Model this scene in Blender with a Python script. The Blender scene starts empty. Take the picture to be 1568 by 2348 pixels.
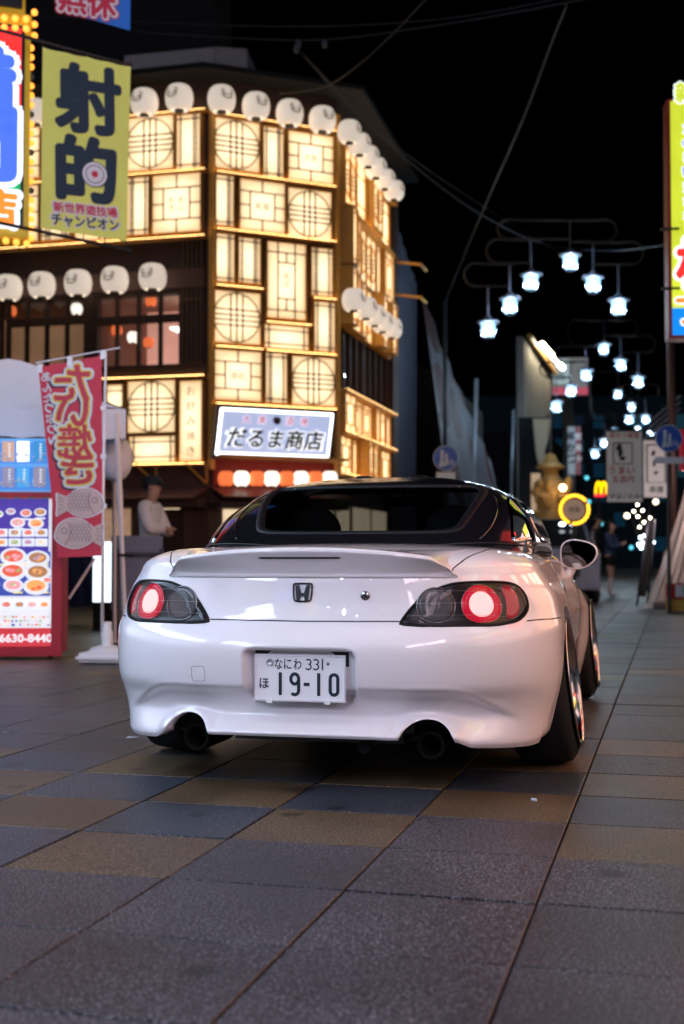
import bpy, bmesh, math, random
import numpy as np
from mathutils import Vector, Matrix
from mathutils.bvhtree import BVHTree
random.seed(7)
R = math.radians
SC = bpy.context.scene
COL = SC.collection
PI = math.pi

# ------------------------------------------------------------------ camera, sky, sun, exposure
FPX, CU, CV, HOR, CAMH = 2900.0, 784.0, 1173.5, 1280.0, 0.82
PITCH = math.atan((HOR - CV) / FPX)
cam_d = bpy.data.cameras.new("camera")
cam = bpy.data.objects.new("camera", cam_d); COL.objects.link(cam)
cam.location = (0, 0, CAMH); cam.rotation_euler = (R(90) + PITCH, 0, 0)
cam_d.sensor_fit = 'VERTICAL'; cam_d.sensor_height = 36.0; cam_d.lens = 36.0 * FPX / 2347.0
cam_d.clip_end = 600; cam_d.clip_start = 0.05
cam_d.dof.use_dof = True; cam_d.dof.focus_distance = 4.75; cam_d.dof.aperture_fstop = 2.6
SC.camera = cam

w = bpy.data.worlds.new("World"); SC.world = w; w.use_nodes = True
nt = w.node_tree; bg = nt.nodes["Background"]
sky = nt.nodes.new("ShaderNodeTexSky"); sky.sky_type = 'NISHITA'; sky.sun_disc = False
sky.sun_elevation = R(-4.5); sky.sun_rotation = R(200)
nt.links.new(sky.outputs[0], bg.inputs[0]); bg.inputs[1].default_value = 0.008
sun_d = bpy.data.lights.new("sun", 'SUN'); sun_d.energy = 0.22; sun_d.angle = R(50); sun_d.color = (0.80, 0.86, 1.0)
sun = bpy.data.objects.new("sun", sun_d); COL.objects.link(sun)
sun.rotation_euler = (R(36), 0, R(-22))
SC.view_settings.view_transform = 'Standard'; SC.view_settings.look = 'None'
SC.view_settings.exposure = 0.0; SC.view_settings.gamma = 1.0; SC.view_settings.use_curve_mapping = False
SC.render.engine = 'CYCLES'
cy = SC.cycles
cy.use_denoising = True; cy.max_bounces = 7; cy.diffuse_bounces = 3; cy.glossy_bounces = 4
cy.transparent_max_bounces = 12; cy.caustics_reflective = False; cy.caustics_refractive = False
cy.sample_clamp_indirect = 4.0; cy.use_adaptive_sampling = True; cy.adaptive_threshold = 0.02

# ------------------------------------------------------------------ materials
MATS = {}
def mat(name, col=(.5, .5, .5), rough=.6, metal=0., emit=None, es=1., coat=0., noise=0., nscale=8., bump=0., bscale=60., trans=0., ior=1.45, sheen=0., coat_rough=.03):
    if name in MATS: return MATS[name]
    m = bpy.data.materials.new(name); m.use_nodes = True; n = m.node_tree
    b = n.nodes["Principled BSDF"]
    b.inputs["Base Color"].default_value = (*col, 1); b.inputs["Roughness"].default_value = rough
    b.inputs["Metallic"].default_value = metal; b.inputs["IOR"].default_value = ior
    b.inputs["Coat Weight"].default_value = coat; b.inputs["Coat Roughness"].default_value = coat_rough
    b.inputs["Transmission Weight"].default_value = trans
    tc = None
    if noise or bump:
        tc = n.nodes.new("ShaderNodeNewGeometry")
    if noise:
        t = n.nodes.new("ShaderNodeTexNoise"); t.inputs["Scale"].default_value = nscale; t.inputs["Detail"].default_value = 6
        n.links.new(tc.outputs["Position"], t.inputs["Vector"])
        mx = n.nodes.new("ShaderNodeMix"); mx.data_type = 'RGBA'
        mx.inputs[6].default_value = (*[c * (1 - noise) for c in col], 1); mx.inputs[7].default_value = (*[min(1, c * (1 + noise)) for c in col], 1)
        n.links.new(t.outputs["Fac"], mx.inputs[0]); n.links.new(mx.outputs[2], b.inputs["Base Color"])
        if emit is not None:
            mx2 = n.nodes.new("ShaderNodeMix"); mx2.data_type = 'RGBA'
            mx2.inputs[6].default_value = (*[c * (1 - noise) for c in emit], 1); mx2.inputs[7].default_value = (*[c * (1 + noise) for c in emit], 1)
            n.links.new(t.outputs["Fac"], mx2.inputs[0]); n.links.new(mx2.outputs[2], b.inputs["Emission Color"])
            b.inputs["Emission Strength"].default_value = es
    if emit is not None and not noise:
        b.inputs["Emission Color"].default_value = (*emit, 1); b.inputs["Emission Strength"].default_value = es
    if bump:
        t = n.nodes.new("ShaderNodeTexNoise"); t.inputs["Scale"].default_value = bscale; t.inputs["Detail"].default_value = 4
        n.links.new(tc.outputs["Position"], t.inputs["Vector"])
        bp = n.nodes.new("ShaderNodeBump"); bp.inputs["Strength"].default_value = bump; bp.inputs["Distance"].default_value = .01
        n.links.new(t.outputs["Fac"], bp.inputs["Height"]); n.links.new(bp.outputs[0], b.inputs["Normal"])
    MATS[name] = m
    return m

def clear_mat(name, tint, gl_rough=.02, ior=1.5, extra=0.):
    """thin clear sheet: see-through with fresnel reflection"""
    if name in MATS: return MATS[name]
    m = bpy.data.materials.new(name); m.use_nodes = True; n = m.node_tree; n.nodes.clear()
    o = n.nodes.new("ShaderNodeOutputMaterial"); mx = n.nodes.new("ShaderNodeMixShader")
    tr = n.nodes.new("ShaderNodeBsdfTransparent"); tr.inputs[0].default_value = (*tint, 1)
    gl = n.nodes.new("ShaderNodeBsdfGlossy"); gl.inputs["Roughness"].default_value = gl_rough
    f0 = ((ior - 1) / (ior + 1)) ** 2; lw = n.nodes.new("ShaderNodeLayerWeight"); pw = n.nodes.new("ShaderNodeMath"); pw.operation = 'POWER'; pw.inputs[1].default_value = 5
    n.links.new(lw.outputs["Facing"], pw.inputs[0])
    ad = n.nodes.new("ShaderNodeMath"); ad.operation = 'MULTIPLY_ADD'; ad.inputs[1].default_value = 1 - f0 - extra; ad.inputs[2].default_value = f0 + extra; lw.inputs[0].default_value = .5
    n.links.new(pw.outputs[0], ad.inputs[0]); n.links.new(ad.outputs[0], mx.inputs[0])
    n.links.new(tr.outputs[0], mx.inputs[1]); n.links.new(gl.outputs[0], mx.inputs[2]); n.links.new(mx.outputs[0], o.inputs[0])
    MATS[name] = m
    return m

def granite(name, col, spk):
    m = bpy.data.materials.new(name); m.use_nodes = True; n = m.node_tree; L = n.links.new
    b = n.nodes["Principled BSDF"]; g = n.nodes.new("ShaderNodeNewGeometry"); oi = n.nodes.new("ShaderNodeObjectInfo")
    def tex(sc, det=3, typ="ShaderNodeTexNoise"):
        t = n.nodes.new(typ); t.inputs["Scale"].default_value = sc
        if typ == "ShaderNodeTexNoise": t.inputs["Detail"].default_value = det
        L(g.outputs["Position"], t.inputs["Vector"]); return t
    a = tex(150, 3); r = n.nodes.new("ShaderNodeValToRGB"); r.color_ramp.elements[0].position = .40; r.color_ramp.elements[1].position = .64
    r.color_ramp.elements[0].color = (*[c * .50 for c in col], 1); r.color_ramp.elements[1].color = (*spk, 1)
    e = r.color_ramp.elements.new(.54); e.color = (*col, 1)
    L(a.outputs["Fac"], r.inputs[0])
    big = tex(1.7, 5); r2 = n.nodes.new("ShaderNodeValToRGB"); r2.color_ramp.elements[0].position = .36; r2.color_ramp.elements[1].position = .60
    r2.color_ramp.elements[0].color = (.52, .50, .50, 1); r2.color_ramp.elements[1].color = (1, 1, 1, 1)
    L(big.outputs["Fac"], r2.inputs[0])
    stain = tex(4.3, 2); r3 = n.nodes.new("ShaderNodeValToRGB"); r3.color_ramp.elements[0].position = .265; r3.color_ramp.elements[1].position = .31
    r3.color_ramp.elements[0].color = (.38, .36, .36, 1); r3.color_ramp.elements[1].color = (1, 1, 1, 1)
    L(stain.outputs["Fac"], r3.inputs[0])
    m1 = n.nodes.new("ShaderNodeMix"); m1.data_type = 'RGBA'; m1.blend_type = 'MULTIPLY'; m1.inputs[0].default_value = 1
    L(r.outputs[0], m1.inputs[6]); L(r2.outputs[0], m1.inputs[7])
    m2 = n.nodes.new("ShaderNodeMix"); m2.data_type = 'RGBA'; m2.blend_type = 'MULTIPLY'; m2.inputs[0].default_value = 1
    L(m1.outputs[2], m2.inputs[6]); L(r3.outputs[0], m2.inputs[7])
    vo = n.nodes.new("ShaderNodeTexVoronoi"); vo.voronoi_dimensions = "2D"; vo.inputs["Scale"].default_value = 1.25; vo.inputs["Randomness"].default_value = 1.; wob = tex(9, 3); va = n.nodes.new("ShaderNodeVectorMath"); va.operation = 'MULTIPLY_ADD'; va.inputs[1].default_value = (.06, .06, .06)
    L(wob.outputs["Color"], va.inputs[0]); L(g.outputs["Position"], va.inputs[2]); L(va.outputs[0], vo.inputs["Vector"])
    r5 = n.nodes.new("ShaderNodeValToRGB"); r5.color_ramp.elements[0].position = .034; r5.color_ramp.elements[1].position = .052; r5.color_ramp.elements[0].color = (.34, .32, .32, 1); r5.color_ramp.elements[1].color = (1, 1, 1, 1); L(vo.outputs["Distance"], r5.inputs[0])
    m4 = n.nodes.new("ShaderNodeMix"); m4.data_type = 'RGBA'; m4.blend_type = 'MULTIPLY'; m4.inputs[0].default_value = 1; L(m2.outputs[2], m4.inputs[6]); L(r5.outputs[0], m4.inputs[7]); m2 = m4
    # a little difference from tile to tile
    hv = n.nodes.new("ShaderNodeHueSaturation"); mr = n.nodes.new("ShaderNodeMapRange")
    mr.inputs[3].default_value = .82; mr.inputs[4].default_value = 1.18
    L(oi.outputs["Random"], mr.inputs[0]); L(mr.outputs[0], hv.inputs["Value"]); L(m2.outputs[2], hv.inputs["Color"])
    L(hv.outputs[0], b.inputs["Base Color"])
    rr = n.nodes.new("ShaderNodeMapRange"); rr.inputs[3].default_value = .36; rr.inputs[4].default_value = .60
    L(big.outputs["Fac"], rr.inputs[0]); L(rr.outputs[0], b.inputs["Roughness"])
    bp = n.nodes.new("ShaderNodeBump"); bp.inputs["Strength"].default_value = .35; bp.inputs["Distance"].default_value = .003
    L(a.outputs["Fac"], bp.inputs["Height"]); L(bp.outputs[0], b.inputs["Normal"])
    return m

# ------------------------------------------------------------------ mesh builder
class Frame:
    """a (along), o (outwards), z (up): a vertical face standing in the place"""
    def __init__(s, origin, ang):
        s.o = Vector((origin[0], origin[1], 0)); s.ax = Vector((math.cos(ang), math.sin(ang), 0)); s.out = Vector((s.ax.y, -s.ax.x, 0)); s.ang = ang
    def p(s, a, o, z): return s.o + s.ax * a + s.out * o + Vector((0, 0, z))
    def q(s, a, z, o=0.): return s.p(a, o, z)
    def pix(s, u, v, off=0.):
        q = ray(u, v); o = s.o + s.out * off
        t = (o - Vector((0, 0, CAMH))).dot(s.out) / q.dot(s.out); p = Vector((0, 0, CAMH)) + q * t
        return (p - s.o).dot(s.ax), p.z
def ray(u, v):
    x, y, z = (u - CU) / FPX, 1.0, -(v - CV) / FPX
    c, s = math.cos(PITCH), math.sin(PITCH)
    return Vector((x, y * c - z * s, y * s + z * c))
def at(u, v, Z):
    q = ray(u, v); return Vector((0, 0, CAMH)) + q * (Z / q.y)
class IdFrame:
    def p(s, a, o, z): return Vector((a, o, z))
ID = IdFrame()

class MB:
    def __init__(s, f=ID): s.v = []; s.f = []; s.fr = f; s.mi = []; s.cm = 0
    def add(s, vs, fs):
        n = len(s.v); s.v += [tuple(x) for x in vs]; s.f += [tuple(i + n for i in f) for f in fs]; s.mi += [s.cm] * len(fs); return s
    def box(s, a0, a1, o0, o1, z0, z1):
        P = s.fr.p
        vs = [P(a0, o0, z0), P(a1, o0, z0), P(a1, o1, z0), P(a0, o1, z0), P(a0, o0, z1), P(a1, o0, z1), P(a1, o1, z1), P(a0, o1, z1)]
        return s.add(vs, [(0, 3, 2, 1), (4, 5, 6, 7), (0, 1, 5, 4), (1, 2, 6, 5), (2, 3, 7, 6), (3, 0, 4, 7)])
    def quad(s, a, b, c, d): return s.add([a, b, c, d], [(0, 1, 2, 3)])
    def prism(s, pts, d):
        """pts 3D outline, d extrusion vector"""
        n = len(pts); d = Vector(d); vs = [Vector(p) for p in pts] + [Vector(p) + d for p in pts]
        return s.add(vs, [tuple(range(n))[::-1], tuple(range(n, 2 * n))] + [(i, (i + 1) % n, n + (i + 1) % n, n + i) for i in range(n)])
    def tube(s, pts, r, n=8, cap=True, closed=False):
        pts = [Vector(p) for p in pts]; k = len(pts); rs = r if isinstance(r, (list, tuple)) else [r] * k
        rings = []; prev = None
        for i, p in enumerate(pts):
            if closed: t = pts[(i + 1) % k] - pts[i - 1]
            else: t = (pts[min(i + 1, k - 1)] - pts[max(i - 1, 0)])
            if t.length < 1e-9: t = Vector((0, 0, 1))
            t.normalize()
            if prev is None:
                up = Vector((0, 0, 1)) if abs(t.z) < .9 else Vector((1, 0, 0)); nx = t.cross(up).normalized()
            else: nx = (prev - t * prev.dot(t)).normalized()
            prev = nx; ny = t.cross(nx)
            rings.append([p + (nx * math.cos(2 * PI * j / n) + ny * math.sin(2 * PI * j / n)) * rs[i] for j in range(n)])
        vs = [q for rg in rings for q in rg]; fs = []
        for i in range(k if closed else k - 1):
            i2 = (i + 1) % k
            for j in range(n): fs.append((i * n + j, i * n + (j + 1) % n, i2 * n + (j + 1) % n, i2 * n + j))
        if cap and not closed: fs += [tuple(range(n))[::-1], tuple(range((k - 1) * n, k * n))]
        return s.add(vs, fs)
    def lathe(s, prof, n=24, c=(0, 0, 0), axis='z', a0=0., a1=2 * PI):
        c = Vector(c); full = abs(a1 - a0 - 2 * PI) < 1e-6; m = n if full else n + 1; vs = []
        for (r, h) in prof:
            for j in range(m):
                a = a0 + (a1 - a0) * j / n; x, y = r * math.cos(a), r * math.sin(a)
                vs.append(c + (Vector((x, y, h)) if axis == 'z' else Vector((h, x, y)) if axis == 'x' else Vector((x, h, y))))
        fs = []
        for i in range(len(prof) - 1):
            for j in range(n):
                j2 = (j + 1) % m; fs.append((i * m + j, i * m + j2, (i + 1) * m + j2, (i + 1) * m + j))
        return s.add(vs, fs)
    def sphere(s, c, r, n=12, m=8, sq=(1, 1, 1)):
        c = Vector(c); vs = []; fs = []
        for i in range(m + 1):
            th = PI * i / m
            for j in range(n):
                a = 2 * PI * j / n; vs.append(c + Vector((r * sq[0] * math.sin(th) * math.cos(a), r * sq[1] * math.sin(th) * math.sin(a), r * sq[2] * math.cos(th))))
        for i in range(m):
            for j in range(n): fs.append((i * n + j, (i + 1) * n + j, (i + 1) * n + (j + 1) % n, i * n + (j + 1) % n))
        return s.add(vs, fs)
    def disc(s, c, ax, ay, n=20):
        c = Vector(c); ax = Vector(ax); ay = Vector(ay)
        return s.add([c + ax * math.cos(2 * PI * j / n) + ay * math.sin(2 * PI * j / n) for j in range(n)], [tuple(range(n))])
    def ribbon(s, pts, wd, P, th=0.002, rnd=True):
        """flat stroke through 2D pts (a,z); P(a,z,off)->3D"""
        pts = [Vector((p[0], p[1])) for p in pts]; k = len(pts); L_, R_ = [], []
        for i, p in enumerate(pts):
            t = pts[min(i + 1, k - 1)] - pts[max(i - 1, 0)]; t.normalize(); n2 = Vector((-t.y, t.x)) * wd / 2
            L_.append(p + n2); R_.append(p - n2)
        poly = []
        if rnd:
            e = (pts[-1] - pts[-2]).normalized(); n2 = Vector((-e.y, e.x))
            capE = [pts[-1] + (n2 * math.cos(a) + e * math.sin(a)) * wd / 2 for a in [PI * j / 6 for j in range(1, 6)]]
            e0 = (pts[0] - pts[1]).normalized(); n0 = Vector((-e0.y, e0.x))
            capS = [pts[0] + (n0 * math.cos(a) + e0 * math.sin(a)) * wd / 2 for a in [PI * j / 6 for j in range(1, 6)]]
        base = len(s.v)
        for i in range(k - 1):
            q = [L_[i], R_[i], R_[i + 1], L_[i + 1]]
            s.add([P(x.x, x.y, th) for x in q], [(0, 1, 2, 3)])
        if rnd:
            s.add([P(x.x, x.y, th) for x in [L_[-1]] + capE + [R_[-1]]], [tuple(range(7))])
            s.add([P(x.x, x.y, th) for x in [R_[0]] + capS + [L_[0]]], [tuple(range(7))])
        return s
    def build(s, name, m, parent=None, smooth=False, local=False, bevel=0., auto=None):
        me = bpy.data.meshes.new(name); me.from_pydata(s.v, [], s.f); me.update()
        ms = m if isinstance(m, (list, tuple)) else [m]
        for x in ms: me.materials.append(x)
        if len(ms) > 1: me.polygons.foreach_set("material_index", s.mi)
        bm = bmesh.new(); bm.from_mesh(me); bmesh.ops.recalc_face_normals(bm, faces=bm.faces)
        if bevel: bmesh.ops.bevel(bm, geom=bm.edges[:], offset=bevel, segments=2, affect='EDGES', clamp_overlap=True)
        bm.to_mesh(me); bm.free()
        if smooth: me.shade_smooth()
        if auto is not None:
            me.shade_smooth(); me.set_sharp_from_angle(angle=R(auto))
        o = bpy.data.objects.new(name, me); COL.objects.link(o)
        if parent is not None:
            o.parent = parent
            if not local and parent.parent is None: o.matrix_parent_inverse = parent.matrix_basis.inverted()
        return o

def thing(name, label, cat, loc=(0, 0, 0), rz=0, group=None):
    o = bpy.data.objects.new(name, None); COL.objects.link(o); o.empty_display_size = .1
    o.location = loc; o.rotation_euler = (0, 0, rz); o['label'] = label; o['category'] = cat
    if group: o['group'] = group
    o.matrix_basis = Matrix.Translation(Vector(loc)) @ Matrix.Rotation(rz, 4, 'Z')
    return o
def tag(o, label, cat, group=None):
    o['label'] = label; o['category'] = cat
    if group: o['group'] = group
    return o
def struct(o): o['kind'] = 'structure'; return o
def stuff(o): o['kind'] = 'stuff'; return o
def copy_tree(o, parent=None):
    c = o.copy(); COL.objects.link(c)
    if parent is not None: c.parent = parent
    for ch in KIDS.get(o.name, list(o.children)): copy_tree(ch, c)
    return c
KIDS = {}
ORD = ['first', 'second', 'third', 'fourth', 'fifth', 'sixth', 'seventh', 'eighth', 'ninth', 'tenth', 'eleventh', 'twelfth']

TXT = {}
def text_mesh(st, bold=0., lead=1.0):
    """glyph outlines as flat mesh data, centred, cap height about .73 per em"""
    key = (st, bold, lead)
    if key in TXT: return TXT[key]
    cu = bpy.data.curves.new("lettering", 'FONT'); cu.body = st; cu.size = 1; cu.align_x = 'CENTER'; cu.align_y = 'CENTER'
    cu.offset = bold; cu.resolution_u = 3; cu.space_line = lead; cu.fill_mode = 'FRONT'
    o = bpy.data.objects.new("t", cu); COL.objects.link(o)
    dg = bpy.context.evaluated_depsgraph_get(); dg.update()
    me = bpy.data.meshes.new_from_object(o.evaluated_get(dg))
    vs = [tuple(v.co) for v in me.vertices]; fs = [tuple(p.vertices) for p in me.polygons]
    bpy.data.objects.remove(o); bpy.data.curves.remove(cu); bpy.data.meshes.remove(me)
    if vs:
        xs = [v[0] for v in vs]; ys = [v[1] for v in vs]; cx, cy_ = (min(xs) + max(xs)) / 2, (min(ys) + max(ys)) / 2
        vs = [(v[0] - cx, v[1] - cy_) for v in vs]; W = max(xs) - min(xs); H = max(ys) - min(ys)
    else: W = H = 1
    TXT[key] = (vs, fs, W, H)
    return TXT[key]
def lettering(st, P, a, z, W=None, H=None, m=None, parent=None, off=.004, bold=0., flip=False, shear=0., th=.0, name="lettering", lead=.95, fit=True):
    """P(a,z,off)->3D. The string is fitted in a W x H box (both given: stretched)."""
    vs, fs, w0, h0 = text_mesh(st, bold if abs(bold) < .015 else 0., lead)
    # heavy strokes: the thin glyph pressed several times round a small circle
    cp = [(0., 0.)]
    if bold >= .015:
        cp += [(bold * math.cos(2 * PI * i / 12), bold * math.sin(2 * PI * i / 12)) for i in range(12)]
        if bold > .05: cp += [(bold * .5 * math.cos(2 * PI * i / 7 + .3), bold * .5 * math.sin(2 * PI * i / 7 + .3)) for i in range(7)]
        w0 += 2 * bold; h0 += 2 * bold
    sx = (W / w0) if W else H / h0; sy = (H / h0) if H else W / w0
    mb = MB(); s_ = -1 if flip else 1
    for k, (ex, ey) in enumerate(cp):
        mb.add([P(a + s_ * ((x + ex) * sx + shear * y * sy), z + (y + ey) * sy, off + .00005 * k) for x, y in vs], fs)
    return mb.build(name, m, parent)

# common materials
M_dark = mat('dark_metal', (.02, .02, .022), .45, .3)
M_black = mat('black_plastic', (.012, .012, .013), .4)
M_whitep = mat('white_painted_metal', (.75, .76, .8), .35, noise=.05)
M_ink = mat('black_ink', (.012, .012, .015), .6)
# ------------------------------------------------------------------ the parked sports car
CARYAW = R(14.0)
car = thing('sports_car', 'white two-seat sports car with black hardtop, parked on the tiles with both tail lamps lit', 'car', (.072, 5.31, 0), -CARYAW)
M_paint = mat('pearl_white_paint', (.82, .80, .83), .34, coat=1.0, coat_rough=.025)
M_paint.node_tree.nodes["Principled BSDF"].inputs["Specular IOR Level"].default_value = .5
M_gap = mat('panel_gap_black', (.006, .006, .007), .8)
M_top = mat('black_gloss_hardtop', (.006, .006, .008), .16, coat=.6, coat_rough=.05)
M_rub = mat('rubber', (.006, .006, .007), .9, bump=.15, bscale=200)
M_trim = mat('satin_black_trim', (.01, .01, .012), .28)
M_chrome = mat('polished_metal', (.38, .37, .37), .14, 1.)
M_bchrome = mat('black_chrome', (.004, .004, .005), .3, .0)
M_tint = clear_mat('tinted_glass', (.42, .44, .46), extra=.055)
M_sideglass = clear_mat('side_glass', (.10, .11, .12), ior=1.9, extra=.38)
M_lamp_clear = clear_mat('clear_lamp_cover', (.80, .80, .81), ior=1.25)

def crom(pts, T):
    """Catmull-Rom through pts (k,dim) at T samples per segment"""
    P = np.array(pts, float); k = len(P); out = []
    ext = np.vstack([2 * P[0] - P[1], P, 2 * P[-1] - P[-2]])
    for i in range(k - 1):
        p0, p1, p2, p3 = ext[i], ext[i + 1], ext[i + 2], ext[i + 3]
        for j in range(T):
            t = j / T
            out.append(.5 * ((2 * p1) + (-p0 + p2) * t + (2 * p0 - 5 * p1 + 4 * p2 - p3) * t * t + (-p0 + 3 * p1 - 3 * p2 + p3) * t ** 3))
    out.append(P[-1]); return np.array(out)
def sstep(a, b, x):
    t = np.clip((x - a) / (b - a), 0, 1); return t * t * (3 - 2 * t)

# rows from the bottom lip up to the cabin belt: centre rear (y, z); side (half width, z); centre nose (y, z)
ROWS = [
 ((-.890, .198), (0.812, .165), (3.05, .16)),
 ((-.898, .212), (0.823, .190), (3.10, .18)),
 ((-.880, .238), (0.831, .235), (3.14, .23)),
 ((-.868, .268), (0.843, .280), (3.17, .28)),
 ((-.890, .320), (0.855, .330), (3.19, .33)),
 ((-.932, .372), (0.863, .380), (3.20, .38)),
 ((-.945, .430), (0.867, .440), (3.20, .43)),
 ((-.947, .505), (0.867, .520), (3.19, .48)),
 ((-.930, .548), (0.866, .570), (3.16, .52)),
 ((-.892, .588), (0.853, .620), (3.10, .56)),
 ((-.877, .640), (0.840, .675), (3.00, .585)),
 ((-.868, .700), (0.819, .720), (2.85, .61)),
 ((-.862, .752), (0.789, .765), (2.65, .64)),
 ((-.840, .808), (0.767, .803), (2.40, .67)),
 ((-.680, .850), (0.738, .825), (2.05, .71)),
 ((-.430, .872), (0.718, .838), (1.75, .75)),
 ((-.100, .882), (0.698, .845), (1.40, .80)),
]
YC, YF = -.26, 2.45
TS = 7
def half_columns(nr=210, ns=190, nf=46):
    cols = []
    rc = np.array([r[0] for r in ROWS]); rs = np.array([r[1] for r in ROWS]); rf = np.array([r[2] for r in ROWS])
    K = len(ROWS); kk = np.linspace(0, 1, K)
    ang = np.linspace(0, 1, nr) ** .82
    for q in ang:
        ph = q * PI / 2; n = 2.75
        sx, cyy = math.sin(ph) ** (2 / n) if ph > 0 else 0, max(0, math.cos(ph)) ** (2 / n)
        x = rs[:, 0] * sx; y = YC - (YC - rc[:, 0]) * cyy
        # let the upper rows run round the corner with a rounder plan
        z = rc[:, 1] + (rs[:, 1] - rc[:, 1]) * sx ** 2.6
        # the fender tops crown above the boot lid
        hump = math.exp(-((sx - .82) / .16) ** 2) * .014
        z = z + hump * np.exp(-((kk - .88) / .09) ** 2)
        cols.append(np.stack([x, y, z], 1))
    for i in range(1, ns + 1):
        y = YC + (YF - YC) * i / ns
        low = np.clip(1 - kk * 1.6, 0, 1); up = np.clip((kk - .35) / .4, 0, 1)
        door = sstep(.15, .75, y) * (1 - sstep(1.65, 2.05, y))
        frontf = sstep(1.6, 2.2, y)
        x = rs[:, 0] * (1 - .052 * door * (1 - up * .3)) - .035 * frontf * (1 - .3 * up)
        x = x - .010 * door * np.exp(-((kk - .30) / .12) ** 2)          # scooped door below the waist
        drop = frontf * (.10 + .02 * (y - 2)) * up + sstep(1.2, 2.4, y) * .05 * up
        z = rs[:, 1] - drop * up
        inn = sstep(1.3, 2.4, y); x = x - inn * .02 * up
        cols.append(np.stack([x, np.full(K, y), z], 1))
    last = cols[-1]
    for i in range(1, nf + 1):
        ph = i / nf * PI / 2; n = 2.4
        cx, sy = max(0, math.cos(ph)) ** (2 / n), math.sin(ph) ** (2 / n)
        x = last[:, 0] * cx; y = YF + (rf[:, 0] - YF) * sy; z = last[:, 2] + (rf[:, 1] - last[:, 2]) * sy ** 2
        cols.append(np.stack([x, y, z], 1))
    return cols
EXX, EXZ, EXR = .437, .165, .098
def zbottom(x, y):
    zb = -1.
    ax = abs(x)
    if y < -.55 and abs(ax - EXX) < EXR: zb = max(zb, EXZ + math.sqrt(EXR ** 2 - (ax - EXX) ** 2))
    if ax > .6:
        for yc in (0., 2.4):
            if abs(y - yc) < .352: zb = max(zb, .275 + math.sqrt(.352 ** 2 - (y - yc) ** 2))
    return zb
def rrect_sd(x, z, cx, cz, hx, hz, r):
    dx, dz = abs(x - cx) - hx + r, abs(z - cz) - hz + r
    return math.hypot(max(dx, 0), max(dz, 0)) + min(max(dx, dz), 0) - r
def body_mesh():
    cols = half_columns(); prof = []
    for c in cols:
        p = crom(c, TS); M = len(p)
        i0 = 0.
        for i in range(M):
            if zbottom(p[i][0], p[i][1]) > p[i][2]: i0 = i + 1
        if i0 > 0:
            a, b = p[i0 - 1], p[min(i0, M - 1)]; lo, hi = 0., 1.
            for _ in range(12):
                m_ = (lo + hi) / 2; q = a + (b - a) * m_
                if zbottom(q[0], q[1]) > q[2]: lo = m_
                else: hi = m_
            i0 = i0 - 1 + hi
        # blend the trimmed rows in over the lower two thirds only
        Tm = (M - 1) * (.40 if c[2][1] < -.45 else .72); tt = np.arange(M, dtype=float)
        # row spacing eases in round the cut-outs so that neighbouring columns stay in step
        xx, yy = c[4][0], c[4][1]
        if c[2][1] < -.45: dq, zt_ = abs(xx - EXX) / EXR, EXZ + EXR
        else: dq, zt_ = min(abs(yy), abs(yy - 2.4)) / .352, .627
        it = int(np.argmax(p[:, 2] >= zt_)); iv = min(max(i0 + .5, it * math.exp(-(dq / 1.22) ** 6)), Tm - 4) if c[2][1] < -.45 or yy < 2.9 else i0 + .5
        K0 = 10
        t_lo = i0 + (iv - i0) * tt / K0; t_hi = iv + (Tm - iv) * (tt - K0) / (Tm - K0)
        tt = np.where(tt < K0, t_lo, np.where(tt < Tm, t_hi, tt))
        f = np.floor(tt).astype(int); f = np.minimum(f, M - 2); fr = (tt - f)[:, None]
        prof.append(p[f] * (1 - fr) + p[f + 1] * fr)
    return np.array(prof)          # (columns, rows, 3)
def displace(p):
    x, y, z = p; ax = abs(x); dy = 0.; dx = 0.
    if y < -.5:
        # number plate recess: wide at the top, clipped lower corners
        s = rrect_sd(x, z, .004, .401, .196 - .040 * min(1, max(0, (.365 - z) / .06)), .102, .028)
        dy += .058 * float(sstep(.004, -.006, s)); dy -= .003 * math.exp(-((s - .008) / .005) ** 2)
        # sculpted tuck under the crease that runs out from the plate recess and falls to the corners
        zc_ = .362 - .11 * float(sstep(.50, .80, ax))
        dy += .029 * float(sstep(zc_ + .004, zc_ - .022, z)) * float(sstep(.205, .275, z)) * float(sstep(.80, .56, ax)); dy -= .003 * math.exp(-((z - zc_ - .012) / .010) ** 2) * float(sstep(.78, .6, ax)) * float(sstep(.15, .17, ax))
        # rolled lip round the exhaust cut-outs
        d = math.hypot(ax - EXX, z - EXZ)
        dy -= .020 * math.exp(-((d - EXR - .008) / .026) ** 2) * float(sstep(.30, .26, z))
        # centre valance stands proud between the pipes
        if z < .30: dy -= .018 * float(sstep(.335, .300, ax)) * float(sstep(.262, .240, z))
        z -= .020 * float(sstep(.535, .59, ax)) * float(sstep(.27, .19, z)) * float(sstep(.86, .76, ax))
    return (x + dx, y + dy, z)
prof = body_mesh()
nh, nr_ = prof.shape[0], prof.shape[1]
full = np.concatenate([prof, (prof * np.array([-1, 1, 1]))[::-1][1:-1]], 0)
nc = full.shape[0]
V = [displace(full[i, j]) for i in range(nc) for j in range(nr_)]
Fc = [(i * nr_ + j, ((i + 1) % nc) * nr_ + j, ((i + 1) % nc) * nr_ + j + 1, i * nr_ + j + 1) for i in range(nc) for j in range(nr_ - 1)]
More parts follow.
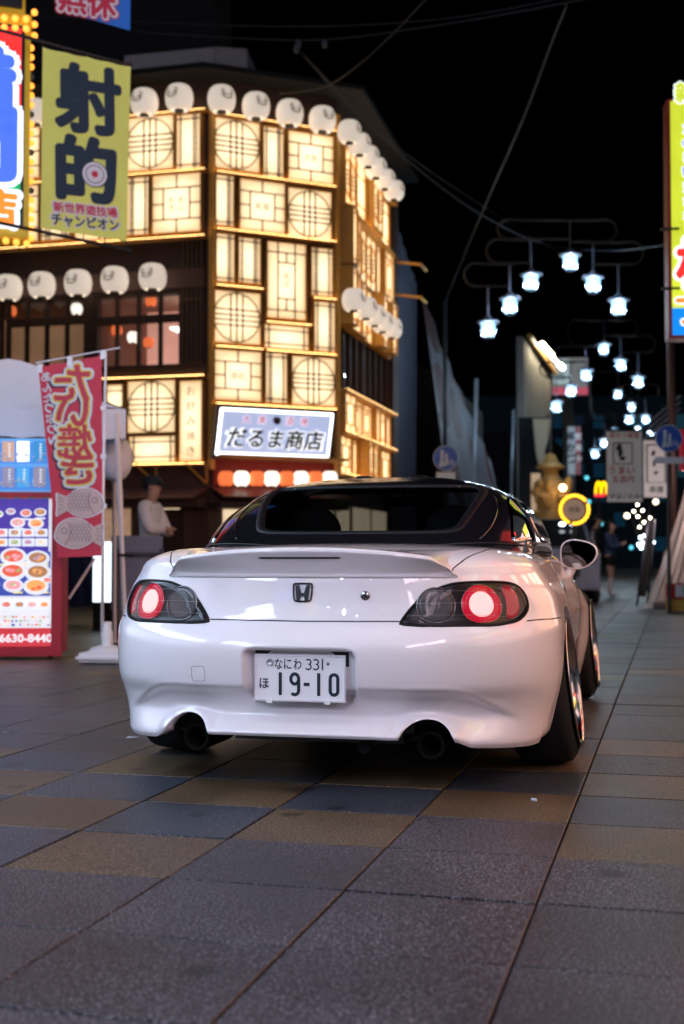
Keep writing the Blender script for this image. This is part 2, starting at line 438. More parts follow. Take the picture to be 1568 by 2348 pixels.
# return flanges so that the sheet metal has thickness at its lower edge
base = len(V)
for i in range(nc):
    p = full[i, 0]; q = Vector(V[i * nr_]); c_ = Vector((0, 1.2, q.z + .01)); dirv = (Vector((q.x * .9, max(min(q.y, 2.6), -.4), q.z)) - q)
    if abs(q.x) > .6 and -.5 < q.y < 2.9: dirv = Vector((-q.x, 0, 0)).normalized() * .09
    else:
        if dirv.length < 1e-6: dirv = Vector((0, 1, 0))
        dirv = dirv.normalized() * .07
    V.append(tuple(q + dirv))
Fc += [(base + i, base + (i + 1) % nc, ((i + 1) % nc) * nr_, i * nr_) for i in range(nc)]
mb = MB(); mb.add(V, Fc); body = mb.build('body', M_paint, car, smooth=True, local=True)
BV = BVHTree.FromPolygons([Vector(v) for v in V], Fc)
def snap(p, off=0., bv=None):
    l, n, i, d = (bv or BV).find_nearest(Vector(p))
    c = Vector((0, .9, .55))
    if n.dot(l - c) < 0: n = -n
    return l + n * off
def onrear(x, z, off=0., bv=None, y0=-1.6):
    """drop (x, z) forwards on to the tail"""
    l, n, i, d = (bv or BV).ray_cast(Vector((x, y0, z)), Vector((-x * .35, 1, 0)).normalized() if abs(x) > .6 else Vector((0, 1, 0)))
    if l is None: return snap((x, -.8, z), off, bv)
    if n.dot(Vector((0, 1, 0))) > 0: n = -n
    return l + n * off
def resample(pts, n, closed=True):
    P = [Vector(p) for p in pts]; 
    if closed: P = P + [P[0]]
    L = [0.]
    for i in range(len(P) - 1): L.append(L[-1] + (P[i + 1] - P[i]).length)
    out = []; m_ = n if closed else n - 1
    for k in range(n):
        t = L[-1] * k / m_; i = 0
        while i < len(L) - 2 and L[i + 1] < t: i += 1
        f = (t - L[i]) / max(1e-9, L[i + 1] - L[i]); out.append(P[i].lerp(P[i + 1], f))
    return out
def smooth_loop(pts, it=1):
    for _ in range(it):
        n = len(pts); q = []
        for i in range(n):
            a, b = Vector(pts[i]), Vector(pts[(i + 1) % n]); q += [a.lerp(b, .25), a.lerp(b, .75)]
        pts = q
    return pts
def decal(name, pts3, m, parent, off=.003, rings=7, bv=None, dome=0., thick=.004, local=True, edge=None):
    """a panel lying on the body, its outline 3D points close to the surface; dome bulges the middle outwards"""
    c = sum((Vector(p) for p in pts3), Vector()) / len(pts3); n = len(pts3); vs = []; fs = []
    for k in range(rings + 1):
        s = 1 - k / rings
        for p in pts3:
            o = off + dome * (1 - s ** 4)
            vs.append(snap(c.lerp(Vector(p), s) if s > 0 else c, o, bv))
        if k: 
            for i in range(n): fs.append(((k - 1) * n + i, (k - 1) * n + (i + 1) % n, k * n + (i + 1) % n, k * n + i))
    b0 = len(vs)
    for p in pts3: vs.append(snap(p, -.01, bv))
    fs += [(b0 + i, b0 + (i + 1) % n, (i + 1) % n, i) for i in range(n)]
    mb = MB(); mb.add(vs, fs); return mb.build(name, m, parent, smooth=True, local=local)

# --- panel gaps
def gap(pts, r=.0027, rear=True, name='panel_gap', m=None, off=-.0008, closed=False):
    P3 = [onrear(x, z, off) for x, z in pts] if rear else [snap(p, off) for p in pts]
    P3 = resample(P3, max(8, int(sum((Vector(P3[i + 1]) - Vector(P3[i])).length for i in range(len(P3) - 1)) / .012)), closed=closed)
    P3 = [snap(p, off) for p in P3]
    mb = MB(); mb.tube(P3, r, 6, closed=closed, cap=not closed); return mb.build(name, m or M_gap, car, smooth=True, local=True)
gap([(-.345, .602), (-.2, .601), (0, .600), (.2, .601), (.352, .602)])                     # boot lid lower edge
for s in (-1, 1):
    gap([(s * .510, .752), (s * .520, .785), (s * .55, .81)])                               # boot lid side, below the fender
    gap([(s * .55, -.78, .82), (s * .60, -.6, .845), (s * .635, -.35, .86), (s * .66, -.12, .86), (s * .66, -.04, .86)], rear=False)
    gap([(s * .765, -.66, .60), (s * .79, -.58, .594), (s * .83, -.50, .597), (s * .88, -.34, .604)], rear=False)        # bumper to fender
    gap([(s * .84, .50, .80), (s * .86, .48, .70), (s * .86, .46, .5), (s * .85, .50, .3)], rear=False)
    gap([(s * .80, 1.48, .76), (s * .86, 1.50, .65), (s * .86, 1.50, .45), (s * .85, 1.48, .3)], rear=False)
# tow-hook cover, lock
q = [(-.345, .352), (-.345, .395), (-.350, .400), (-.393, .400), (-.398, .395), (-.398, .352), (-.393, .347), (-.350, .347)]
sx_ = -.022
gap([(x, z + .038) for x, z in q], r=.0011, closed=True, name='tow_cover_gap', m=mat('fine_gap', (.12, .11, .13), .7), off=-.0002)
lk = onrear(.225, .690, .0)
mb = MB(); mb.lathe([(.0, -.006), (.014, -.006), (.017, -.003), (.017, .004)], 20, axis='y', c=lk); lo = mb.build('boot_lock', M_chrome, car, smooth=True, local=True)
mb = MB(); mb.lathe([(0, -.0085), (.0075, -.0085), (.008, -.005)], 14, axis='y', c=lk); mb.build('keyhole', M_black, lo, local=True)

# --- ducktail spoiler
mb = MB(); xs = np.linspace(-.535, .535, 90); sec = []
for x in xs:
    e = min(1., max(0., (.527 - abs(x)) / .068)); e2 = float(sstep(.535, .505, abs(x)))
    low = onrear(x, .754, .0); zl = .8575 - .030 * (abs(x) / .45) ** 2.2
    zlip = .760 + (zl - .760) * (.30 * e2 + .70 * e); ylip = low.y - .066 * e - .010
    top = snap((x, low.y + .30, .9), -.004); mid = snap((x, low.y + .15, .88), 0)
    pts = [(low.y + .02, .750), (low.y - .002, .752), (low.y - .005 - .004 * e, .758), (low.y - .009 - .006 * e, .775 if zlip > .79 else .762),
           (ylip + .006 + .01 * (1 - e), .754 + (zlip - .754) * .78), (ylip, zlip - .008 * e), (ylip + .004, zlip - .001), (ylip + .018, zlip + .002 * e),
           (ylip + .07, max(zlip + .003, mid.z * .35 + zlip * .65)), (low.y + .15, max(mid.z + .006 * e, zlip * .5 + mid.z * .5) if e > .1 else mid.z), (top.y, top.z)]
    sec.append(crom(pts, 4))
n = len(sec[0]); vs = [(x, p[0], p[1]) for x, s_ in zip(xs, sec) for p in s_]
fs = [(i * n + j, (i + 1) * n + j, (i + 1) * n + j + 1, i * n + j + 1) for i in range(len(xs) - 1) for j in range(n - 1)]
fs += [tuple(range(n)), tuple(range((len(xs) - 1) * n, len(xs) * n))[::-1]]
mb.add(vs, fs); spo = mb.build('spoiler', M_paint, car, smooth=True, local=True)
BS = BVHTree.FromPolygons([Vector(v) for v in vs], fs)
gap([(x, .7525) for x in np.linspace(-.50, .50, 30)], r=.0016, off=.0)
sl = [(x, .822) for x in np.linspace(-.152, .152, 24)]
sl3 = [onrear(x, z, -.001, BS) for x, z in sl]
mb = MB(); mb.tube(sl3, [.0012] + [.0042] * 22 + [.0012], 8); mb.build('high_brake_light', M_gap, car, smooth=True, local=True)

# --- tail lamps (outline on the right lamp, mirrored to the left)
LAMP = [(.345, -.86, .590), (.352, -.86, .583), (.45, -.85, .580), (.58, -.80, .578), (.66, -.76, .580), (.712, -.70, .586), (.738, -.66, .603), (.757, -.62, .640), (.757, -.62, .690),
        (.746, -.64, .727), (.724, -.67, .7435), (.69, -.70, .745), (.61, -.76, .743), (.535, -.80, .738), (.50, -.82, .728), (.455, -.84, .712), (.42, -.85, .690), (.385, -.86, .650), (.362, -.86, .620)]
M_lampblack = mat('lamp_housing', (.003, .003, .005), .3)
M_red = mat('lit_red_lens', (.12, .0, .005), .25, emit=(1., .0, .045), es=.62, coat=.5, bump=.35, bscale=300)
M_redhot = mat('lit_lamp_core', (1, .5, .4), .3, emit=(1., .34, .34), es=2.1, bump=.3, bscale=400)
M_reddim = mat('red_side_reflector', (.25, .005, .02), .18, coat=.6, emit=(1., .01, .05), es=.22)
M_greylens = mat('grey_reversing_lens', (.13, .125, .13), .2, .4, coat=.5, bump=.5, bscale=420, noise=.35, nscale=55)
def gridlens(m, sc=420):
    n = m.node_tree; b = n.nodes["Principled BSDF"]; g = n.nodes.new("ShaderNodeTexCoord"); w1 = n.nodes.new("ShaderNodeTexWave"); w2 = n.nodes.new("ShaderNodeTexWave")
    w1.bands_direction = 'X'; w2.bands_direction = 'Z'; mm = n.nodes.new("ShaderNodeMath"); mm.operation = 'MULTIPLY'
    for w_ in (w1, w2): w_.inputs["Scale"].default_value = sc / 4; n.links.new(g.outputs["Object"], w_.inputs["Vector"])
    n.links.new(w1.outputs["Fac"], mm.inputs[0]); n.links.new(w2.outputs["Fac"], mm.inputs[1])
    bp = n.nodes.new("ShaderNodeBump"); bp.inputs["Distance"].default_value = .002; bp.inputs["Strength"].default_value = .8
    n.links.new(mm.outputs[0], bp.inputs["Height"]); n.links.new(bp.outputs[0], b.inputs["Normal"])
gridlens(M_greylens); gridlens(M_red); gridlens(M_redhot)
for s in (-1, 1):
    out = [snap((s * x, y, z)) for x, y, z in resample(smooth_loop(LAMP, 1), 72)]
    lamp = decal('tail_lamp', out, M_lampblack, car, .002, rings=8)
    mb = MB(); mb.tube([snap(p, .001) for p in out], .0042, 8, closed=True); mb.build('seal', M_gap, lamp, smooth=True, local=True)
    def ldisc(cx, cy_, cz, rx, rz, off, m, name, dome=0., r_in=0.):
        c = snap((s * cx, cy_, cz)); 
        # local tangent frame of the surface
        e = .02; tx = (snap((c.x + s * e, c.y + .01, c.z)) - snap((c.x - s * e, c.y - .01, c.z))).normalized(); tz = Vector((0, 0, 1)); tz = (tz - tx * tz.dot(tx)).normalized()
        pts = [c + tx * rx * math.cos(a) + tz * rz * math.sin(a) for a in [2 * PI * i / 40 for i in range(40)]]
        return decal(name, pts, m, lamp, off, rings=4, dome=dome), pts
    ldisc(.468, -.83, .655, .0665, .0665, .004, M_greylens, 'reversing_lens', .004)
    _, pr_ = ldisc(.622, -.772, .660, .075, .075, .004, M_red, 'brake_lens', .002)
    ldisc(.620, -.772, .662, .045, .047, .0075, M_redhot, 'brake_bulb_glow', .003)
    for cx, cy_, rr in ((.468, -.83, .0665), (.622, -.772, .075)):
        c = snap((s * cx, cy_, .655 if cx < .5 else .660)); e = .02
        tx = (snap((c.x + s * e, c.y + .01, c.z)) - snap((c.x - s * e, c.y - .01, c.z))).normalized(); tz = Vector((0, 0, 1)); tz = (tz - tx * tz.dot(tx)).normalized()
        mb = MB(); mb.tube([snap(c + tx * rr * math.cos(a) + tz * rr * math.sin(a), .006) for a in [2 * PI * i / 48 for i in range(48)]], .0012, 6, closed=True)
        mb.build('lens_rim', M_chrome, lamp, smooth=True, local=True)
    sid = [(.684, -.71, .722), (.708, -.68, .726), (.727, -.66, .70), (.730, -.66, .64), (.716, -.68, .605), (.684, -.71, .60), (.695, -.70, .66)]
    decal('side_reflector', [snap((s * x, y, z)) for x, y, z in resample(smooth_loop(sid, 1), 40)], M_reddim, lamp, .004, rings=4)
    for zz in (.618, .662, .706):
        x0 = .37 if zz < .65 else .392 if zz < .69 else .46
        mb = MB(); mb.tube([snap((s * x, -.84 + (x - .4) * .35, zz), .0085) for x in np.linspace(x0, .70, 18)], .0005, 4); mb.build('lens_line', mat('lens_seam', (.4, .4, .42), .3), lamp, local=True)
    cov = decal('lamp_cover', [snap(Vector(p)) for p in out], M_lamp_clear, lamp, .004, rings=10, dome=.009)

# --- number plate
def PP(a, z, off=0): return (a, -.908 - off, z)
CZ = .403; PY = -.908
mb = MB(); mb.box(-.172, .176, -.889, -.880, .44, .500); mb.build('plate_backing', M_trim, car, local=True, bevel=.004)
M_plate = mat('plate_white', (.86, .87, .90), .32, coat=.3)
mb = MB(); mb.box(-.165, .165, PY, PY + .003, CZ - .0825, CZ + .0825); plate = mb.build('number_plate', M_plate, car, local=True, bevel=.0012)
rr = [(x, z) for x, z in [(-.159, CZ - .070), (-.159, CZ + .070), (-.153, CZ + .0765), (.153, CZ + .0765), (.159, CZ + .070), (.159, CZ - .070), (.153, CZ - .0765), (-.153, CZ - .0765)]]
mb = MB(); mb.tube([(x, PY - .0002, z) for x, z in rr], .0022, 6, closed=True); mb.build('plate_rim', M_plate, plate, smooth=True, local=True)
M_pl = mat('plate_green_black', (.008, .022, .035), .4)
Pp = lambda a, z, off=.0: (a, PY - off, z)
def stroke(name, st, wd, m, parent, off=.0014, rnd=True, P=None):
    mb = MB()
    for s_ in st: mb.ribbon(s_, wd, P or Pp, off, rnd)
    return mb.build(name, m, parent, local=True)
def arc(cx, cz, rx, rz, a0, a1, n=16): return [(cx + rx * math.cos(R(a0 + (a1 - a0) * i / n)), cz + rz * math.sin(R(a0 + (a1 - a0) * i / n))) for i in range(n + 1)]
# big digits 19-10, cap height .08
b0, b1 = CZ - .060, CZ + .019
def d_one(x): return [[(x, b0), (x, b1)]]
d9 = [arc(.0, 0, .0145, .0175, 0, 360, 28)]
def d_nine(x):
    zc = b1 - .022
    return [[(x + .0142 * math.cos(a), zc + .0175 * math.sin(a)) for a in [2 * PI * i / 28 for i in range(29)]], [(x + .0142, zc), (x + .0142, b0 + .018)] + arc(x, b0 + .018, .0142, .0155, 0, -140, 12)]
def d_zero(x):
    return [arc(x, b1 - .018, .0135, .0135, 180, 0, 12) + arc(x, b0 + .018, .0135, .0135, 0, -180, 12) + [(x - .0135, b1 - .018)]]
for i, (st, rnd) in enumerate(((d_one(-.070), False), (d_nine(-.0175), False), ([[(.0150, CZ - .021), (.0365, CZ - .021)]], False), (d_one(.069), False), (d_zero(.124), False))):
    stroke('digit', st, .0117, M_pl, plate, rnd=rnd)
# small line: kana, and 331
t0 = CZ + .030; t1 = CZ + .0675
def d3(x): 
    return [arc(x, t1 - .0105, .0095, .0085, 140, -90, 12)[:-1] + arc(x - .0005, t0 + .0105, .0105, .0095, 90, -145, 12)]
for x in (.0315, .0585): stroke('digit', d3(x), .0050, M_pl, plate, rnd=False)
stroke('digit', [[(.0825, t0 - .001), (.0825, t1 + .001)]], .0050, M_pl, plate, rnd=False)
lettering('な', Pp, -.0765, CZ + .0485, W=.0275, H=.038, m=M_pl, parent=plate, off=.0014, bold=.012).matrix_parent_inverse.identity()
lettering('に', Pp, -.0430, CZ + .0485, W=.0275, H=.036, m=M_pl, parent=plate, off=.0014, bold=.012).matrix_parent_inverse.identity()
lettering('わ', Pp, -.0075, CZ + .0485, W=.029, H=.038, m=M_pl, parent=plate, off=.0014, bold=.012).matrix_parent_inverse.identity()
lettering('ほ', Pp, -.129, CZ - .020, W=.034, H=.037, m=M_pl, parent=plate, off=.0014, bold=.014).matrix_parent_inverse.identity()
mb = MB(); mb.lathe([(0, -.004), (.008, -.004), (.009, -.006), (.0118, -.006), (.0128, -.002), (.0128, 0)], 22, axis='y', c=(-.108, PY, CZ + .054)); mb.build('plate_seal', mat('seal_grey', (.45, .44, .47), .3, .6), plate, smooth=True, local=True)
mb = MB(); mb.lathe([(0, -.004), (.004, -.004), (.0058, -.002), (.0058, 0)], 14, axis='y', c=(.102, PY, CZ + .0525)); mb.build('plate_bolt', M_chrome, plate, smooth=True, local=True)
for x in (-.109, .101): mb = MB(); mb.box(x - .011, x + .011, PY - .0055, PY - .0005, CZ - .089, CZ - .074); mb.build('plate_clip', M_plate, plate, local=True, bevel=.0012)
mb = MB(); mb.box(-.05, .05, -.903, -.888, .5092, .5108); mb.build('plate_lamp', mat('plate_lamp_glass', (.8, .9, 1), .3, emit=(.75, .9, 1.), es=40), car, local=True)
# --- emblem: rounded square ring with an upright letter
mb = MB(); cz = .699
rp = smooth_loop([(-.0350, 0, cz + .0285), (-.031, 0, cz + .0325), (.031, 0, cz + .0325), (.0350, 0, cz + .0285), (.0315, 0, cz - .024), (.025, 0, cz - .0305), (-.025, 0, cz - .0305), (-.0315, 0, cz - .024)], 2)
rp = [onrear(p.x, p.z, .003) for p in resample(rp, 44)]
mb.tube(rp, .0032, 8, closed=True)
def Pe(a, z): 
    l = onrear(a, cz + z, .0005); return (l.x, l.y, l.z)
for pol in ([(-.0265, .027), (-.0135, .027), (-.0055, -.0005), (.0055, -.0005), (.0135, .027), (.0265, .027), (.0205, -.0275), (.0095, -.0275), (.0065, -.0105), (-.0065, -.0105), (-.0095, -.0275), (-.0205, -.0275)],):
    mb.prism([Pe(*p) for p in pol], (0, -.0055, 0))
mb.build('emblem', M_bchrome, car, local=True, auto=40)

# --- exhausts, underside
M_soot = mat('sooty_steel', (.004, .004, .004), .75); M_soot.node_tree.nodes['Principled BSDF'].inputs['Specular IOR Level'].default_value = .12
for s in (-1, 1):
    mb = MB(); mb.lathe([(.036, .30), (.036, .0), (.045, -.005), (.052, .0), (.052, .30)], 30, axis='y', c=(s * .437, -.755, .163)); mb.build('exhaust_pipe', M_soot, car, smooth=True, local=True)
mb = MB(); mb.box(-.60, .60, -.50, 2.9, .14, .17); mb.build('floor_pan', M_black, car, local=True, bevel=.01)
mb = MB(); mb.box(-.36, .36, -.70, -.44, .15, .26); mb.build('silencer', mat('silencer_steel', (.05, .05, .05), .5, .8), car, local=True, bevel=.04)
mb = MB(); mb.lathe([(.0, 0), (.02, 0), (.024, .004), (.024, .02)], 16, axis='y', c=(.205, -.80, .155)); mb.tube([(.205, -.79, .155), (.20, -.60, .17)], .02, 10); mb.build('tow_eye', M_rub, car, smooth=True, local=True)
mb = MB()
mb.box(-.60, .60, -.52, -.50, .17, .62); mb.box(-.6, .6, -.50, 2.9, .16, .19); mb.box(-.62, -.60, -.5, 2.9, .16, .62); mb.box(.60, .62, -.5, 2.9, .16, .62)
mb.build('wheel_housing', M_gap, car, local=True)

# --- cabin
CROWS = [
 ((-.135, .868), (0.717, .838), (1.52, .80)),
 ((-.120, .885), (0.717, .860), (1.50, .84)),
 ((-.085, .915), (0.711, .895), (1.44, .885)),
 ((-.030, .955), (0.695, .945), (1.33, .95)),
 ((.055, 1.010), (0.670, 1.000), (1.20, 1.03)),
 ((.150, 1.065), (0.626, 1.050), (1.09, 1.10)),
 ((.250, 1.115), (0.580, 1.095), (1.01, 1.148)),
 ((.330, 1.148), (0.524, 1.130), (.96, 1.175)),
 ((.420, 1.172), (0.436, 1.160), (.92, 1.190)),
 ((.540, 1.192), (0.291, 1.188), (.88, 1.200)),
 ((.660, 1.202), (0.126, 1.203), (.82, 1.205)),
 ((.740, 1.205), (0.010, 1.206), (.76, 1.206)),
]
def cabin_cols(nq=90, ns=60):
    cr = [np.array([c[i] for c in CROWS]) for i in range(3)]; res = []; K = len(CROWS)
    ycb = np.linspace(.30, .75, K); ycf = np.linspace(1.05, .75, K)
    for i in range(nq):
        ph = i / (nq - 1) * PI / 2; n = 4.6
        sx, cc = (math.sin(ph) ** (2 / n) if ph > 0 else 0), max(0, math.cos(ph)) ** (2 / n)
        x = cr[1][:, 0] * sx; y = ycb - (ycb - cr[0][:, 0]) * cc; z = cr[0][:, 1] + (cr[1][:, 1] - cr[0][:, 1]) * sx ** 2.4
        res.append(np.stack([x, y, z], 1))
    for i in range(1, ns):
        f = i / ns; res.append(np.stack([cr[1][:, 0], ycb + (ycf - ycb) * f, cr[1][:, 1] - .0 * cr[1][:, 1]], 1))
    for i in range(nq):
        ph = i / (nq - 1) * PI / 2; n = 2.6
        cx, sy = max(0, math.cos(ph)) ** (2 / n), (math.sin(ph) ** (2 / n) if ph > 0 else 0)
        res.append(np.stack([cr[1][:, 0] * cx, ycf + (cr[2][:, 0] - ycf) * sy, cr[1][:, 1] + (cr[2][:, 1] - cr[1][:, 1]) * sy ** 2], 1))
    return np.array([crom(r, 7) for r in res])
cc_ = cabin_cols(); cf = np.concatenate([cc_, (cc_ * np.array([-1, 1, 1]))[::-1][1:-1]], 0); ncc, ncr = cf.shape[0], cf.shape[1]
VC = [tuple(cf[i, j]) for i in range(ncc) for j in range(ncr)]
RW = smooth_loop([(-.300, 0, .928), (.300, 0, .928), (.415, 0, .935), (.435, 0, .965), (.485, 0, 1.10), (.478, 0, 1.128), (.43, 0, 1.140), (-.43, 0, 1.140), (-.478, 0, 1.128), (-.485, 0, 1.10), (-.435, 0, .965), (-.415, 0, .935)], 2)
WS = smooth_loop([(-.58, 0, .90), (.58, 0, .90), (.60, 0, .95), (.50, 0, 1.13), (.45, 0, 1.155), (-.45, 0, 1.155), (-.50, 0, 1.13), (-.60, 0, .95)], 2)
def inside(x, z, poly):
    c = False; n = len(poly)
    for i in range(n):
        x1, z1, x2, z2 = poly[i].x, poly[i].z, poly[i - 1].x, poly[i - 1].z
        if (z1 > z) != (z2 > z) and x < (x2 - x1) * (z - z1) / (z2 - z1) + x1: c = not c
    return c
FC = [];FALL = []
for i in range(ncc):
    for j in range(ncr - 1):
        f = (i * ncr + j, ((i + 1) % ncc) * ncr + j, ((i + 1) % ncc) * ncr + j + 1, i * ncr + j + 1); FALL.append(f)
        c = sum((Vector(VC[k]) for k in f), Vector()) / 4
        if c.y < .55 and inside(c.x, c.z, RW): continue
        if c.y > .85 and inside(c.x, c.z, WS): continue
        FC.append(f)
BC = BVHTree.FromPolygons([Vector(v) for v in VC], FALL)
mb = MB(); mb.add(VC, FC); hard = mb.build('hardtop', M_top, car, smooth=True, local=True)
md = hard.modifiers.new('t', 'SOLIDIFY'); md.thickness = .012; md.offset = -1
def hoop(poly, ydir, y0):
    out = []
    for p in resample(poly, 90):
        l, n, i, d = BC.ray_cast(Vector((p.x, y0, p.z)), Vector((0, ydir, 0)))
        out.append(l if l is not None else snap((p.x, .2, p.z), 0, BC))
    return out
rw = hoop(RW, 1, -1.5)
M_gasket = mat('window_gasket', (.004, .004, .005), .5); M_gasket.node_tree.nodes['Principled BSDF'].inputs['Specular IOR Level'].default_value = .3
def gasket(loop, wdt, m, name, parent, bulge=.006):
    c = sum(loop, Vector()) / len(loop); n = len(loop); vs = []
    for o_, s_ in ((-.002, 1 + wdt), (bulge * .8, 1 + wdt * .6), (bulge, 1 + wdt * .1), (bulge * .5, 1 - wdt * .55), (-.006, 1 - wdt * .75)):
        vs += [snap(c + (p - c) * s_, o_, BC) for p in loop]
    fs = [(k * n + i, k * n + (i + 1) % n, (k + 1) * n + (i + 1) % n, (k + 1) * n + i) for k in range(4) for i in range(n)]
    mb = MB(); mb.add(vs, fs); return mb.build(name, m, parent, smooth=True, local=True)
gasket(rw, .055, M_gasket, 'window_gasket', car)
def pane(loop, m, name, parent, off):
    c = sum(loop, Vector()) / len(loop); n = len(loop); vs = []; fs = []
    for k in range(9):
        s_ = 1 - k / 8
        vs += [snap(c + (p - c) * s_, off, BC) for p in loop]
        if k: fs += [((k - 1) * n + i, (k - 1) * n + (i + 1) % n, k * n + (i + 1) % n, k * n + i) for i in range(n)]
    mb = MB(); mb.add(vs, fs); return mb.build(name, m, parent, smooth=True, local=True)
pane(rw, M_tint, 'rear_window', car, -.003)
ws = hoop(WS, -1, 3.); gasket(ws, .03, M_gap, 'windscreen_gasket', car); pane(ws, M_tint, 'windscreen', car, -.003)
# side glass, quarter glass, pillar crease
for s in (-1, 1):
    q = [(.650, -.040, .893), (.70, .06, .890), (.722, .36, .892), (.61, .42, 1.085), (.575, .34, 1.095), (.605, .20, 1.045), (.635, .07, .975)]
    decal('quarter_window', [snap((s * x, y, z), 0, BC) for x, y, z in resample(smooth_loop(q, 2), 48)], M_sideglass, car, .003, 5, BC)
    q = [(.722, .375, .893), (.722, .8, .893), (.72, 1.18, .893), (.71, 1.26, .91), (.60, 1.02, 1.09), (.575, .96, 1.112), (.575, .6, 1.112), (.60, .43, 1.09)]
    decal('side_window', [snap((s * x, y, z), 0, BC) for x, y, z in resample(smooth_loop(q, 2), 64)], M_sideglass, car, .003, 6, BC)
    cr_ = [(.52, -.065, .90), (.555, .02, .96), (.565, .13, 1.03), (.55, .24, 1.09), (.50, .34, 1.135), (.45, .44, 1.163)]
    mb = MB(); mb.tube([snap((s * x, y, z), .000, BC) for x, y, z in crom(cr_, 6)], .004, 6); mb.build('roof_seam', M_top, car, smooth=True, local=True)
    mb = MB(); mb.tube([snap(p, .003, BC) for p in crom([(s * .30, -.14, .875), (s * .55, -.07, .873), (s * .67, .03, .866), (s * .725, .30, .86), (s * .73, .9, .858), (s * .70, 1.25, .858)], 8)], .0034, 6); mb.build('belt_moulding', M_trim, car, smooth=True, local=True)
for x in (-.16, .16):  # roof front bulges seen as the double-bubble edge
    pass
# roof hinge bumps on the top silhouette
for x in (-.13, .13): mb = MB(); mb.box(x - .035, x + .035, .62, .80, 1.190, 1.2085); mb.build('roof_rib', M_top, car, local=True, bevel=.006)
# bonnet fill, parcel floor under the belt
mb = MB(); vs = []; fs = []; nx, ny = 24, 30
rim = [(full[i, -1][0], full[i, -1][1], full[i, -1][2]) for i in range(nh)]
ys = np.linspace(-.10, 1.40, ny)
loopx = sorted([(p[1], p[0], p[2]) for p in rim])
ly = np.array([p[0] for p in loopx]); lx = np.array([p[1] for p in loopx]); lz = np.array([p[2] for p in loopx])
for j in range(ny + 20):
    y = -.099 + (float(max(r[1] for r in rim)) + .098) * j / (ny + 19); X = float(np.interp(y, ly, lx)); Z_ = float(np.interp(y, ly, lz)) - .002
    for i in range(nx + 1):
        f = 2 * i / nx - 1; vs.append((X * f, y, Z_ + (.03 * (1 - f * f) if y > 1.3 else -.004)))
for j in range(ny + 19):
    for i in range(nx): fs.append((j * (nx + 1) + i, j * (nx + 1) + i + 1, (j + 1) * (nx + 1) + i + 1, (j + 1) * (nx + 1) + i))
# open the cabin: keep only bonnet and rear shelf faces
fs = [f for f in fs if not (.05 < vs[f[0]][1] < 1.35)]
mb.add(vs, fs); mb.build('bonnet', M_paint, car, smooth=True, local=True)
M_int = mat('black_upholstery', (.004, .004, .005), .9)
mb = MB(); mb.box(-.66, .66, -.05, .22, .80, .865); mb.box(-.66, .66, 1.18, 1.42, .70, .87); mb.box(-.66, .66, .15, 1.3, .35, .40); mb.build('cabin_trim', M_int, car, local=True, bevel=.015)
for s in (-1, 1):
    mb = MB(); mb.box(s * .33 - .22, s * .33 + .22, .40, .56, .40, .90); seat = mb.build('seat', M_int, car, local=True, bevel=.05)
    mb = MB(); mb.sphere((s * .33, .47, .94), .13, 20, 14, (1.05, .42, .95)); mb.build('headrest', M_int, seat, smooth=True, local=True)
mb = MB(); mb.tube([(.33 + .17 * math.cos(a), 1.02 + .05 * math.sin(a), .86 + .17 * math.sin(a)) for a in [2 * PI * i / 28 for i in range(28)]], .013, 8, closed=True); mb.build('steering_wheel', M_int, car, smooth=True, local=True)
mb = MB(); mb.box(-.10, .10, .93, .96, 1.075, 1.12); mb.tube([(0, .96, 1.10), (0, 1.0, 1.15)], .01); mb.build('rear_view_mirror', M_int, car, local=True, bevel=.012)

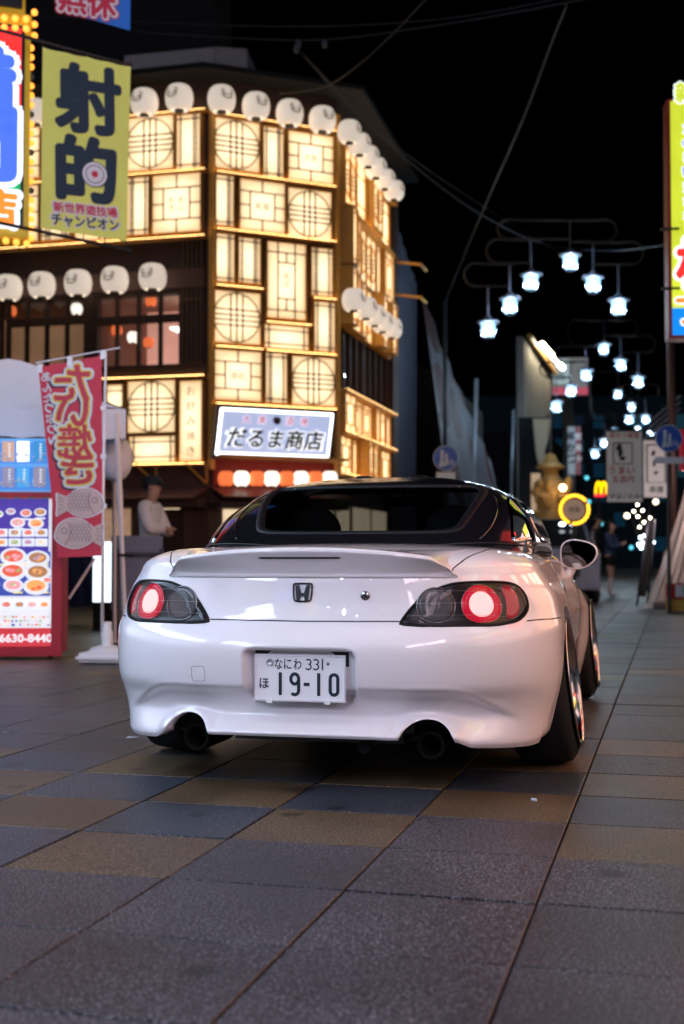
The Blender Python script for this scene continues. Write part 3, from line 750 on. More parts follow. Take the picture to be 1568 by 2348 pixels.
# --- wheels
def wheel(x, y, side, camber, r=.312, wdt=.235):
    sg = side
    Mx = Matrix.Translation((x, y, r)) @ Matrix.Rotation(R(camber) * sg, 4, 'Y')
    rl = r - .062   # rim lip radius
    def bl(mb, name, m, parent, **k):
        mb.v = [tuple(Mx @ Vector((v[0] * sg, v[1], v[2]))) for v in mb.v]
        return mb.build(name, m, parent, local=True, **k)
    h = wdt / 2
    mb = MB(); mb.lathe([(rl - .01, -h - .01), (rl + .02, -h - .004), (r - .02, -h + .014), (r - .004, -h + .03), (r, -h + .045), (r, h - .045), (r - .004, h - .030), (r - .022, h - .012), (rl + .018, h + .000), (rl - .004, h + .002), (rl - .008, h - .012)], 72, axis='x')
    ty = bl(mb, 'wheel', M_rub, car, smooth=True)
    mb = MB(); mb.lathe([(rl - .030, -h), (rl - .006, -h - .014), (rl - .006, h - .004), (rl + .008, h + .010), (rl + .012, h + .014), (rl + .008, h + .018), (rl - .002, h + .016), (rl - .006, h + .004), (rl - .014, h - .045), (rl - .045, h - .060), (rl - .065, h - .062)], 72, axis='x'); bl(mb, 'rim', M_chrome, ty, smooth=True)
    mb = MB()
    for k in range(10):
        a = 2 * PI * k / 10; ca, sa = math.cos(a), math.sin(a); tx, tz = -sa, ca
        pts = [(.03, .030), (.03, -.030), (rl - .055, -.014), (rl - .055, .014)]
        mb.prism([(h - .055, ca * p + tx * q_, sa * p + tz * q_) for p, q_ in pts], (-.025, 0, 0))
    mb.lathe([(0, h - .045), (.04, h - .045), (.05, h - .06), (.05, -h)], 20, axis='x')
    bl(mb, 'spokes', mat('wheel_grey_metal', (.25, .25, .27), .2, .9), ty)
    mb = MB()
    for k in range(36):
        a = 2 * PI * k / 36; mb.sphere((h - .030, (rl - .013) * math.cos(a), (rl - .013) * math.sin(a)), .0055, 6, 4)
    stuff(bl(mb, 'rim_bolts', M_chrome, ty))
    mb = MB(); mb.lathe([(.05, -.02), (.165, -.02), (.165, .004), (.05, .004)], 40, axis='x'); bl(mb, 'brake_disc', mat('brake_steel', (.2, .2, .2), .3, .9), ty)
    # tread grooves
    for gx in (-.05, 0., .05):
        mb = MB(); mb.lathe([(r + .0006, gx - .004), (r + .0006, gx + .004)], 72, axis='x'); bl(mb, 'tread_groove', M_gap, ty, smooth=True)
for s in (-1, 1):
    wheel(s * .757, 0., s, -6.8)
    wheel(s * .722, 2.4, s, -5.)
# --- door mirrors, aerial
for s in (-1, 1):
    cx, cy_, cz_ = s * .828, 1.33, .842
    lp = []
    for i in range(40):
        a = 2 * PI * i / 40; c, sn = math.cos(a), math.sin(a); n = 3.0
        xx = math.copysign(abs(c) ** (2 / n), c); zz = math.copysign(abs(sn) ** (2 / n), sn)
        w_ = .093 * (1 - .22 * max(0, -zz) * (1 if xx * 1 > 0 else 0)); hz = .076 * (1 - .22 * max(0, xx))
        if xx > 0 and zz > 0: hz *= .95
        lp.append((xx * w_ * s, zz * hz))
    mb = MB(); n = 40; vs = []
    for (yo, k) in ((-.005, .925), (-.008, .96), (-.004, 1.0), (.03, 1.02), (.07, .92), (.10, .66), (.115, .3)):
        vs += [(cx + x * k, cy_ + yo, cz_ + z * k) for x, z in lp]
    fs = [(k * n + i, k * n + (i + 1) % n, (k + 1) * n + (i + 1) % n, (k + 1) * n + i) for k in range(6) for i in range(n)] + [tuple(range(6 * n, 7 * n))]
    mb.add(vs, fs); mir = mb.build('door_mirror', M_paint, car, smooth=True, local=True)
    mb = MB(); mb.add([(cx + x * .93, cy_ - .0062, cz_ + z * .93) for x, z in lp], [tuple(range(n))]); mb.build('mirror_glass', mat('mirror_glass', (.32, .33, .34), .02, 1.), mir, local=True)
    mb = MB(); mb.tube([(cx - s * .035, cy_ + .03, cz_ - .055), (cx - s * .055, cy_ + .035, cz_ - .10), (cx - s * .075, cy_ + .04, cz_ - .15)], [.030, .026, .034], 12); mb.build('mirror_stalk', M_paint, mir, smooth=True, local=True)
mb = MB(); p = snap((.655, -.02, .86), 0); mb.lathe([(.017, 0), (.012, .012), (.006, .035), (.003, .052), (0, .054)], 12, c=p); mb.build('aerial_stub', M_black, car, smooth=True, local=True)
# ------------------------------------------------------------------ ground: granite tiles, street axis turned 14.6 degrees
SYAW = R(14.6)
SD = Vector((math.sin(SYAW), math.cos(SYAW), 0)); SR = Vector((math.cos(SYAW), -math.sin(SYAW), 0)); S0 = Vector((-2.2, 0, 0))
def S(s, t, z=0.): return S0 + SD * s + SR * t + Vector((0, 0, z))
class StreetFrame:
    def __init__(s, o): s.o0 = o
    def p(s, a, o, z): return s.o0 + SR * a + SD * o + Vector((0, 0, z))
SF = StreetFrame(S0)
mb = MB(SF); mb.box(-60, 60, -40, 160, -.20, -.028)
pave = struct(mb.build('pavement', mat('mortar', (.007, .007, .008), .95, noise=.3, nscale=30)))
G_grey = granite('granite_grey', (.022, .0215, .028), (.24, .23, .265)); G_blue = granite('granite_blue', (.021, .029, .043), (.17, .20, .26)); G_tan = granite('granite_tan', (.086, .055, .026), (.32, .24, .14))
TG = .473; GO = Vector((.4625, 3.041, 0))
def tile_mesh(name, mats_):
    g = TG / 2 - .0035; b = .0022; mb = MB(); h = 0.
    vs = [(-g, -g, -.03), (g, -g, -.03), (g, g, -.03), (-g, g, -.03), (-g, -g, -b), (g, -g, -b), (g, g, -b), (-g, g, -b), (-g + b, -g + b, 0), (g - b, -g + b, 0), (g - b, g - b, 0), (-g + b, g - b, 0)]
    fs = [(0, 1, 5, 4), (1, 2, 6, 5), (2, 3, 7, 6), (3, 0, 4, 7), (4, 5, 9, 8), (5, 6, 10, 9), (6, 7, 11, 10), (7, 4, 8, 11), (8, 9, 10, 11)]
    me = bpy.data.meshes.new(name); me.from_pydata(vs, [], fs); me.materials.append(mats_); me.update(); return me, vs, fs
tm = {k: tile_mesh('tile', m) for k, m in (('g', G_grey), ('b', G_blue), ('t', G_tan))}
def tile_kind(r, c):
    # rows counted away from the camera, columns to the right of the long joint
    lo = [0, 1, 1, 1]
    band = (r == 0 and c <= -2) or (r == 1 and (c <= -1 or c >= 1)) or r == 2 and c <= 0 or (3 <= r <= 5 and c >= 0) or (r == 3 and c <= -1)
    if band and not (r == 2 and c >= 1):
        if (r + c) % 2 == 0: return 't'
        return 'b' if c <= 0 else 'g'
    m = r % 10
    if r >= 11 and m in (1, 2, 3) : return 't' if (r + c) % 2 == 0 and (r * 7 + c * 3) % 5 != 0 else 'b' if (r + c) % 2 else 'g'
    return 'g'
cand = []
for r in range(-8, 110):
    for c in range(-60, 75):
        p = GO + SD * ((r + .5) * TG) + SR * ((c - .5) * TG)
        if p.y < 1.0 or p.y > 52: continue
        u = CU + FPX * p.x / p.y
        if -420 < u < 1568 + 420: cand.append((p.y, r, c, p))
cand.sort(key=lambda t: t[0])
vis = lambda t: -60 < CU + FPX * t[3].x / t[0] < 1628 and t[0] > 1.9
near = [t for t in cand if vis(t)][:300]; ids = {(t[1], t[2]) for t in near}
rest = {'g': MB(), 'b': MB(), 't': MB()}
rng = random.Random(3)
far_mb = MB()
for k_ in ('g', 'b', 't'): pass
for (y, r, c, p) in cand:
    k = tile_kind(r, c); dz = rng.uniform(-.0018, .0018); tl = rng.uniform(-.0012, .0012)
    if (r, c) in ids:
        o = bpy.data.objects.new('tile', tm[k][0]); COL.objects.link(o); o.parent = pave
        o.location = (p.x, p.y, dz); o.rotation_euler = (tl, rng.uniform(-.0012, .0012), -SYAW + rng.uniform(-.002, .002))
    else:
        n = len(far_mb.v); ca, sa = math.cos(-SYAW), math.sin(-SYAW)
        far_mb.cm = 'gbt'.index(k)
        far_mb.add([(p.x + x * ca - y_ * sa, p.y + x * sa + y_ * ca, z + dz) for x, y_, z in tm[k][1]], tm[k][2])
stuff(far_mb.build('tile', [G_grey, G_blue, G_tan], pave))
mb = MB(); q = [(-55, -38), (55, -38), (55, 1.0), (-55, 1.0)]
vs = [(-60, -38, -.002), (60, -38, -.002), (60, .95, -.002), (-60, .95, -.002), (-90, 52.6, -.002), (120, 52.6, -.002), (120, 158, -.002), (-90, 158, -.002)]
mb.add(vs, [(0, 1, 2, 3), (4, 5, 6, 7)]); struct(mb.build('street', G_grey))

# ------------------------------------------------------------------ corner restaurant building clad in lit paper-lantern boxes
AL = math.atan2(-.25, .97); C1 = (-2.31, 22.0); C2 = (-.127, 23.0)
AC = math.atan2(1.0, 2.183); AR = math.atan2(SD.y, SD.x)
FL, FC_, FR = Frame(C1, AL), Frame(C1, AC), Frame(C2, AR)
bld = thing('restaurant_building', 'corner restaurant building covered in glowing lattice lantern boxes', 'building', (-1.5, 24, 0))
M_wood = mat('dark_brown_timber', (.050, .026, .018), .6, noise=.35, nscale=6)
M_wood2 = mat('brown_plaster', (.085, .045, .032), .75, noise=.25, nscale=3)
M_ochre = mat('ochre_timber', (.66, .34, .07), .5, noise=.2, nscale=9)
M_latt = mat('lattice_timber', (.085, .035, .012), .6)
def paper(name, col, es, tubes):
    m = bpy.data.materials.new(name); m.use_nodes = True; n = m.node_tree; L = n.links.new; b = n.nodes["Principled BSDF"]
    b.inputs["Base Color"].default_value = (.8, .74, .62, 1); b.inputs["Roughness"].default_value = .7
    g = n.nodes.new("ShaderNodeTexCoord"); t = n.nodes.new("ShaderNodeTexNoise"); t.inputs["Scale"].default_value = 3.2; t.inputs["Detail"].default_value = 1.5
    L(g.outputs["Object"], t.inputs["Vector"])
    w_ = n.nodes.new("ShaderNodeTexWave"); w_.bands_direction = 'Z'; w_.inputs["Scale"].default_value = 2.6; w_.inputs["Distortion"].default_value = 0; L(g.outputs["Object"], w_.inputs["Vector"])
    # fluorescent tubes inside the box: lamp pattern seen through the paper (box coordinates 0..1 from UV)
    uv = n.nodes.new("ShaderNodeSeparateXYZ"); L(g.outputs["UV"], uv.inputs[0])
    def hump(o, p):
        a = n.nodes.new("ShaderNodeMath"); a.operation = 'SUBTRACT'; a.inputs[1].default_value = .5; L(o, a.inputs[0])
        c = n.nodes.new("ShaderNodeMath"); c.operation = 'ABSOLUTE'; L(a.outputs[0], c.inputs[0])
        d = n.nodes.new("ShaderNodeMath"); d.operation = 'MULTIPLY'; d.inputs[1].default_value = 2; L(c.outputs[0], d.inputs[0])
        e = n.nodes.new("ShaderNodeMath"); e.operation = 'POWER'; e.inputs[1].default_value = p; L(d.outputs[0], e.inputs[0])
        f = n.nodes.new("ShaderNodeMath"); f.operation = 'SUBTRACT'; f.inputs[0].default_value = 1.; L(e.outputs[0], f.inputs[1]); return f.outputs[0]
    h1, h2 = hump(uv.outputs[0], 2.2), hump(uv.outputs[1], 3.)
    mu = n.nodes.new("ShaderNodeMath"); mu.operation = 'MULTIPLY'; L(h1, mu.inputs[0]); L(h2, mu.inputs[1])
    ad = n.nodes.new("ShaderNodeMath"); ad.operation = 'MULTIPLY_ADD'; ad.inputs[1].default_value = .35; L(t.outputs["Fac"], ad.inputs[0]); L(mu.outputs[0], ad.inputs[2])
    a2 = n.nodes.new("ShaderNodeMath"); a2.operation = 'MULTIPLY_ADD'; a2.inputs[1].default_value = .12; L(w_.outputs["Fac"], a2.inputs[0]); L(ad.outputs[0], a2.inputs[2])
    r = n.nodes.new("ShaderNodeValToRGB"); e = r.color_ramp.elements
    e[0].position = .12; e[0].color = (*[c * .42 for c in (col[0], col[1] * .88, col[2] * .70)], 1); e[1].position = 1.15 if False else 1.; e[1].color = (*col, 1)
    e2 = e.new(.55); e2.color = (*[c * .72 for c in (col[0], col[1] * .95, col[2] * .86)], 1)
    a3 = n.nodes.new('ShaderNodeMath'); a3.operation = 'MULTIPLY'; a3.inputs[1].default_value = .74; L(a2.outputs[0], a3.inputs[0]); L(a3.outputs[0], r.inputs[0]); L(r.outputs[0], b.inputs["Emission Color"]); b.inputs["Emission Strength"].default_value = es
    return m
M_paper = paper('lit_paper', (1., .76, .46), 1.85, 1)
M_led = mat('amber_ledge_light', (1., .7, .4), .5, emit=(1., .58, .20), es=10.)
M_paper2 = paper('lit_paper_amber', (1., .72, .37), 2.1, 1)
def uvquad(me_obj):
    me = me_obj.data; uvl = me.uv_layers.new(name='UVMap')
    for p in me.polygons:
        for k, li in enumerate(p.loop_indices): uvl.data[li].uv = [(0, 0), (1, 0), (1, 1), (0, 1)][k % 4]
rp2 = random.Random(11)
def light_panel(F, a0, a1, z0, z1, kind, txt=None, dep=.10, pm=None, txt_l=.6, lat=None):
    """a lit box on a facade: case, paper front, lattice bars"""
    lat = lat or M_latt
    mb = MB(F); f = .028
    mb.box(a0, a1, 0, dep - .012, z0, z1); mb.box(a0, a0 + f, dep - .0115, dep + .032, z0, z1); mb.box(a1 - f, a1, dep - .0115, dep + .032, z0, z1); mb.box(a0 + f, a1 - f, dep - .0115, dep + .032, z0, z0 + f); mb.box(a0 + f, a1 - f, dep - .0115, dep + .032, z1 - f, z1)
    box = mb.build('light_box', M_ochre, bld)
    mb = MB(); mb.quad(F.p(a0 + f, dep, z0 + f), F.p(a1 - f, dep, z0 + f), F.p(a1 - f, dep, z1 - f), F.p(a0 + f, dep, z1 - f)); pp = mb.build('paper_screen', pm or M_paper, box); uvquad(pp)
    mb = MB(F); o0, o1 = dep - .012, dep + .022; w, h = a1 - a0, z1 - z0; b = .0115
    V_ = lambda x, za=z0 + f, zb=z1 - f: mb.box(x - b, x + b, dep + .001, o1, za, zb)
    H_ = lambda z, xa=a0 + f, xb=a1 - f: mb.box(xa, xb, dep + .001, o1 - .004, z - b, z + b)
    if kind == 'circle':
        cx, cz, r = (a0 + a1) / 2, (z0 + z1) / 2, min(w, h) * .465; rx = w * .465
        pts = [F.p(cx + rx * math.cos(t), dep + .012, cz + r * math.sin(t)) for t in [2 * PI * i / 36 for i in range(36)]]
        mb.tube(pts, b * 1.15, 5, closed=True)
        for k in (-.26, 0, .26):
            L_ = math.sqrt(1 - k * k); V_(cx + k * rx, cz - r * L_, cz + r * L_)
        V_(cx, z0 + f, z1 - f)
        for k in (-.40, -.13, .13, .40):
            L_ = math.sqrt(1 - k * k); H_(cz + k * r * .8, cx - rx * L_, cx + rx * L_)
    elif kind == 'vert':
        V_(a0 + w * .20); V_(a1 - w * .20)
        if w > .34: V_(a0 + w * .30) if rp2.random() < .5 else V_(a1 - w * .30)
        H_(z0 + h * .10); H_(z1 - h * .10)
    elif kind == 'horiz':
        V_(a0 + w * .12); V_(a1 - w * .12); H_(z0 + h * .24); H_(z1 - h * .24)
    elif kind == 'tall':
        x1, x2 = a0 + w * .29, a1 - w * .29; V_(x1); V_(x2); H_(z1 - h * .14); H_(z0 + h * .12)
        H_(z1 - h * .27, x1, x2); H_(z0 + h * .27, x1, x2); V_((x1 + x2) / 2, z1 - h * .27, z1 - h * .14); V_((x1 + x2) / 2, z0 + h * .12, z0 + h * .27)
    elif kind == 'text':
        x1, x2, y1, y2 = a0 + w * .24, a1 - w * .24, z0 + h * .24, z1 - h * .24
        H_(y1); H_(y2); V_(x1, y1, y2); V_(x2, y1, y2); V_((a0 + a1) / 2, z0 + f, y1); V_((a0 + a1) / 2, y2, z1 - f)
        H_((y1 + y2) / 2, a0 + f, x1); H_((y1 + y2) / 2, x2, a1 - f)
    mb.build('lattice', lat, box)
    if txt:
        for (st, fa, fz, hh) in txt: lettering(st, F.q, a0 + w * fa, z0 + h * fz, H=hh, m=M_ink, parent=bld, off=dep + .004, bold=-.008 if len(st) < 2 else 0., name='lettering')
    return box
def pxpanel(F, u0, v0, u1, v1, kind, **k):
    a0, zt = F.pix(u0, v0, .1); a1, zb = F.pix(u1, v1, .1); light_panel(F, a0 + .006, a1 - .006, zb + .006, zt - .006, kind, dep=rp2.choice((.09, .11, .13)), **k)
# corner face
for q in [(484.7, 263.6, 597, 401.8, 'circle'), (598.8, 286.9, 650.5, 415.8, 'vert'), (657, 295.6, 765.5, 428, 'text', [('大阪', .5, .5, .13)]),
          (482.6, 395, 537.4, 524.6, 'vert'), (545, 406, 654, 542, 'text', [('串揚', .5, .5, .13)]), (657, 424.6, 762.4, 557.5, 'circle'),
          (484, 529, 540, 651.8, 'vert'), (543, 540, 598.8, 656, 'vert'), (609.4, 548.7, 703.7, 738, 'tall', [('串カツ'[:1], .5, .56, .13), ('酒', .5, .46, .13)]), (711, 563, 764.8, 684, 'vert'),
          (485, 660, 600, 795, 'circle'), (603, 738.8, 710, 808, 'horiz'), (715.4, 687.6, 768.4, 812, 'vert'),
          (487, 797, 600, 925, 'text', [('酒処', .5, .5, .14)]), (604, 804.5, 658.8, 929, 'vert'), (665, 812, 770, 936, 'circle')]:
    pxpanel(FC_, *q[:5], txt=q[5] if len(q) > 5 else None)
# left face
for q in [(288, 268, 402, 390, 'circle'), (404, 263, 464, 390, 'vert'), (222, 274, 286, 394, 'vert'), (100, 284, 218, 404, 'circle'), (-20, 292, 96, 412, 'text'),
          (289, 406, 344, 540, 'vert'), (347, 401, 463, 532, 'text', [('おき', .40, .5, .13), ('おに', .60, .5, .13)]), (170, 414, 286, 549, 'circle'), (95, 420, 167, 552, 'vert'), (-20, 424, 92, 556, 'text'),
          (291, 872, 406, 994, 'circle'), (294, 998, 406, 1063, 'horiz'), (411, 871, 468, 1060, 'plain'), (238, 879, 288, 950, 'horiz'), (240, 955, 290, 1066, 'vert'), (120, 884, 234, 1000, 'circle'), (120, 1004, 236, 1070, 'horiz'), (0, 890, 116, 1010, 'text')]:
    pxpanel(FL, *q[:5], txt=None if q[4] == 'plain' or len(q) < 6 else [(q[5][0][0][0] + '\n' + q[5][0][0][1], .40, .5, .26), (q[5][1][0][0] + '\n' + q[5][1][0][1], .60, .5, .26)] if len(q[5]) == 2 else q[5])
a0, zt = FL.pix(411, 871, .1); a1, zb = FL.pix(468, 1060, .1)
for i, ch in enumerate('お好み焼き'):
    lettering(ch, FL.q, (a0 + a1) / 2, zt - (zt - zb) * (.14 + .18 * i), W=.17, H=.17, m=M_ink, parent=bld, off=.142, name='lettering')
# right face (long street side)
LR = 4.35
zs = lambda v: CAMH + (HOR - v) / FPX * 23.0
def rz(v): return CAMH + (HOR - v) * 23.0 / FPX
kinds = ['vert', 'text', 'circle', 'vert', 'text', 'vert', 'circle', 'text', 'vert']
for (zt, zb, rows_) in ((rz(318), rz(600), 2), (rz(893), rz(1090), 2)):
    hh = (zt - zb) / rows_
    for r_ in range(rows_ + (1 if rows_ == 2 and zt > 5 else 0)):
        a = .06; k = r_
        while a < LR - .35:
            wd = rp2.choice((.45, .8, .85)); kd = 'vert' if wd < .6 else rp2.choice(('circle', 'text', 'horiz', 'tall', 'text')); wd = min(wd, LR - a)
            light_panel(FR, a, a + wd - .02, zt - hh * (r_ + 1) + .02, zt - hh * r_ - .02, kd, dep=rp2.choice((.07, .16, .30)), pm=M_paper2, lat=M_ochre); a += wd
# walls and storeys
ZTW = FL.pix(470, 262, .1)[1]
mb = MB(FL); mb.box(-9, -.0, -.25, 0, rz(545) - .1, ZTW); mb.box(-9, 0, -.25, 0, -.2, rz(868)); mb.box(-9, 0, -.25, .0, rz(690), rz(545) - .1)
mb.build('wall', M_wood2, bld)
mb = MB(FC_); L_ = math.hypot(2.183, 1.0); mb.box(0, L_, -.25, -.005, -.2, ZTW + .1); mb.build('wall', M_wood2, bld)
mb = MB(FR); mb.box(0, 5.4, -.25, -.005, -.2, rz(893)); mb.box(0, 5.4, -.25, -.005, rz(640), ZTW + .1); mb.box(LR + .1, 5.0, -.25, .12, 0, ZTW + .1); mb.box(0, 5.4, -2.6, -2.5, 0, ZTW); mb.build('wall', M_wood, bld)
# eaves band and roof
def poly_ring(z, off, back=6.):
    a = FL.p(-9, off, z); b = FL.p(0, off, z) + (FC_.out * off) * .25; c = FC_.p(L_, off, z) + FR.out * off * .6; d = FR.p(5.4, off, z); e = FR.p(5.4, -7, z); f = FL.p(-9, -7, z)
    return [a, b, c, d, e, f]
ZT0 = FL.pix(470, 262, .1)[1] + .02
mb = MB(); mb.prism(poly_ring(ZT0, .03), (0, 0, .62)); mb.build('frieze', mat('dark_eave_timber', (.035, .018, .013), .7, noise=.3, nscale=3), bld)
mb = MB(); mb.prism(poly_ring(ZT0 + .62, .5), (0, 0, .09)); top = poly_ring(ZT0 + .711, .5); apex = poly_ring(ZT0 + .95, -1.6)
vs = top + apex; mb.add(vs, [tuple(range(6))[::-1], tuple(range(6, 12))] + [(i, (i + 1) % 6, 6 + (i + 1) % 6, 6 + i) for i in range(6)]); mb.build('roof', mat('dark_roof', (.004, .005, .007), .8), bld)
# corner posts, in ochre timber
M_post = mat('amber_post', (.78, .44, .10), .45, noise=.2)
mb = MB(); 
for F, a in ((FC_, 0.), (FC_, L_)):
    mb.tube([F.p(a, .10, rz(1085)), F.p(a, .10, rz(262) + .05)], .062, 4)
mb.build('corner_post', M_post, bld)
# ledges between the rows of boxes
LED_ = [(FL, -9, -.02, FL.pix(400, v, .1)[1] - .002) for v in (262, 398, 548, 866, 1066)]
for u0_, u1_, v_ in ((484, 769, 263), (484, 769, 396), (484, 769, 527), (484, 602, 656), (606, 712, 741), (713, 769, 686), (484, 602, 796), (606, 769, 806), (484, 769, 927)):
    LED_.append((FC_, max(.04, FC_.pix(u0_, v_, .1)[0]), min(L_ - .04, FC_.pix(u1_, v_, .1)[0]), FC_.pix(u0_, v_, .1)[1]))
for F, aa, ab, zl_ in LED_:
    if 1:
        mb = MB(F); mb.box(aa, ab, .0, .21, zl_ - .016, zl_ + .016); mb.build('ledge', M_ochre, bld); mb = MB(F); mb.box(aa + .02, ab - .02, .180, .198, zl_ + .0165, zl_ + .026); mb.build('ledge_light', M_led, bld)
for z in (rz(315), rz(460), rz(893), rz(990), rz(1088)):
    mb = MB(FR); mb.box(0, LR + .05, 0, .24, z - .02, z + .02); mb.build('ledge', M_ochre, bld); mb = MB(FR); mb.box(.02, LR, .21, .23, z + .0205, z + .030); mb.build('ledge_light', M_led, bld)
# open steel frame bracket at the far end of the right side
mb = MB(FR); 
for z in (rz(470), rz(560)): mb = MB(); mb.tube([FR.p(LR, .1, z), FR.p(LR, .75, z - .1), FR.p(LR + .6, .75, z - .1)], .03, 6); mb.build('bracket', M_ochre, bld)
# first-floor windows on the left face: fascia, posts, a furnished lit room behind
def room(F, a0, a1, z0, z1, wallcol, es, depth=2.4):
    mb = MB(F); mb.box(a0, a1, -depth - .05, -depth, z0 - .2, z1 + .1); r_ = mb.build('room_wall', wallcol, bld)
    mb = MB(F); mb.box(a0, a1, -depth, -.3, z0 - .25, z0 - .2); mb.box(a0, a1, -depth, -.3, z1 + .1, z1 + .15); mb.box(a0 - .05, a0, -depth, -.3, z0 - .2, z1 + .1); mb.box(a1, a1 + .05, -depth, -.3, z0 - .2, z1 + .1); mb.build('room_lining', mat('room_lining', (.35, .2, .15), .8), bld)
    return r_
M_roomred = mat('glowing_room_wall', (.50, .24, .20), .8, emit=(.95, .45, .34), es=.75, noise=.45, nscale=1.6)  # room lighting is put into these walls as their own glow
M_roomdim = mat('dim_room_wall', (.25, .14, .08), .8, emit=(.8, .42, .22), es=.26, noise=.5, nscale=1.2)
def zf(v, off=0., u=300): return FL.pix(u, v, off)[1]
def af(u, v=760, off=0.): return FL.pix(u, v, off)[0]
zw0, zw1 = zf(845), zf(668)
room(FL, af(215), af(425), zw0, zw1, M_roomred, .3); room(FL, af(-160), af(205), zw0, zw1, M_roomdim, .2)
M_glass = clear_mat('window_glass', (.82, .84, .86))
def window(F, a0, a1, z0, z1, nx, zsplit, m=None):
    m = m or M_wood
    mb = MB(F); f = .05
    mb.box(a0, a1, -.10, .03, z0, z0 + f); mb.box(a0, a1, -.10, .03, z1 - f, z1); mb.box(a0, a0 + f, -.10, .028, z0 + f, z1 - f); mb.box(a1 - f, a1, -.10, .028, z0 + f, z1 - f)
    mb.box(a0 + f, a1 - f, -.09, .022, zsplit - .07, zsplit + .07)
    for i in range(1, nx):
        x = a0 + (a1 - a0) * i / nx; mb.box(x - .028, x + .028, -.08, .015, z0 + f, zsplit - .07); mb.box(x - .028, x + .028, -.08, .015, zsplit + .07, z1 - f)
    wf = mb.build('window', m, bld)
    for i in range(nx):
        xa, xb = a0 + (a1 - a0) * i / nx, a0 + (a1 - a0) * (i + 1) / nx
        for (za, zb) in ((z0, zsplit - .07), (zsplit + .07, z1)):
            mb = MB(); mb.quad(F.p(xa, -.04, za), F.p(xb, -.04, za), F.p(xb, -.04, zb), F.p(xa, -.04, zb)); mb.build('pane', M_glass, wf)
window(FL, af(219), af(417), zw0, zw1, 4, zf(733)); window(FL, af(15), af(199), zw0, zw1, 4, zf(737, u=100)); window(FL, af(-160), af(5), zw0, zw1, 4, zf(740, u=20))
mb = MB(FL); mb.box(af(199), af(219), -.25, .05, zw0, zw1 + .3); mb.box(-9, af(-160), -.25, .0, zw0, zw1 + .3); mb.box(-9, 0, 0, .16, zw0 - .16, zw0); mb.build('window_post', M_wood, bld)
mb = MB(FL); mb.box(-9, af(470), -.02, .08, zw1, zf(625)); mb.build('fascia', mat('fascia_timber', (.13, .07, .05), .6, noise=.2), bld)
mb = MB(FL); mb.box(-9, af(470), -.02, .02, zf(625), zf(552)); mb.build('fascia', M_wood, bld)
mb = MB(FL); mb.box(af(417), -.03, -.1, .02, zf(868), zf(545)); mb.build('wall', M_wood, bld)
for i in range(5):
    x = af(420 + 10.5 * i, 700); mb = MB(FL); mb.box(x, x + .022, .02, .07, zf(842), zf(543)); mb.build('slat', mat('slat_timber', (.17, .11, .06), .6), bld)
for z in (zf(842), zf(694), zf(543)): mb = MB(FL); mb.box(af(418), af(466), .022, .065, z - .012, z + .012); mb.build('slat', mat('slat_timber'), bld)
# ceiling light, and small lamps hanging inside the first-floor room
mb = MB(FL); mb.box(af(345), af(408), -1.9, -.9, zf(733) - .02, zf(733) + .01); mb.build('ceiling_light', mat('ceiling_panel_light', (1, 1, 1), .5, emit=(1, .93, .82), es=4.), bld)
# right face first-floor windows
window(FR, .12, 2.1, rz(893) + .05, rz(640), 4, rz(700)); window(FR, 2.2, 4.3, rz(893) + .05, rz(640), 4, rz(700))
mb = MB(FR); mb.box(.1, 4.3, -2.5, -2.45, rz(893), rz(640)); mb.build('room_wall', mat('dim_red_room', (.12, .05, .04), .8, emit=(.5, .15, .1), es=.05, noise=.6, nscale=2), bld)  # back wall glows faintly in place of room lamps
# ground floor: tiled canopy, brackets, shopfront
def canopy(F, a0, a1, z, out_, drop):
    n = max(1, int((a1 - a0) / .27)); 
    for i in range(n):
        for r_ in range(3):
            xa = a0 + (a1 - a0) * i / n; xb = a0 + (a1 - a0) * (i + 1) / n - .012
            o0, o1 = out_ * r_ / 3, out_ * (r_ + 1.15) / 3; za, zb = z - drop * r_ / 3, z - drop * (r_ + 1) / 3
            mb = MB(); mb.prism([F.p(xa, o0, za), F.p(xb, o0, za), F.p(xb, o1, zb), F.p(xa, o1, zb)], (0, 0, .03)); mb.build('roof_tile', M_rooftile, bld)
M_rooftile = mat('red_brown_roof_tile', (.20, .085, .075), .45, noise=.4, nscale=2)
canopy(FL, -3.2, 0, rz(1128), .75, .2); canopy(FC_, 0, L_, rz(1125), .75, .2)
mb = MB(FL); mb.box(-9, 0, 0, .08, rz(1150), rz(1070)); mb.box(-9, 0, .0, .55, rz(1168), rz(1152)); mb.build('canopy_beam', M_wood2, bld)
mb = MB(FC_); mb.box(0, L_, 0, .60, rz(1172), rz(1158)); mb.build('canopy_beam', M_wood, bld)
for a in (-.95, -.02, -2.1):
    mb = MB(FL); mb.tube([FL.p(a, .15, rz(1072)), FL.p(a, .05, rz(1120))], .022, 6); mb.tube([FL.p(a - .28, .35, rz(1074)), FL.p(a, .05, rz(1118))], .022, 6); mb.build('bracket', M_ochre, bld)
M_shop = mat('lit_shop_window', (.8, .7, .5), .5, emit=(1., .76, .48), es=.85, noise=.25, nscale=2.2)
mb = MB(FL); mb.box(af(362, 1200), af(412, 1200), .0, .05, zf(1265), zf(1166)); mb.build('shop_window', M_shop, bld)
mb = MB(FL); mb.box(af(240, 1200), af(300, 1200), .0, .05, zf(1268), zf(1166)); mb.build('shop_window', mat('lit_shop_window_dim', (.6, .4, .3), .5, emit=(1., .62, .38), es=.28, noise=.3), bld)
for (w0_, w1_) in ((.25, .62), (.9, 1.25), (1.45, 2.36)): mb = MB(FC_); mb.box(w0_, w1_, .0, .04, .4, 1.72); mb.build('shop_window', M_shop, bld)
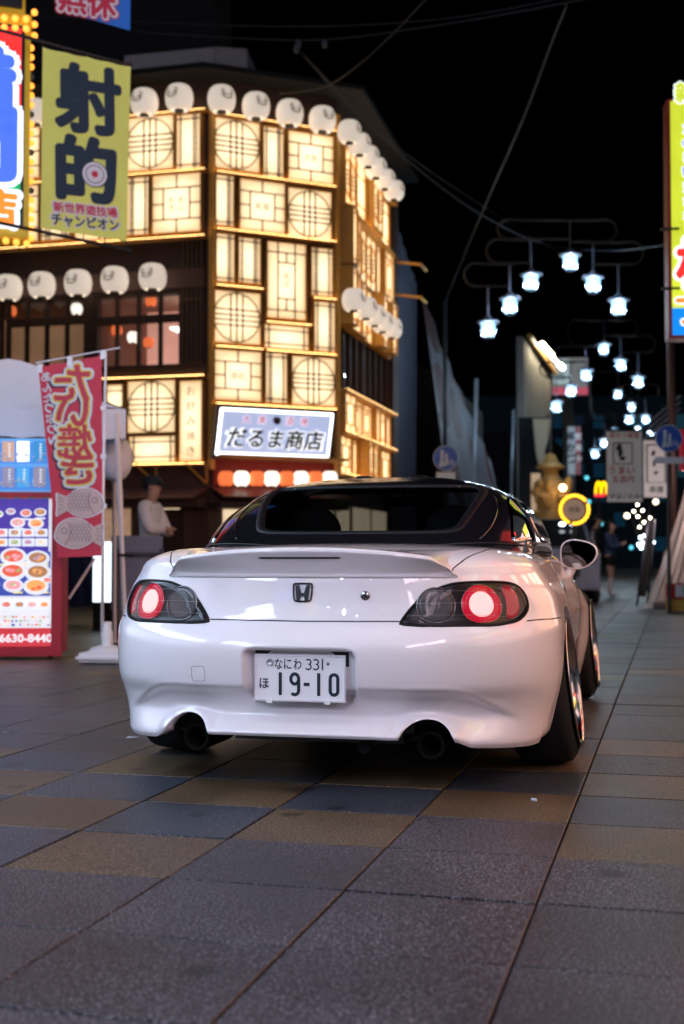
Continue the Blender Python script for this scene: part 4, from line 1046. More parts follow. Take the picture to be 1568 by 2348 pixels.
for (w0_, w1_) in ((.1, .9), (1.3, 2.6), (2.9, 4.1)): mb = MB(FR); mb.box(w0_, w1_, .0, .04, .4, 1.80); mb.build('shop_window', M_shop, bld)
for (a0, a1) in ((-1.0, -.45), (-4, -2.3)):
    mb = MB(FL); mb.box(a0, a1, .05, .10, 0, rz(1172)); mb.build('door', M_wood, bld)
# service box on the roof
mb = MB(); p0, p1 = at(285, 128, 23.4), at(490, 108, 24.2); mb.prism([p0, p1, p1 + Vector((0, 0, -.55)), p0 + Vector((0, 0, -.50))], (.1, 1.0, 0))
M_roofbox = mat('pale_blue_grey_metal', (.45, .47, .52), .5, noise=.15)
mb.build('roof_duct', M_roofbox, bld)
mb = MB(); p1, p2 = at(492, 107, 24.2), at(566, 112, 24.6); mb.prism([p1, p2, p2 + Vector((0, 0, -.6)), p1 + Vector((0, 0, -.6))], (.1, 1., 0)); mb.build('roof_duct', M_roofbox, bld)
# the lit shop sign on the corner
sg = thing('shop_sign', 'tilted white-lit restaurant sign with brushed black lettering under the lantern boxes', 'sign', tuple(FC_.p(1.2, .5, rz(990))))
SGF = Frame((FC_.p(0, .42, 0).x, FC_.p(0, .42, 0).y), AC)
s0, zt = SGF.pix(494, 928, 0); s1, _ = SGF.pix(766, 942, 0); _, zb = SGF.pix(494, 1050, 0)
lean = -.045
def SP(a, z, off=0.): k = (z - zt) / (zb - zt); return SGF.p(a + lean * k * -1 * -1 + (-.02 * k), off + .12 * (1 - k), z)
def slab(P, a0, a1, z0, z1, o0, o1):
    mb = MB(); vs = [P(a0, z0, o0), P(a1, z0, o0), P(a1, z1, o0), P(a0, z1, o0), P(a0, z0, o1), P(a1, z0, o1), P(a1, z1, o1), P(a0, z1, o1)]
    return mb.add(vs, [(0, 1, 2, 3), (7, 6, 5, 4), (0, 4, 5, 1), (1, 5, 6, 2), (2, 6, 7, 3), (3, 7, 4, 0)])
slab(SP, s0, s1, zb, zt, -.16, 0).build('sign_case', mat('sign_case_brown', (.12, .06, .05), .5), sg)
f = .055
slab(SP, s0 + f, s1 - f, zb + f, zt - f, -.02, .012).build('sign_edge_light', mat('cool_white_light', (1, 1, 1), .4, emit=(.86, .93, 1.), es=3.2), sg, bevel=.01)
slab(SP, s0 + f * 1.9, s1 - f * 1.9, zb + f * 2.0, zt - f * 1.9, -.01, .016).build('sign_face', mat('sign_face_blue', (.5, .56, .8), .5, emit=(.52, .62, .92), es=.72), sg)
sw = s1 - s0; sh = zt - zb; sc_ = (s0 + s1) / 2 + .01
lettering('だるま商店', SP, sc_, zt - sh * .60, W=sw * .84, H=sh * .42, m=mat('sign_glow_white', (1, 1, 1), .5, emit=(.95, .97, 1), es=1.3), parent=sg, off=.020, bold=.06)
lettering('だるま商店', SP, sc_, zt - sh * .60, W=sw * .80, H=sh * .38, m=M_ink, parent=sg, off=.026, bold=.030, shear=.10)
for i, x in enumerate((-.26, -.13, .10, .22)):
    lettering('大衆酒場'[i], SP, sc_ + x * sw, zt - sh * .25, W=.15, H=.15, m=mat('sign_glow_pink', (1, .7, .8), .5, emit=(1, .72, .82), es=1.2), parent=sg, off=.020, bold=.05)
    lettering('大衆酒場'[i], SP, sc_ + x * sw, zt - sh * .25, W=.13, H=.13, m=mat('sign_red', (.5, .05, .1), .5), parent=sg, off=.024, bold=.01)
mb = MB(); c = SP(sc_ - .02, zt - sh * .25, .024); ax_ = SGF.ax; mb.disc(c, ax_ * .075, Vector((0, 0, .075))); mb.build('round_mark', mat('round_mark', (.12, .06, .10), .5), sg)
# other structures down the street
dk = thing('dark_building', 'unlit dark block rising behind the lantern restaurant', 'building', (-6, 30, 0))
M_night = mat('night_facade', (.008, .010, .015), .8, noise=.3, nscale=.5)
mb = MB(); mb.box(-26, -3.2, 31, 36, 0, 20); mb.build('wall', M_night, dk)
mb = MB(); 
for i in range(4): mb.box(-14 + i * 2.6, -12.6 + i * 2.6, 30.9, 30.98, 15.5, 17.2)
mb.build('window', mat('dark_pane', (.02, .03, .06), .15), dk)
# ------------------------------------------------------------------ the street behind and beside the camera: unseen shopfronts added to light the car
def shop(name, label, s0, s1, t, side, h, wallc, strips):
    """an unseen shop row, added for the light of its windows and sign boards; side -1 left, +1 right"""
    r = thing(name, label, 'building', tuple(S((s0 + s1) / 2, t + side * 1.5)))
    def Pq(s, o, z): return S(s, t - side * o, z)
    def bx(a0, a1, o0, o1, z0, z1, nm, m):
        mb = MB(); vs = [Pq(a0, o0, z0), Pq(a1, o0, z0), Pq(a1, o1, z0), Pq(a0, o1, z0), Pq(a0, o0, z1), Pq(a1, o0, z1), Pq(a1, o1, z1), Pq(a0, o1, z1)]
        mb.add(vs, [(0, 3, 2, 1), (4, 5, 6, 7), (0, 1, 5, 4), (1, 2, 6, 5), (2, 3, 7, 6), (3, 0, 4, 7)]); return mb.build(nm, m, r)
    bx(s0, s1, -3, 0, 0, h, 'wall', wallc)
    for (a0, a1, z0, z1, o, nm, m) in strips:
        fr = bx(a0 - .06, a1 + .06, 0, o, z0 - .06, z1 + .06, nm + '_frame' if False else 'sign_case' if 'sign' in nm else 'window', M_dark)
        bx(a0, a1, o, o + .01, z0, z1, nm, m)
    return r
E_ = lambda n, c, e, no=.0, ns=3.: mat(n, tuple(min(.8, x * .7) for x in c), .5, emit=c, es=e, noise=no, nscale=ns)
W_cool = E_('cool_fill_light', (.62, .78, 1.), 15., .35, 1.2); W_pink = E_('pink_fill_light', (1., .74, .92), 11., .35, 1.2); W_warm = E_('rose_fill_light', (1., .66, .60), 2.6, .4, 1.5)  # glow of the added shop rows, set to light the car
W_low = E_('low_rose_light', (1., .7, .65), 1.2, .4, 1.5); W_dim = E_('dim_fill_light', (.8, .88, 1.), 1.3, .4, 1.2); Y_sign = E_('yellow_fill_light', (1., .80, .12), 2.5, .4, 3); R_sign = E_('red_fill_light', (1., .06, .05), 2.5, .3, 4); B_sign = E_('blue_fill_light', (.1, .35, 1.), 2.2, .3); G_sign = E_('green_sign_light', (.1, .8, .3), 1.6, .3)
M_wallg = mat('grey_wall', (.20, .19, .19), .8, noise=.3, nscale=1.5)
shop('unseen_shop_row', 'added grey shop row, unseen behind the camera on the left, with cool white windows', -16, -1.5, -4.3, -1, 8, M_wallg,
     [(-15, -9.2, 1.6, 2.7, .05, 'shop_window', W_dim), (-8.8, -3.0, 1.6, 2.8, .05, 'shop_window', W_dim), (-8.6, -2.0, 4.3, 7.2, .25, 'sign_board', W_cool), (-15, -9, 3.4, 4.6, .25, 'sign_board', B_sign), (-14, -12.6, 5, 7.8, .3, 'sign_board', Y_sign)])  # unseen windows and sign boards, added to light the car
shop('unseen_shop_row', 'added grey shop row, unseen behind the camera on the right, with pinkish windows', -16, 1.2, 4.2, 1, 8, M_wallg,
     [(-15, -8.2, 1., 2.7, .05, 'shop_window', W_low), (-7.6, -2.6, 1.5, 2.8, .05, 'shop_window', W_low), (-8, -2.5, 4.2, 6.8, .25, 'sign_board', W_pink), (-1.8, .9, 3.9, 5.9, .25, 'sign_board', W_pink)])  # unseen windows and sign boards, added to light the car
shop('unseen_shop_row', 'added cool-lit grey shop row, unseen on the left, level with the camera', -1.2, 7.6, -4.6, -1, 7, M_wallg, [(-.8, 3.0, 1.2, 2.7, .05, 'shop_window', W_dim), (3.4, 7.2, 1.0, 2.7, .05, 'shop_window', W_dim), (-.5, 7., 3.6, 5.4, .25, 'sign_board', E_('blue_white_fill_light', (.55, .74, 1.), 11., .3, 1.))])
rs = shop('unseen_shop_row', 'added shop row, unseen on the right of the car, with red and yellow sign boards', 2.5, 13.5, 4.2, 1, 9, M_wallg,
     [(3, 6.2, .9, 2.2, .05, 'shop_window', E_('peach_fill_light', (1., .62, .46), 1.7, .4)), (6.6, 9.6, .9, 2.2, .05, 'shop_window', E_('orange_fill_light', (1., .50, .28), 1.7, .4)), (3, 5, 2.7, 3.6, .25, 'sign_board', Y_sign), (5.3, 7.2, 2.7, 3.6, .25, 'sign_board', R_sign), (7.6, 9.4, 2.7, 3.5, .25, 'sign_board', W_warm),  # unseen windows and sign boards, added to light the car
      (9.9, 12.8, .9, 2.2, .05, 'shop_window', MATS['peach_fill_light']), (9.8, 12.5, 2.7, 3.6, .25, 'sign_board', Y_sign), (4, 4.9, 4.0, 7.2, .5, 'sign_board', W_warm), (7.4, 8.2, 4, 7, .5, 'sign_board', R_sign)])
# ------------------------------------------------------------------ paper lanterns
M_lan = mat('white_lantern_paper', (.80, .74, .64), .7, emit=(1., .86, .72), es=.55)
M_lanr = mat('red_lantern_paper', (.8, .2, .05), .7, emit=(1., .20, .06), es=.95); M_lanw = mat('bright_lantern_paper', (.9, .85, .8), .7, emit=(1., .90, .78), es=1.5)
M_face = mat('lantern_print', (.05, .035, .03), .7)
def lantern_proto(r, m, face=True, name='paper_lantern'):
    root = thing(name, 'x', 'lantern'); prof_ = []
    n = 27
    for i in range(n):
        f = i / (n - 1); th = -1.18 + 2.36 * f; rr = r * math.cos(th) ** .55 * (1 + .012 * (1 if i % 2 else -1)); prof_.append((rr, r * .90 * math.sin(th) / math.sin(1.18)))
    mb = MB(); mb.lathe(prof_, 24); mb.build('paper_body', m, root, smooth=True, local=True)
    for s in (-1, 1): mb = MB(); mb.lathe([(0, s * r * .90), (r * .34, s * r * .84), (r * .36, s * r * .98), (0, s * r * .98)], 18); mb.build('cap', M_ink, root, local=True)
    if face:
        def Pf(a, z, o=0.):
            q = min(.999, math.hypot(a, z)); zz = z * r; rr = r * math.cos(math.asin(min(.98, abs(z) * .9246 / .90))) ** .55 + .012; ang = a
            return (rr * math.sin(ang), -(rr * math.cos(ang) + .006), zz)
        mb = MB()
        mb.ribbon([(-.42, .02), (-.30, -.12), (-.10, -.20), (.10, -.20), (.30, -.12), (.42, .02)], .09, Pf, 0, False); mb.ribbon([(-.36, .06), (.36, .06)], .06, Pf, 0, False)
        for s in (-1, 1):
            mb.ribbon([(s * .14, .16), (s * .40, .16)], .09, Pf, 0, False); mb.ribbon([(s * .16, .34), (s * .27, .42), (s * .42, .40), (s * .40, .16)], .09, Pf, 0, False)
        for k in range(5): mb.ribbon([(-.30 + .15 * k, .05), (-.28 + .15 * k, -.08)], .02, Pf, 0, False)
        mb.build('face_print', M_face, root, local=True)
    return root
def place(proto, loc, rz_, label, group, first, sc=1.):
    o = proto if first else copy_tree(proto)
    o.location = loc; o.rotation_euler = (0, 0, rz_); o.scale = (sc, sc, sc); o['label'] = label; o['group'] = group; return o
LP = lantern_proto(.242, M_lan); KIDS[LP.name] = list(LP.children)
first = True
def lan(F, off, u, v, rot, label, group, sc=1.):
    global first
    a, z = F.pix(u, v, off); place(LP, F.p(a, off, z), rot, label, group, first, sc); first = False
for i, (u, v) in enumerate([(-5, 264), (83, 258), (331, 235), (411, 225)]):
    lan(FL, .42, u, v, AL - .18, '%s white face lantern from the left under the left-hand eave, above the lit boxes' % ORD[i], 'paper lanterns under the eaves')
for i, (u, v) in enumerate([(508, 228), (587, 244), (664, 260), (739, 275)]):
    lan(FC_, .42, u, v, AC + .1, '%s white face lantern from the left under the corner eave' % ORD[i], 'paper lanterns under the eaves')
for i, (u, v) in enumerate([(801, 303), (824, 332), (844, 360), (862, 386), (882, 412), (903, 437)]):
    lan(FR, .45, u, v, AR - .3, '%s lantern going back along the right-hand eave' % ORD[i], 'paper lanterns under the eaves', .88)
for i, (u, v) in enumerate([(20, 660), (96, 654), (179, 649), (263, 642), (350, 635)]):
    lan(FL, .42, u, v, AL - .05, '%s white face lantern from the left above the first-floor windows' % ORD[i], 'paper lanterns above the windows')
for i, (u, v) in enumerate([(811, 688), (839, 707), (859, 724), (877, 739), (898, 753)]):
    lan(FR, .5, u, v, AR - .3, '%s lantern going back above the dark side windows' % ORD[i], 'paper lanterns above the side windows', .88)
# red and white lanterns under the shop sign
L2r = lantern_proto(.140, M_lanr, False, 'red_lantern'); L2w = lantern_proto(.140, M_lanw, False, 'white_lantern'); KIDS[L2r.name] = list(L2r.children); KIDS[L2w.name] = list(L2w.children)
for i, u in enumerate([518, 554, 589, 623, 657, 690, 723, 756]):
    a, z = FC_.pix(u, 1097, .35); pr2 = L2w if i % 2 else L2r
    place(pr2, FC_.p(a, .35, z), 0, '%s glowing %s lantern from the left in the row below the shop sign' % (ORD[i], 'white' if i % 2 else 'red'), 'lanterns below the shop sign', i < 2)
mb = MB(FC_); mb.box(.05, L_, .0, .06, rz(1120), rz(1062)); mb.build('lantern_board', mat('red_painted_board', (.20, .02, .012), .6), bld)
mb = MB(FC_); mb.box(0.0, L_, .0, .62, rz(1062), rz(1056)); mb.build('lantern_shelf', M_ochre, bld)
# small red lamps inside the room
L3 = lantern_proto(.10, M_lanr, False, 'red_room_lantern'); L3w = lantern_proto(.12, M_lanw, False, 'white_room_lantern'); KIDS[L3.name] = list(L3.children); KIDS[L3w.name] = list(L3w.children)
for i, (u, v, nm) in enumerate([(268, 757, 'red lantern hanging behind the left pane of the pink room window'), (341, 785, 'lower red lantern behind the third pane of the pink room window'), (346, 690, 'red lantern behind the small upper panes of the pink room window'), (26, 713, 'red lantern behind the small upper panes at the far left window')]):
    a, z = FL.pix(u, v, -.8); place(L3, FL.p(a, -.8, z), 0, nm, 'red lanterns inside the restaurant', i == 0)
for i, (u, v, nm) in enumerate([(305, 773, 'round white lantern hanging behind the second pane of the pink room window'), (176, 708, 'white lantern behind the small upper panes of the brown room window')]):
    a, z = FL.pix(u, v, -.8); place(L3w, FL.p(a, -.8, z), 0, nm, 'white lanterns inside the restaurant', i == 0, .9)

L4r = lantern_proto(.15, E_('hot_red_lantern', (1., .10, .03), 4.5), False, 'red_lantern'); L4w = lantern_proto(.15, E_('hot_white_lantern', (1., .88, .7), 4.5), False, 'white_lantern'); KIDS[L4r.name] = list(L4r.children); KIDS[L4w.name] = list(L4w.children)
for i in range(14):
    place(L4w if i % 2 else L4r, S(3.2 + i * .62, 3.75, 2.42), 0, '%s %s lantern from the camera end along the added unseen right-hand shop row' % ((ORD + ['thirteenth', 'fourteenth'])[i], 'white' if i % 2 else 'red'), 'lanterns along the added right-hand shops', i < 2, 1.4)
# ------------------------------------------------------------------ lamp arches over the street
M_lampglass = mat('street_lamp_glass', (.85, .95, 1), .3, emit=(.62, .86, 1.), es=2.6); M_bulb = mat('street_lamp_bulb', (1, 1, 1), .3, emit=(.62, .82, 1.), es=800)
M_pipe = mat('dark_iron_pipe', (.012, .011, .011), .5, .3); M_hat = mat('pale_lamp_hat', (.07, .08, .11), .35, .4)
def lamp_proto():
    root = thing('street_lantern', 'x', 'street lantern'); r = .235
    mb = MB(); mb.lathe([(0, .30), (.05, .30), (.09, .235), (r, .19), (r + .01, .165), (r - .06, .165), (0, .17)], 20); mb.build('hat', M_hat, root, smooth=True, local=True)
    mb = MB(); mb.lathe([(.140, .165), (.150, .10), (.136, -.04), (.100, -.15), (0, -.155)], 8); mb.build('glass', M_lampglass, root, local=True)
    mb = MB(); mb.sphere((0, 0, 0), .05, 10, 7, (1, 1, 1.2)); b_ = mb.build('bulb', M_bulb, root, smooth=True, local=True)
    mb = MB()
    for k in range(8):
        a = 2 * PI * k / 8; mb.tube([(.160 * math.cos(a), .160 * math.sin(a), .165), (.172 * math.cos(a), .172 * math.sin(a), .10), (.157 * math.cos(a), .157 * math.sin(a), -.04), (.12 * math.cos(a), .12 * math.sin(a), -.155)], .006, 4)
    mb.build('cage', M_pipe, root, local=True)
    mb = MB(); mb.tube([(0, 0, .29), (0, 0, .95)], .017, 6); mb.build('rod', M_hat, root, local=True); mb = MB(); mb.lathe([(.0, -.22), (.03, -.19), (.12, -.155), (0, -.15)], 12); mb.build('finial', M_hat, root, local=True)
    return root
# glass must let the bulb show
MATS['street_lamp_glass'] = None; M_lg = clear_mat('lamp_glass_clear', (.9, .97, 1.), extra=.0)
SLP = lamp_proto(); SLP.children[1].data.materials[0] = M_lg
ch = [c for c in SLP.children if c.name.startswith('glass')][0]; ch.data.materials.clear(); fg = mat('frosted_lamp_glass', (.04, .10, .16), .4, emit=(.42, .74, 1.), es=1.5); fg.node_tree.nodes['Principled BSDF'].inputs['Alpha'].default_value = .5; ch.data.materials.append(fg)
KIDS[SLP.name] = list(SLP.children)
nl = 0; wd_arch = ['nearest', 'second', 'third', 'farthest']
def arch(Z, k, pts, sc=1.):
    global nl
    c = None; P_ = []
    for j, (u, v, nm) in enumerate(pts):
        p = at(u, v, Z); P_.append(p)
        place(SLP, p, 0, '%s lantern on the %s lamp arch over the street' % (nm, wd_arch[k]), 'street lanterns on the lamp arches', nl == 0, sc); nl += 1
    # scrolled pipe frame carrying them
    ar = thing('lamp_arch', '%s dark iron scroll arch carrying street lanterns' % wd_arch[k], 'lamp arch', (P_[0].x, Z, P_[0].z)); mb = MB(); top = P_[0]
    ys = sorted(P_, key=lambda q: q.x)
    for i in range(len(ys) - 1):
        a, b = ys[i], ys[i + 1]; za, zb = a.z + .95 * sc, b.z + .95 * sc; lo, hi = (a, b) if za < zb else (b, a); zl, zh = min(za, zb), max(za, zb); sg_ = 1 if hi.x > lo.x else -1
        w_ = abs(hi.x - lo.x); xo = lo.x - sg_ * .55 * w_
        mb.tube([(hi.x + sg_ * .15, Z, zh - .02), (lo.x, Z, zh - .02)] + [(xo + sg_ * .0 - sg_ * .25 * math.sin(t) , Z, (zh + zl) / 2 + (zh - zl) / 2 * math.cos(t)) for t in [PI * q / 8 for q in range(9)]] + [(lo.x, Z, zl), (hi.x, Z, zl)], .028, 6)
    mb.build('scroll_pipes', M_pipe, ar)
arch(27., 0, [(1307, 603, 'topmost'), (1217, 648, 'upper left'), (1360, 654, 'upper right'), (1169, 703, 'middle left'), (1418, 706, 'lower right'), (1119, 757, 'lowest left')])
arch(39.5, 1, [(1384, 802, 'topmost'), (1423, 838, 'upper right'), (1343, 862, 'upper left'), (1463, 877, 'lower right'), (1309, 898, 'middle left'), (1275, 934, 'lowest left')])
arch(51., 2, [(1417, 905, 'topmost'), (1447, 934, 'upper right'), (1480, 963, 'lower right'), (1442, 963, 'inner'), (1385, 1017, 'upper left'), (1363, 1041, 'lowest left')])
arch(62., 3, [(1409, 990, 'topmost'), (1462, 985, 'right'), (1491, 992, 'far right'), (1315, 1003, 'left')], .9)
# unseen lanterns added overhead, out of view, to light the boot and the paving
wd_arch.append('unseen overhead')
for i, (t_, z_) in enumerate([(-2.3, 5.4), (-1.5, 5.9), (-.7, 6.4), (0, 6.9), (.7, 6.4), (1.5, 5.9), (2.3, 5.4)]):
    place(SLP, S(2.4, t_, z_), 0, '%s unseen lantern from the left, added over the camera for light' % ORD[i], 'street lanterns on the lamp arches', False)

for i, (t_, z_) in enumerate([(-2.3, 5.4), (-1.5, 5.9), (-.7, 6.4), (0, 6.9), (.7, 6.4), (1.5, 5.9), (2.3, 5.4)]):
    place(SLP, S(-9.5, t_, z_), 0, '%s unseen lantern from the left, added well behind the camera for light' % ORD[i], 'street lanterns on the lamp arches', False)  # second unseen row, added to light the car from behind

# ------------------------------------------------------------------ left: lit game-hall sign, bulbs, hanging banners
LSF = Frame((-2.9, 11.2), R(20)); LS = lambda u, v, o=0.: LSF.pix(u, v, o)
a1, zt = LS(50, 66); _, zb = LS(50, 512); a0 = a1 - 1.6
def face_sign(label, a0, a1, z0, z1, dep=.35):
    return thing('lit_sign', label, 'sign', tuple(LSF.p(a1 - .4, 0, (z0 + z1) / 2)))
sgl = face_sign('tall lit red, blue and green sign with bulb edging at the left edge', a0, a1, zb, zt)
mb = MB(LSF); mb.box(a0, a1 + .03, -.35, -.01, zb - .04, zt + .03); mb.build('sign_case', M_black, sgl)
aY, _ = LS(64, 300); aG = LS(50, 393)[1]
mb = MB(LSF); mb.box(a1 + .032, aY + .02, -.30, -.02, zb - .13, zt + .06); mb.box(a0, a1 + .032, -.30, -.02, zb - .14, zb - .045); mb.build('yellow_edge', mat('yellow_enamel', (.62, .42, .02), .4, emit=(.8, .5, .02), es=.12), sgl)
Rr, Bb, Gg, Ww = E_('lit_red', (1., .035, .03), .85), E_('lit_blue', (.06, .16, .95), .95), E_('lit_green', (.0, .42, .13), .8), E_('lit_white', (.86, .93, 1.), 1.25)
Oo = E_('lit_orange', (1., .26, .02), 1.)
mb = MB(LSF); mb.box(a0 + .02, a1 - .0, -.01, .004, aG, zt); mb.build('red_panel', Rr, sgl)
mb = MB(LSF); mb.box(a0 + .02, a1 - .0, -.01, .004, zb, aG - .001); mb.build('green_panel', Gg, sgl)
GW = .62
for ch, vc, hv, m_, ww in (('横', 205, 200, Bb, .80), ('門', 330, 180, Bb, .80), ('店', 474, 84, Oo, .32)):
    ac, zc2 = LS(40, vc)[0] - ww / 2, LS(0, vc)[1]; H_ = hv / FPX * 11.3
    lettering(ch, LSF.q, ac, zc2, W=ww + .10, H=H_ + .10, m=Ww, parent=sgl, off=.008, bold=.105); lettering(ch, LSF.q, ac, zc2, W=ww, H=H_, m=m_, parent=sgl, off=.012, bold=.05)
# bulbs, each a part of the sign
def bulb(p, r=.030, on=True, col='y', parent=None):
    key = ('B', r, on, col)
    if key not in TXT:
        mb = MB(); mb.sphere((0, 0, 0), r, 12, 8); o = mb.build('bulb', (mat('lit_amber_bulb', (1, .6, .2), .3, emit=(1., .34, .03), es=2.0) if col == 'y' else mat('lit_gold_bulb', (1, .7, .2), .3, emit=(1., .52, .02), es=3.2)) if on else mat('unlit_bulb', (.12, .14, .17), .15), parent, smooth=True, local=True); TXT[key] = o.data; o.location = p; 
    else: o = bpy.data.objects.new('bulb', TXT[key]); COL.objects.link(o)
    o.parent = parent; o.location = p; o.matrix_parent_inverse = parent.matrix_basis.inverted(); return o
for i, v in enumerate(range(100, 560, 22)):
    a, z = LS(74, v); bulb(LSF.p(a, -.10, z), on=i not in (3, 7, 11, 15), parent=sgl)
for i in range(9):
    a, z = LS(62 - i * 24, 557 - i * 3); bulb(LSF.p(a, -.02, z), parent=sgl)
sg2 = face_sign('yellow-edged sign with two rows of amber bulbs above the tall lit sign', a0, a1, 0, 0); z0_ = LS(0, 62)[1]
mb = MB(LSF); mb.box(a0, aY + .03, -.35, -.03, z0_ + .01, z0_ + .16); mb.box(a0, LS(60, 0)[0], -.32, -.06, z0_ + .17, z0_ + .60); mb.build('sign_case', MATS['yellow_enamel'], sg2)
mb = MB(LSF); mb.box(a0, LS(52, 0)[0], -.05, -.02, z0_ + .21, z0_ + .60); mb.build('sign_face', M_black, sg2)
for i in range(8):
    for r_ in range(2):
        a, z = LS(60 - i * 25, 44 + r_ * 22 - i * 1.5); bulb(LSF.p(a, .0, z), parent=sg2)
for i, v in enumerate((18, 46, 72)):
    a, z = LS(82, v); bulb(LSF.p(a, -.1, z), parent=sg2)
# banners
BF = Frame((-2.7, 11.0), R(23)); BX = lambda u, v: BF.pix(u, v, 0)
def cloth(name, label, cat, corners, m, group=None, wav=.012, nx=14, ny=26, ph=0., parent=None, F=BF, th=.002):
    (a00, z00), (a10, z10), (a11, z11), (a01, z01) = corners   # tl tr br bl
    def P(a, z, off=0.):
        f = min(1.2, max(-.2, (a - a00) / (a10 - a00))); g = min(1.2, max(-.2, (z00 - z) / max(.01, (z00 - z01))))
        return F.p(a, off + wav * (math.sin(5 * f + 3 * g + ph) + .5 * math.sin(13 * f - 5 * g + ph)), z)
    vs = []; 
    for side in (0, -th):
        for j in range(ny + 1):
            for i in range(nx + 1):
                f, g = i / nx, j / ny; a = (a00 * (1 - f) + a10 * f) * (1 - g) + (a01 * (1 - f) + a11 * f) * g; z = (z00 * (1 - f) + z10 * f) * (1 - g) + (z01 * (1 - f) + z11 * f) * g
                z -= .010 * math.sin(PI * ((f * 4) % 1)) * (1 if j == 0 else 0)
                vs.append(P(a, z, side))
    n1 = (nx + 1) * (ny + 1); fs = []
    for s_ in (0, 1):
        for j in range(ny):
            for i in range(nx): q = (j * (nx + 1) + i, j * (nx + 1) + i + 1, (j + 1) * (nx + 1) + i + 1, (j + 1) * (nx + 1) + i); fs.append(tuple(k + s_ * n1 for k in (q if not s_ else q[::-1])))
    root = thing(name, label, cat, tuple(P((a00 + a10) / 2, z01)), group=group)
    mb = MB(); mb.add(vs, fs); mb.build('cloth', m, root, smooth=True); return root, P
def fabric(name, col, tr=.25): 
    m = mat(name, col, .75, noise=.12, nscale=2.5, bump=.2, bscale=90); return m
lime = mat('lime_banner_cloth', (.68, .76, .17), .75, noise=.10, nscale=2.5, bump=.2, bscale=12)
lime.node_tree.nodes["Principled BSDF"].inputs["Emission Strength"].default_value = 0
bn, BP = cloth('hanging_banner', 'lime green banner with large dark characters and a round target', 'banner', (BX(98, 108), BX(300, 152), BX(290, 553), BX(93, 522)), lime, wav=.0025)
navy = mat('navy_print', (.010, .030, .055), .7); wpr = mat('white_print', (.62, .66, .72), .7); rpr = mat('crimson_print', (.50, .03, .07), .7)
def ptxt(ch, u, v, wpx, hpx, m, F, P, parent, bold, off=.006, Zs=11., flip=False, shear=0.):
    a, z = F.pix(u, v, 0); return lettering(ch, P, a, z, W=wpx / FPX * Zs, H=hpx / FPX * Zs, m=m, parent=parent, off=off, bold=bold, flip=flip, shear=shear)
ptxt('射', 202, 228, 160, 168, navy, BF, BP, bn, .042, shear=-.02)
ptxt('的', 198, 388, 146, 160, navy, BF, BP, bn, .050, shear=-.02)
c = BX(217, 400)
for k, (r, m_) in enumerate(((.118, navy), (.110, wpr), (.083, navy), (.076, wpr), (.030, rpr))):
    mb = MB(); mb.disc(BP(c[0], c[1], .009 + .0015 * k), BF.ax * r, Vector((0, 0, r)), 28); mb.build('target_print', m_, bn)
ptxt('新世界遊技場', 196, 481, 158, 32, wpr, BF, BP, bn, .09, .006, shear=-.1); ptxt('新世界遊技場', 196, 481, 150, 24, rpr, BF, BP, bn, .03, .008, shear=-.1)
ptxt('チャンピオン', 196, 510, 168, 36, wpr, BF, BP, bn, .07, .007, shear=-.1); ptxt('チャンピオン', 196, 510, 158, 28, navy, BF, BP, bn, .03, .009, shear=-.1)
for (u0, v0, u1, v1) in ((60, 92, 304, 150), (60, 531, 302, 574)):
    p, q = BX(u0, v0), BX(u1, v1); mb = MB(); mb.tube([BF.p(p[0] - .6, -.01, p[1] + .10), BF.p(q[0], -.01, q[1])], .016, 8); mb.build('banner_pole', M_dark, bn)
for i in range(5):
    f = i / 4
    for (ua, va, ub, vb, vs_) in ((98, 108, 300, 152, -11), (93, 522, 290, 553, 17)):
        p = BX(ua + (ub - ua) * f, va + (vb - va) * f); q = BX(ua + (ub - ua) * f, va + (vb - va) * f + vs_ * (.6 if i < 4 else 1)); mb = MB(); mb.tube([BF.p(p[0], .004, p[1]), BF.p(q[0], .0, q[1])], .006, 5); mb.build('tie', M_dark, bn)
blue = mat('blue_banner_cloth', (.02, .16, .62), .75, noise=.10, nscale=2.5)
b2, BP2 = cloth('hanging_banner', 'blue banner with crimson characters cut off by the top of the view', 'banner', (BX(133, -300), BX(303, -262), BX(298, 70), BX(130, 22)), blue, wav=.0025)
ptxt('無休', 200, 4, 156, 84, rpr, BF, BP2, b2, .13, .005); ptxt('無休', 200, 4, 150, 78, wpr, BF, BP2, b2, .10, .007); ptxt('無休', 200, 4, 138, 68, rpr, BF, BP2, b2, .04, .009)

# ------------------------------------------------------------------ food stall on the left
M_tent = mat('white_tent_cloth', (.78, .81, .86), .8, noise=.08, nscale=3, bump=.3, bscale=6)
tn = thing('canopy_tent', 'white pop-up canopy tent over the food stall at the left', 'tent', (-2.9, 10.6, 0))
ZT = 9.9
def tp(u, v, Z): return at(u, v, Z)
mb = MB(); apex = at(20, 822, 10.8); fr_, fl_ = at(288, 938, 10.9), at(-260, 925, 10.7); br_, bl_ = at(262, 960, 12.4), at(-260, 960, 12.2)
e = [fl_, fr_, br_, bl_]; fs = []; vs = []
N = 10
for k in range(4):
    A_, B_ = e[k], e[(k + 1) % 4]; b0 = len(vs)
    for i in range(N + 1):
        for j in range(N + 1):
            f, g = i / N, j / N; bz = A_.lerp(B_, f); p = bz.lerp(apex, g); p.z = bz.z + (apex.z - bz.z) * (.25 * g + .75 * math.sin(PI * g / 2) ** 1.5); p = p + Vector((0, 0, .014 * math.sin(9 * f + 5 * g) * (1 - g) + .01 * math.sin(23 * f) * (1 - g))); vs.append(p)
    for i in range(N):
        for j in range(N): fs.append((b0 + i * (N + 1) + j, b0 + (i + 1) * (N + 1) + j, b0 + (i + 1) * (N + 1) + j + 1, b0 + i * (N + 1) + j + 1))
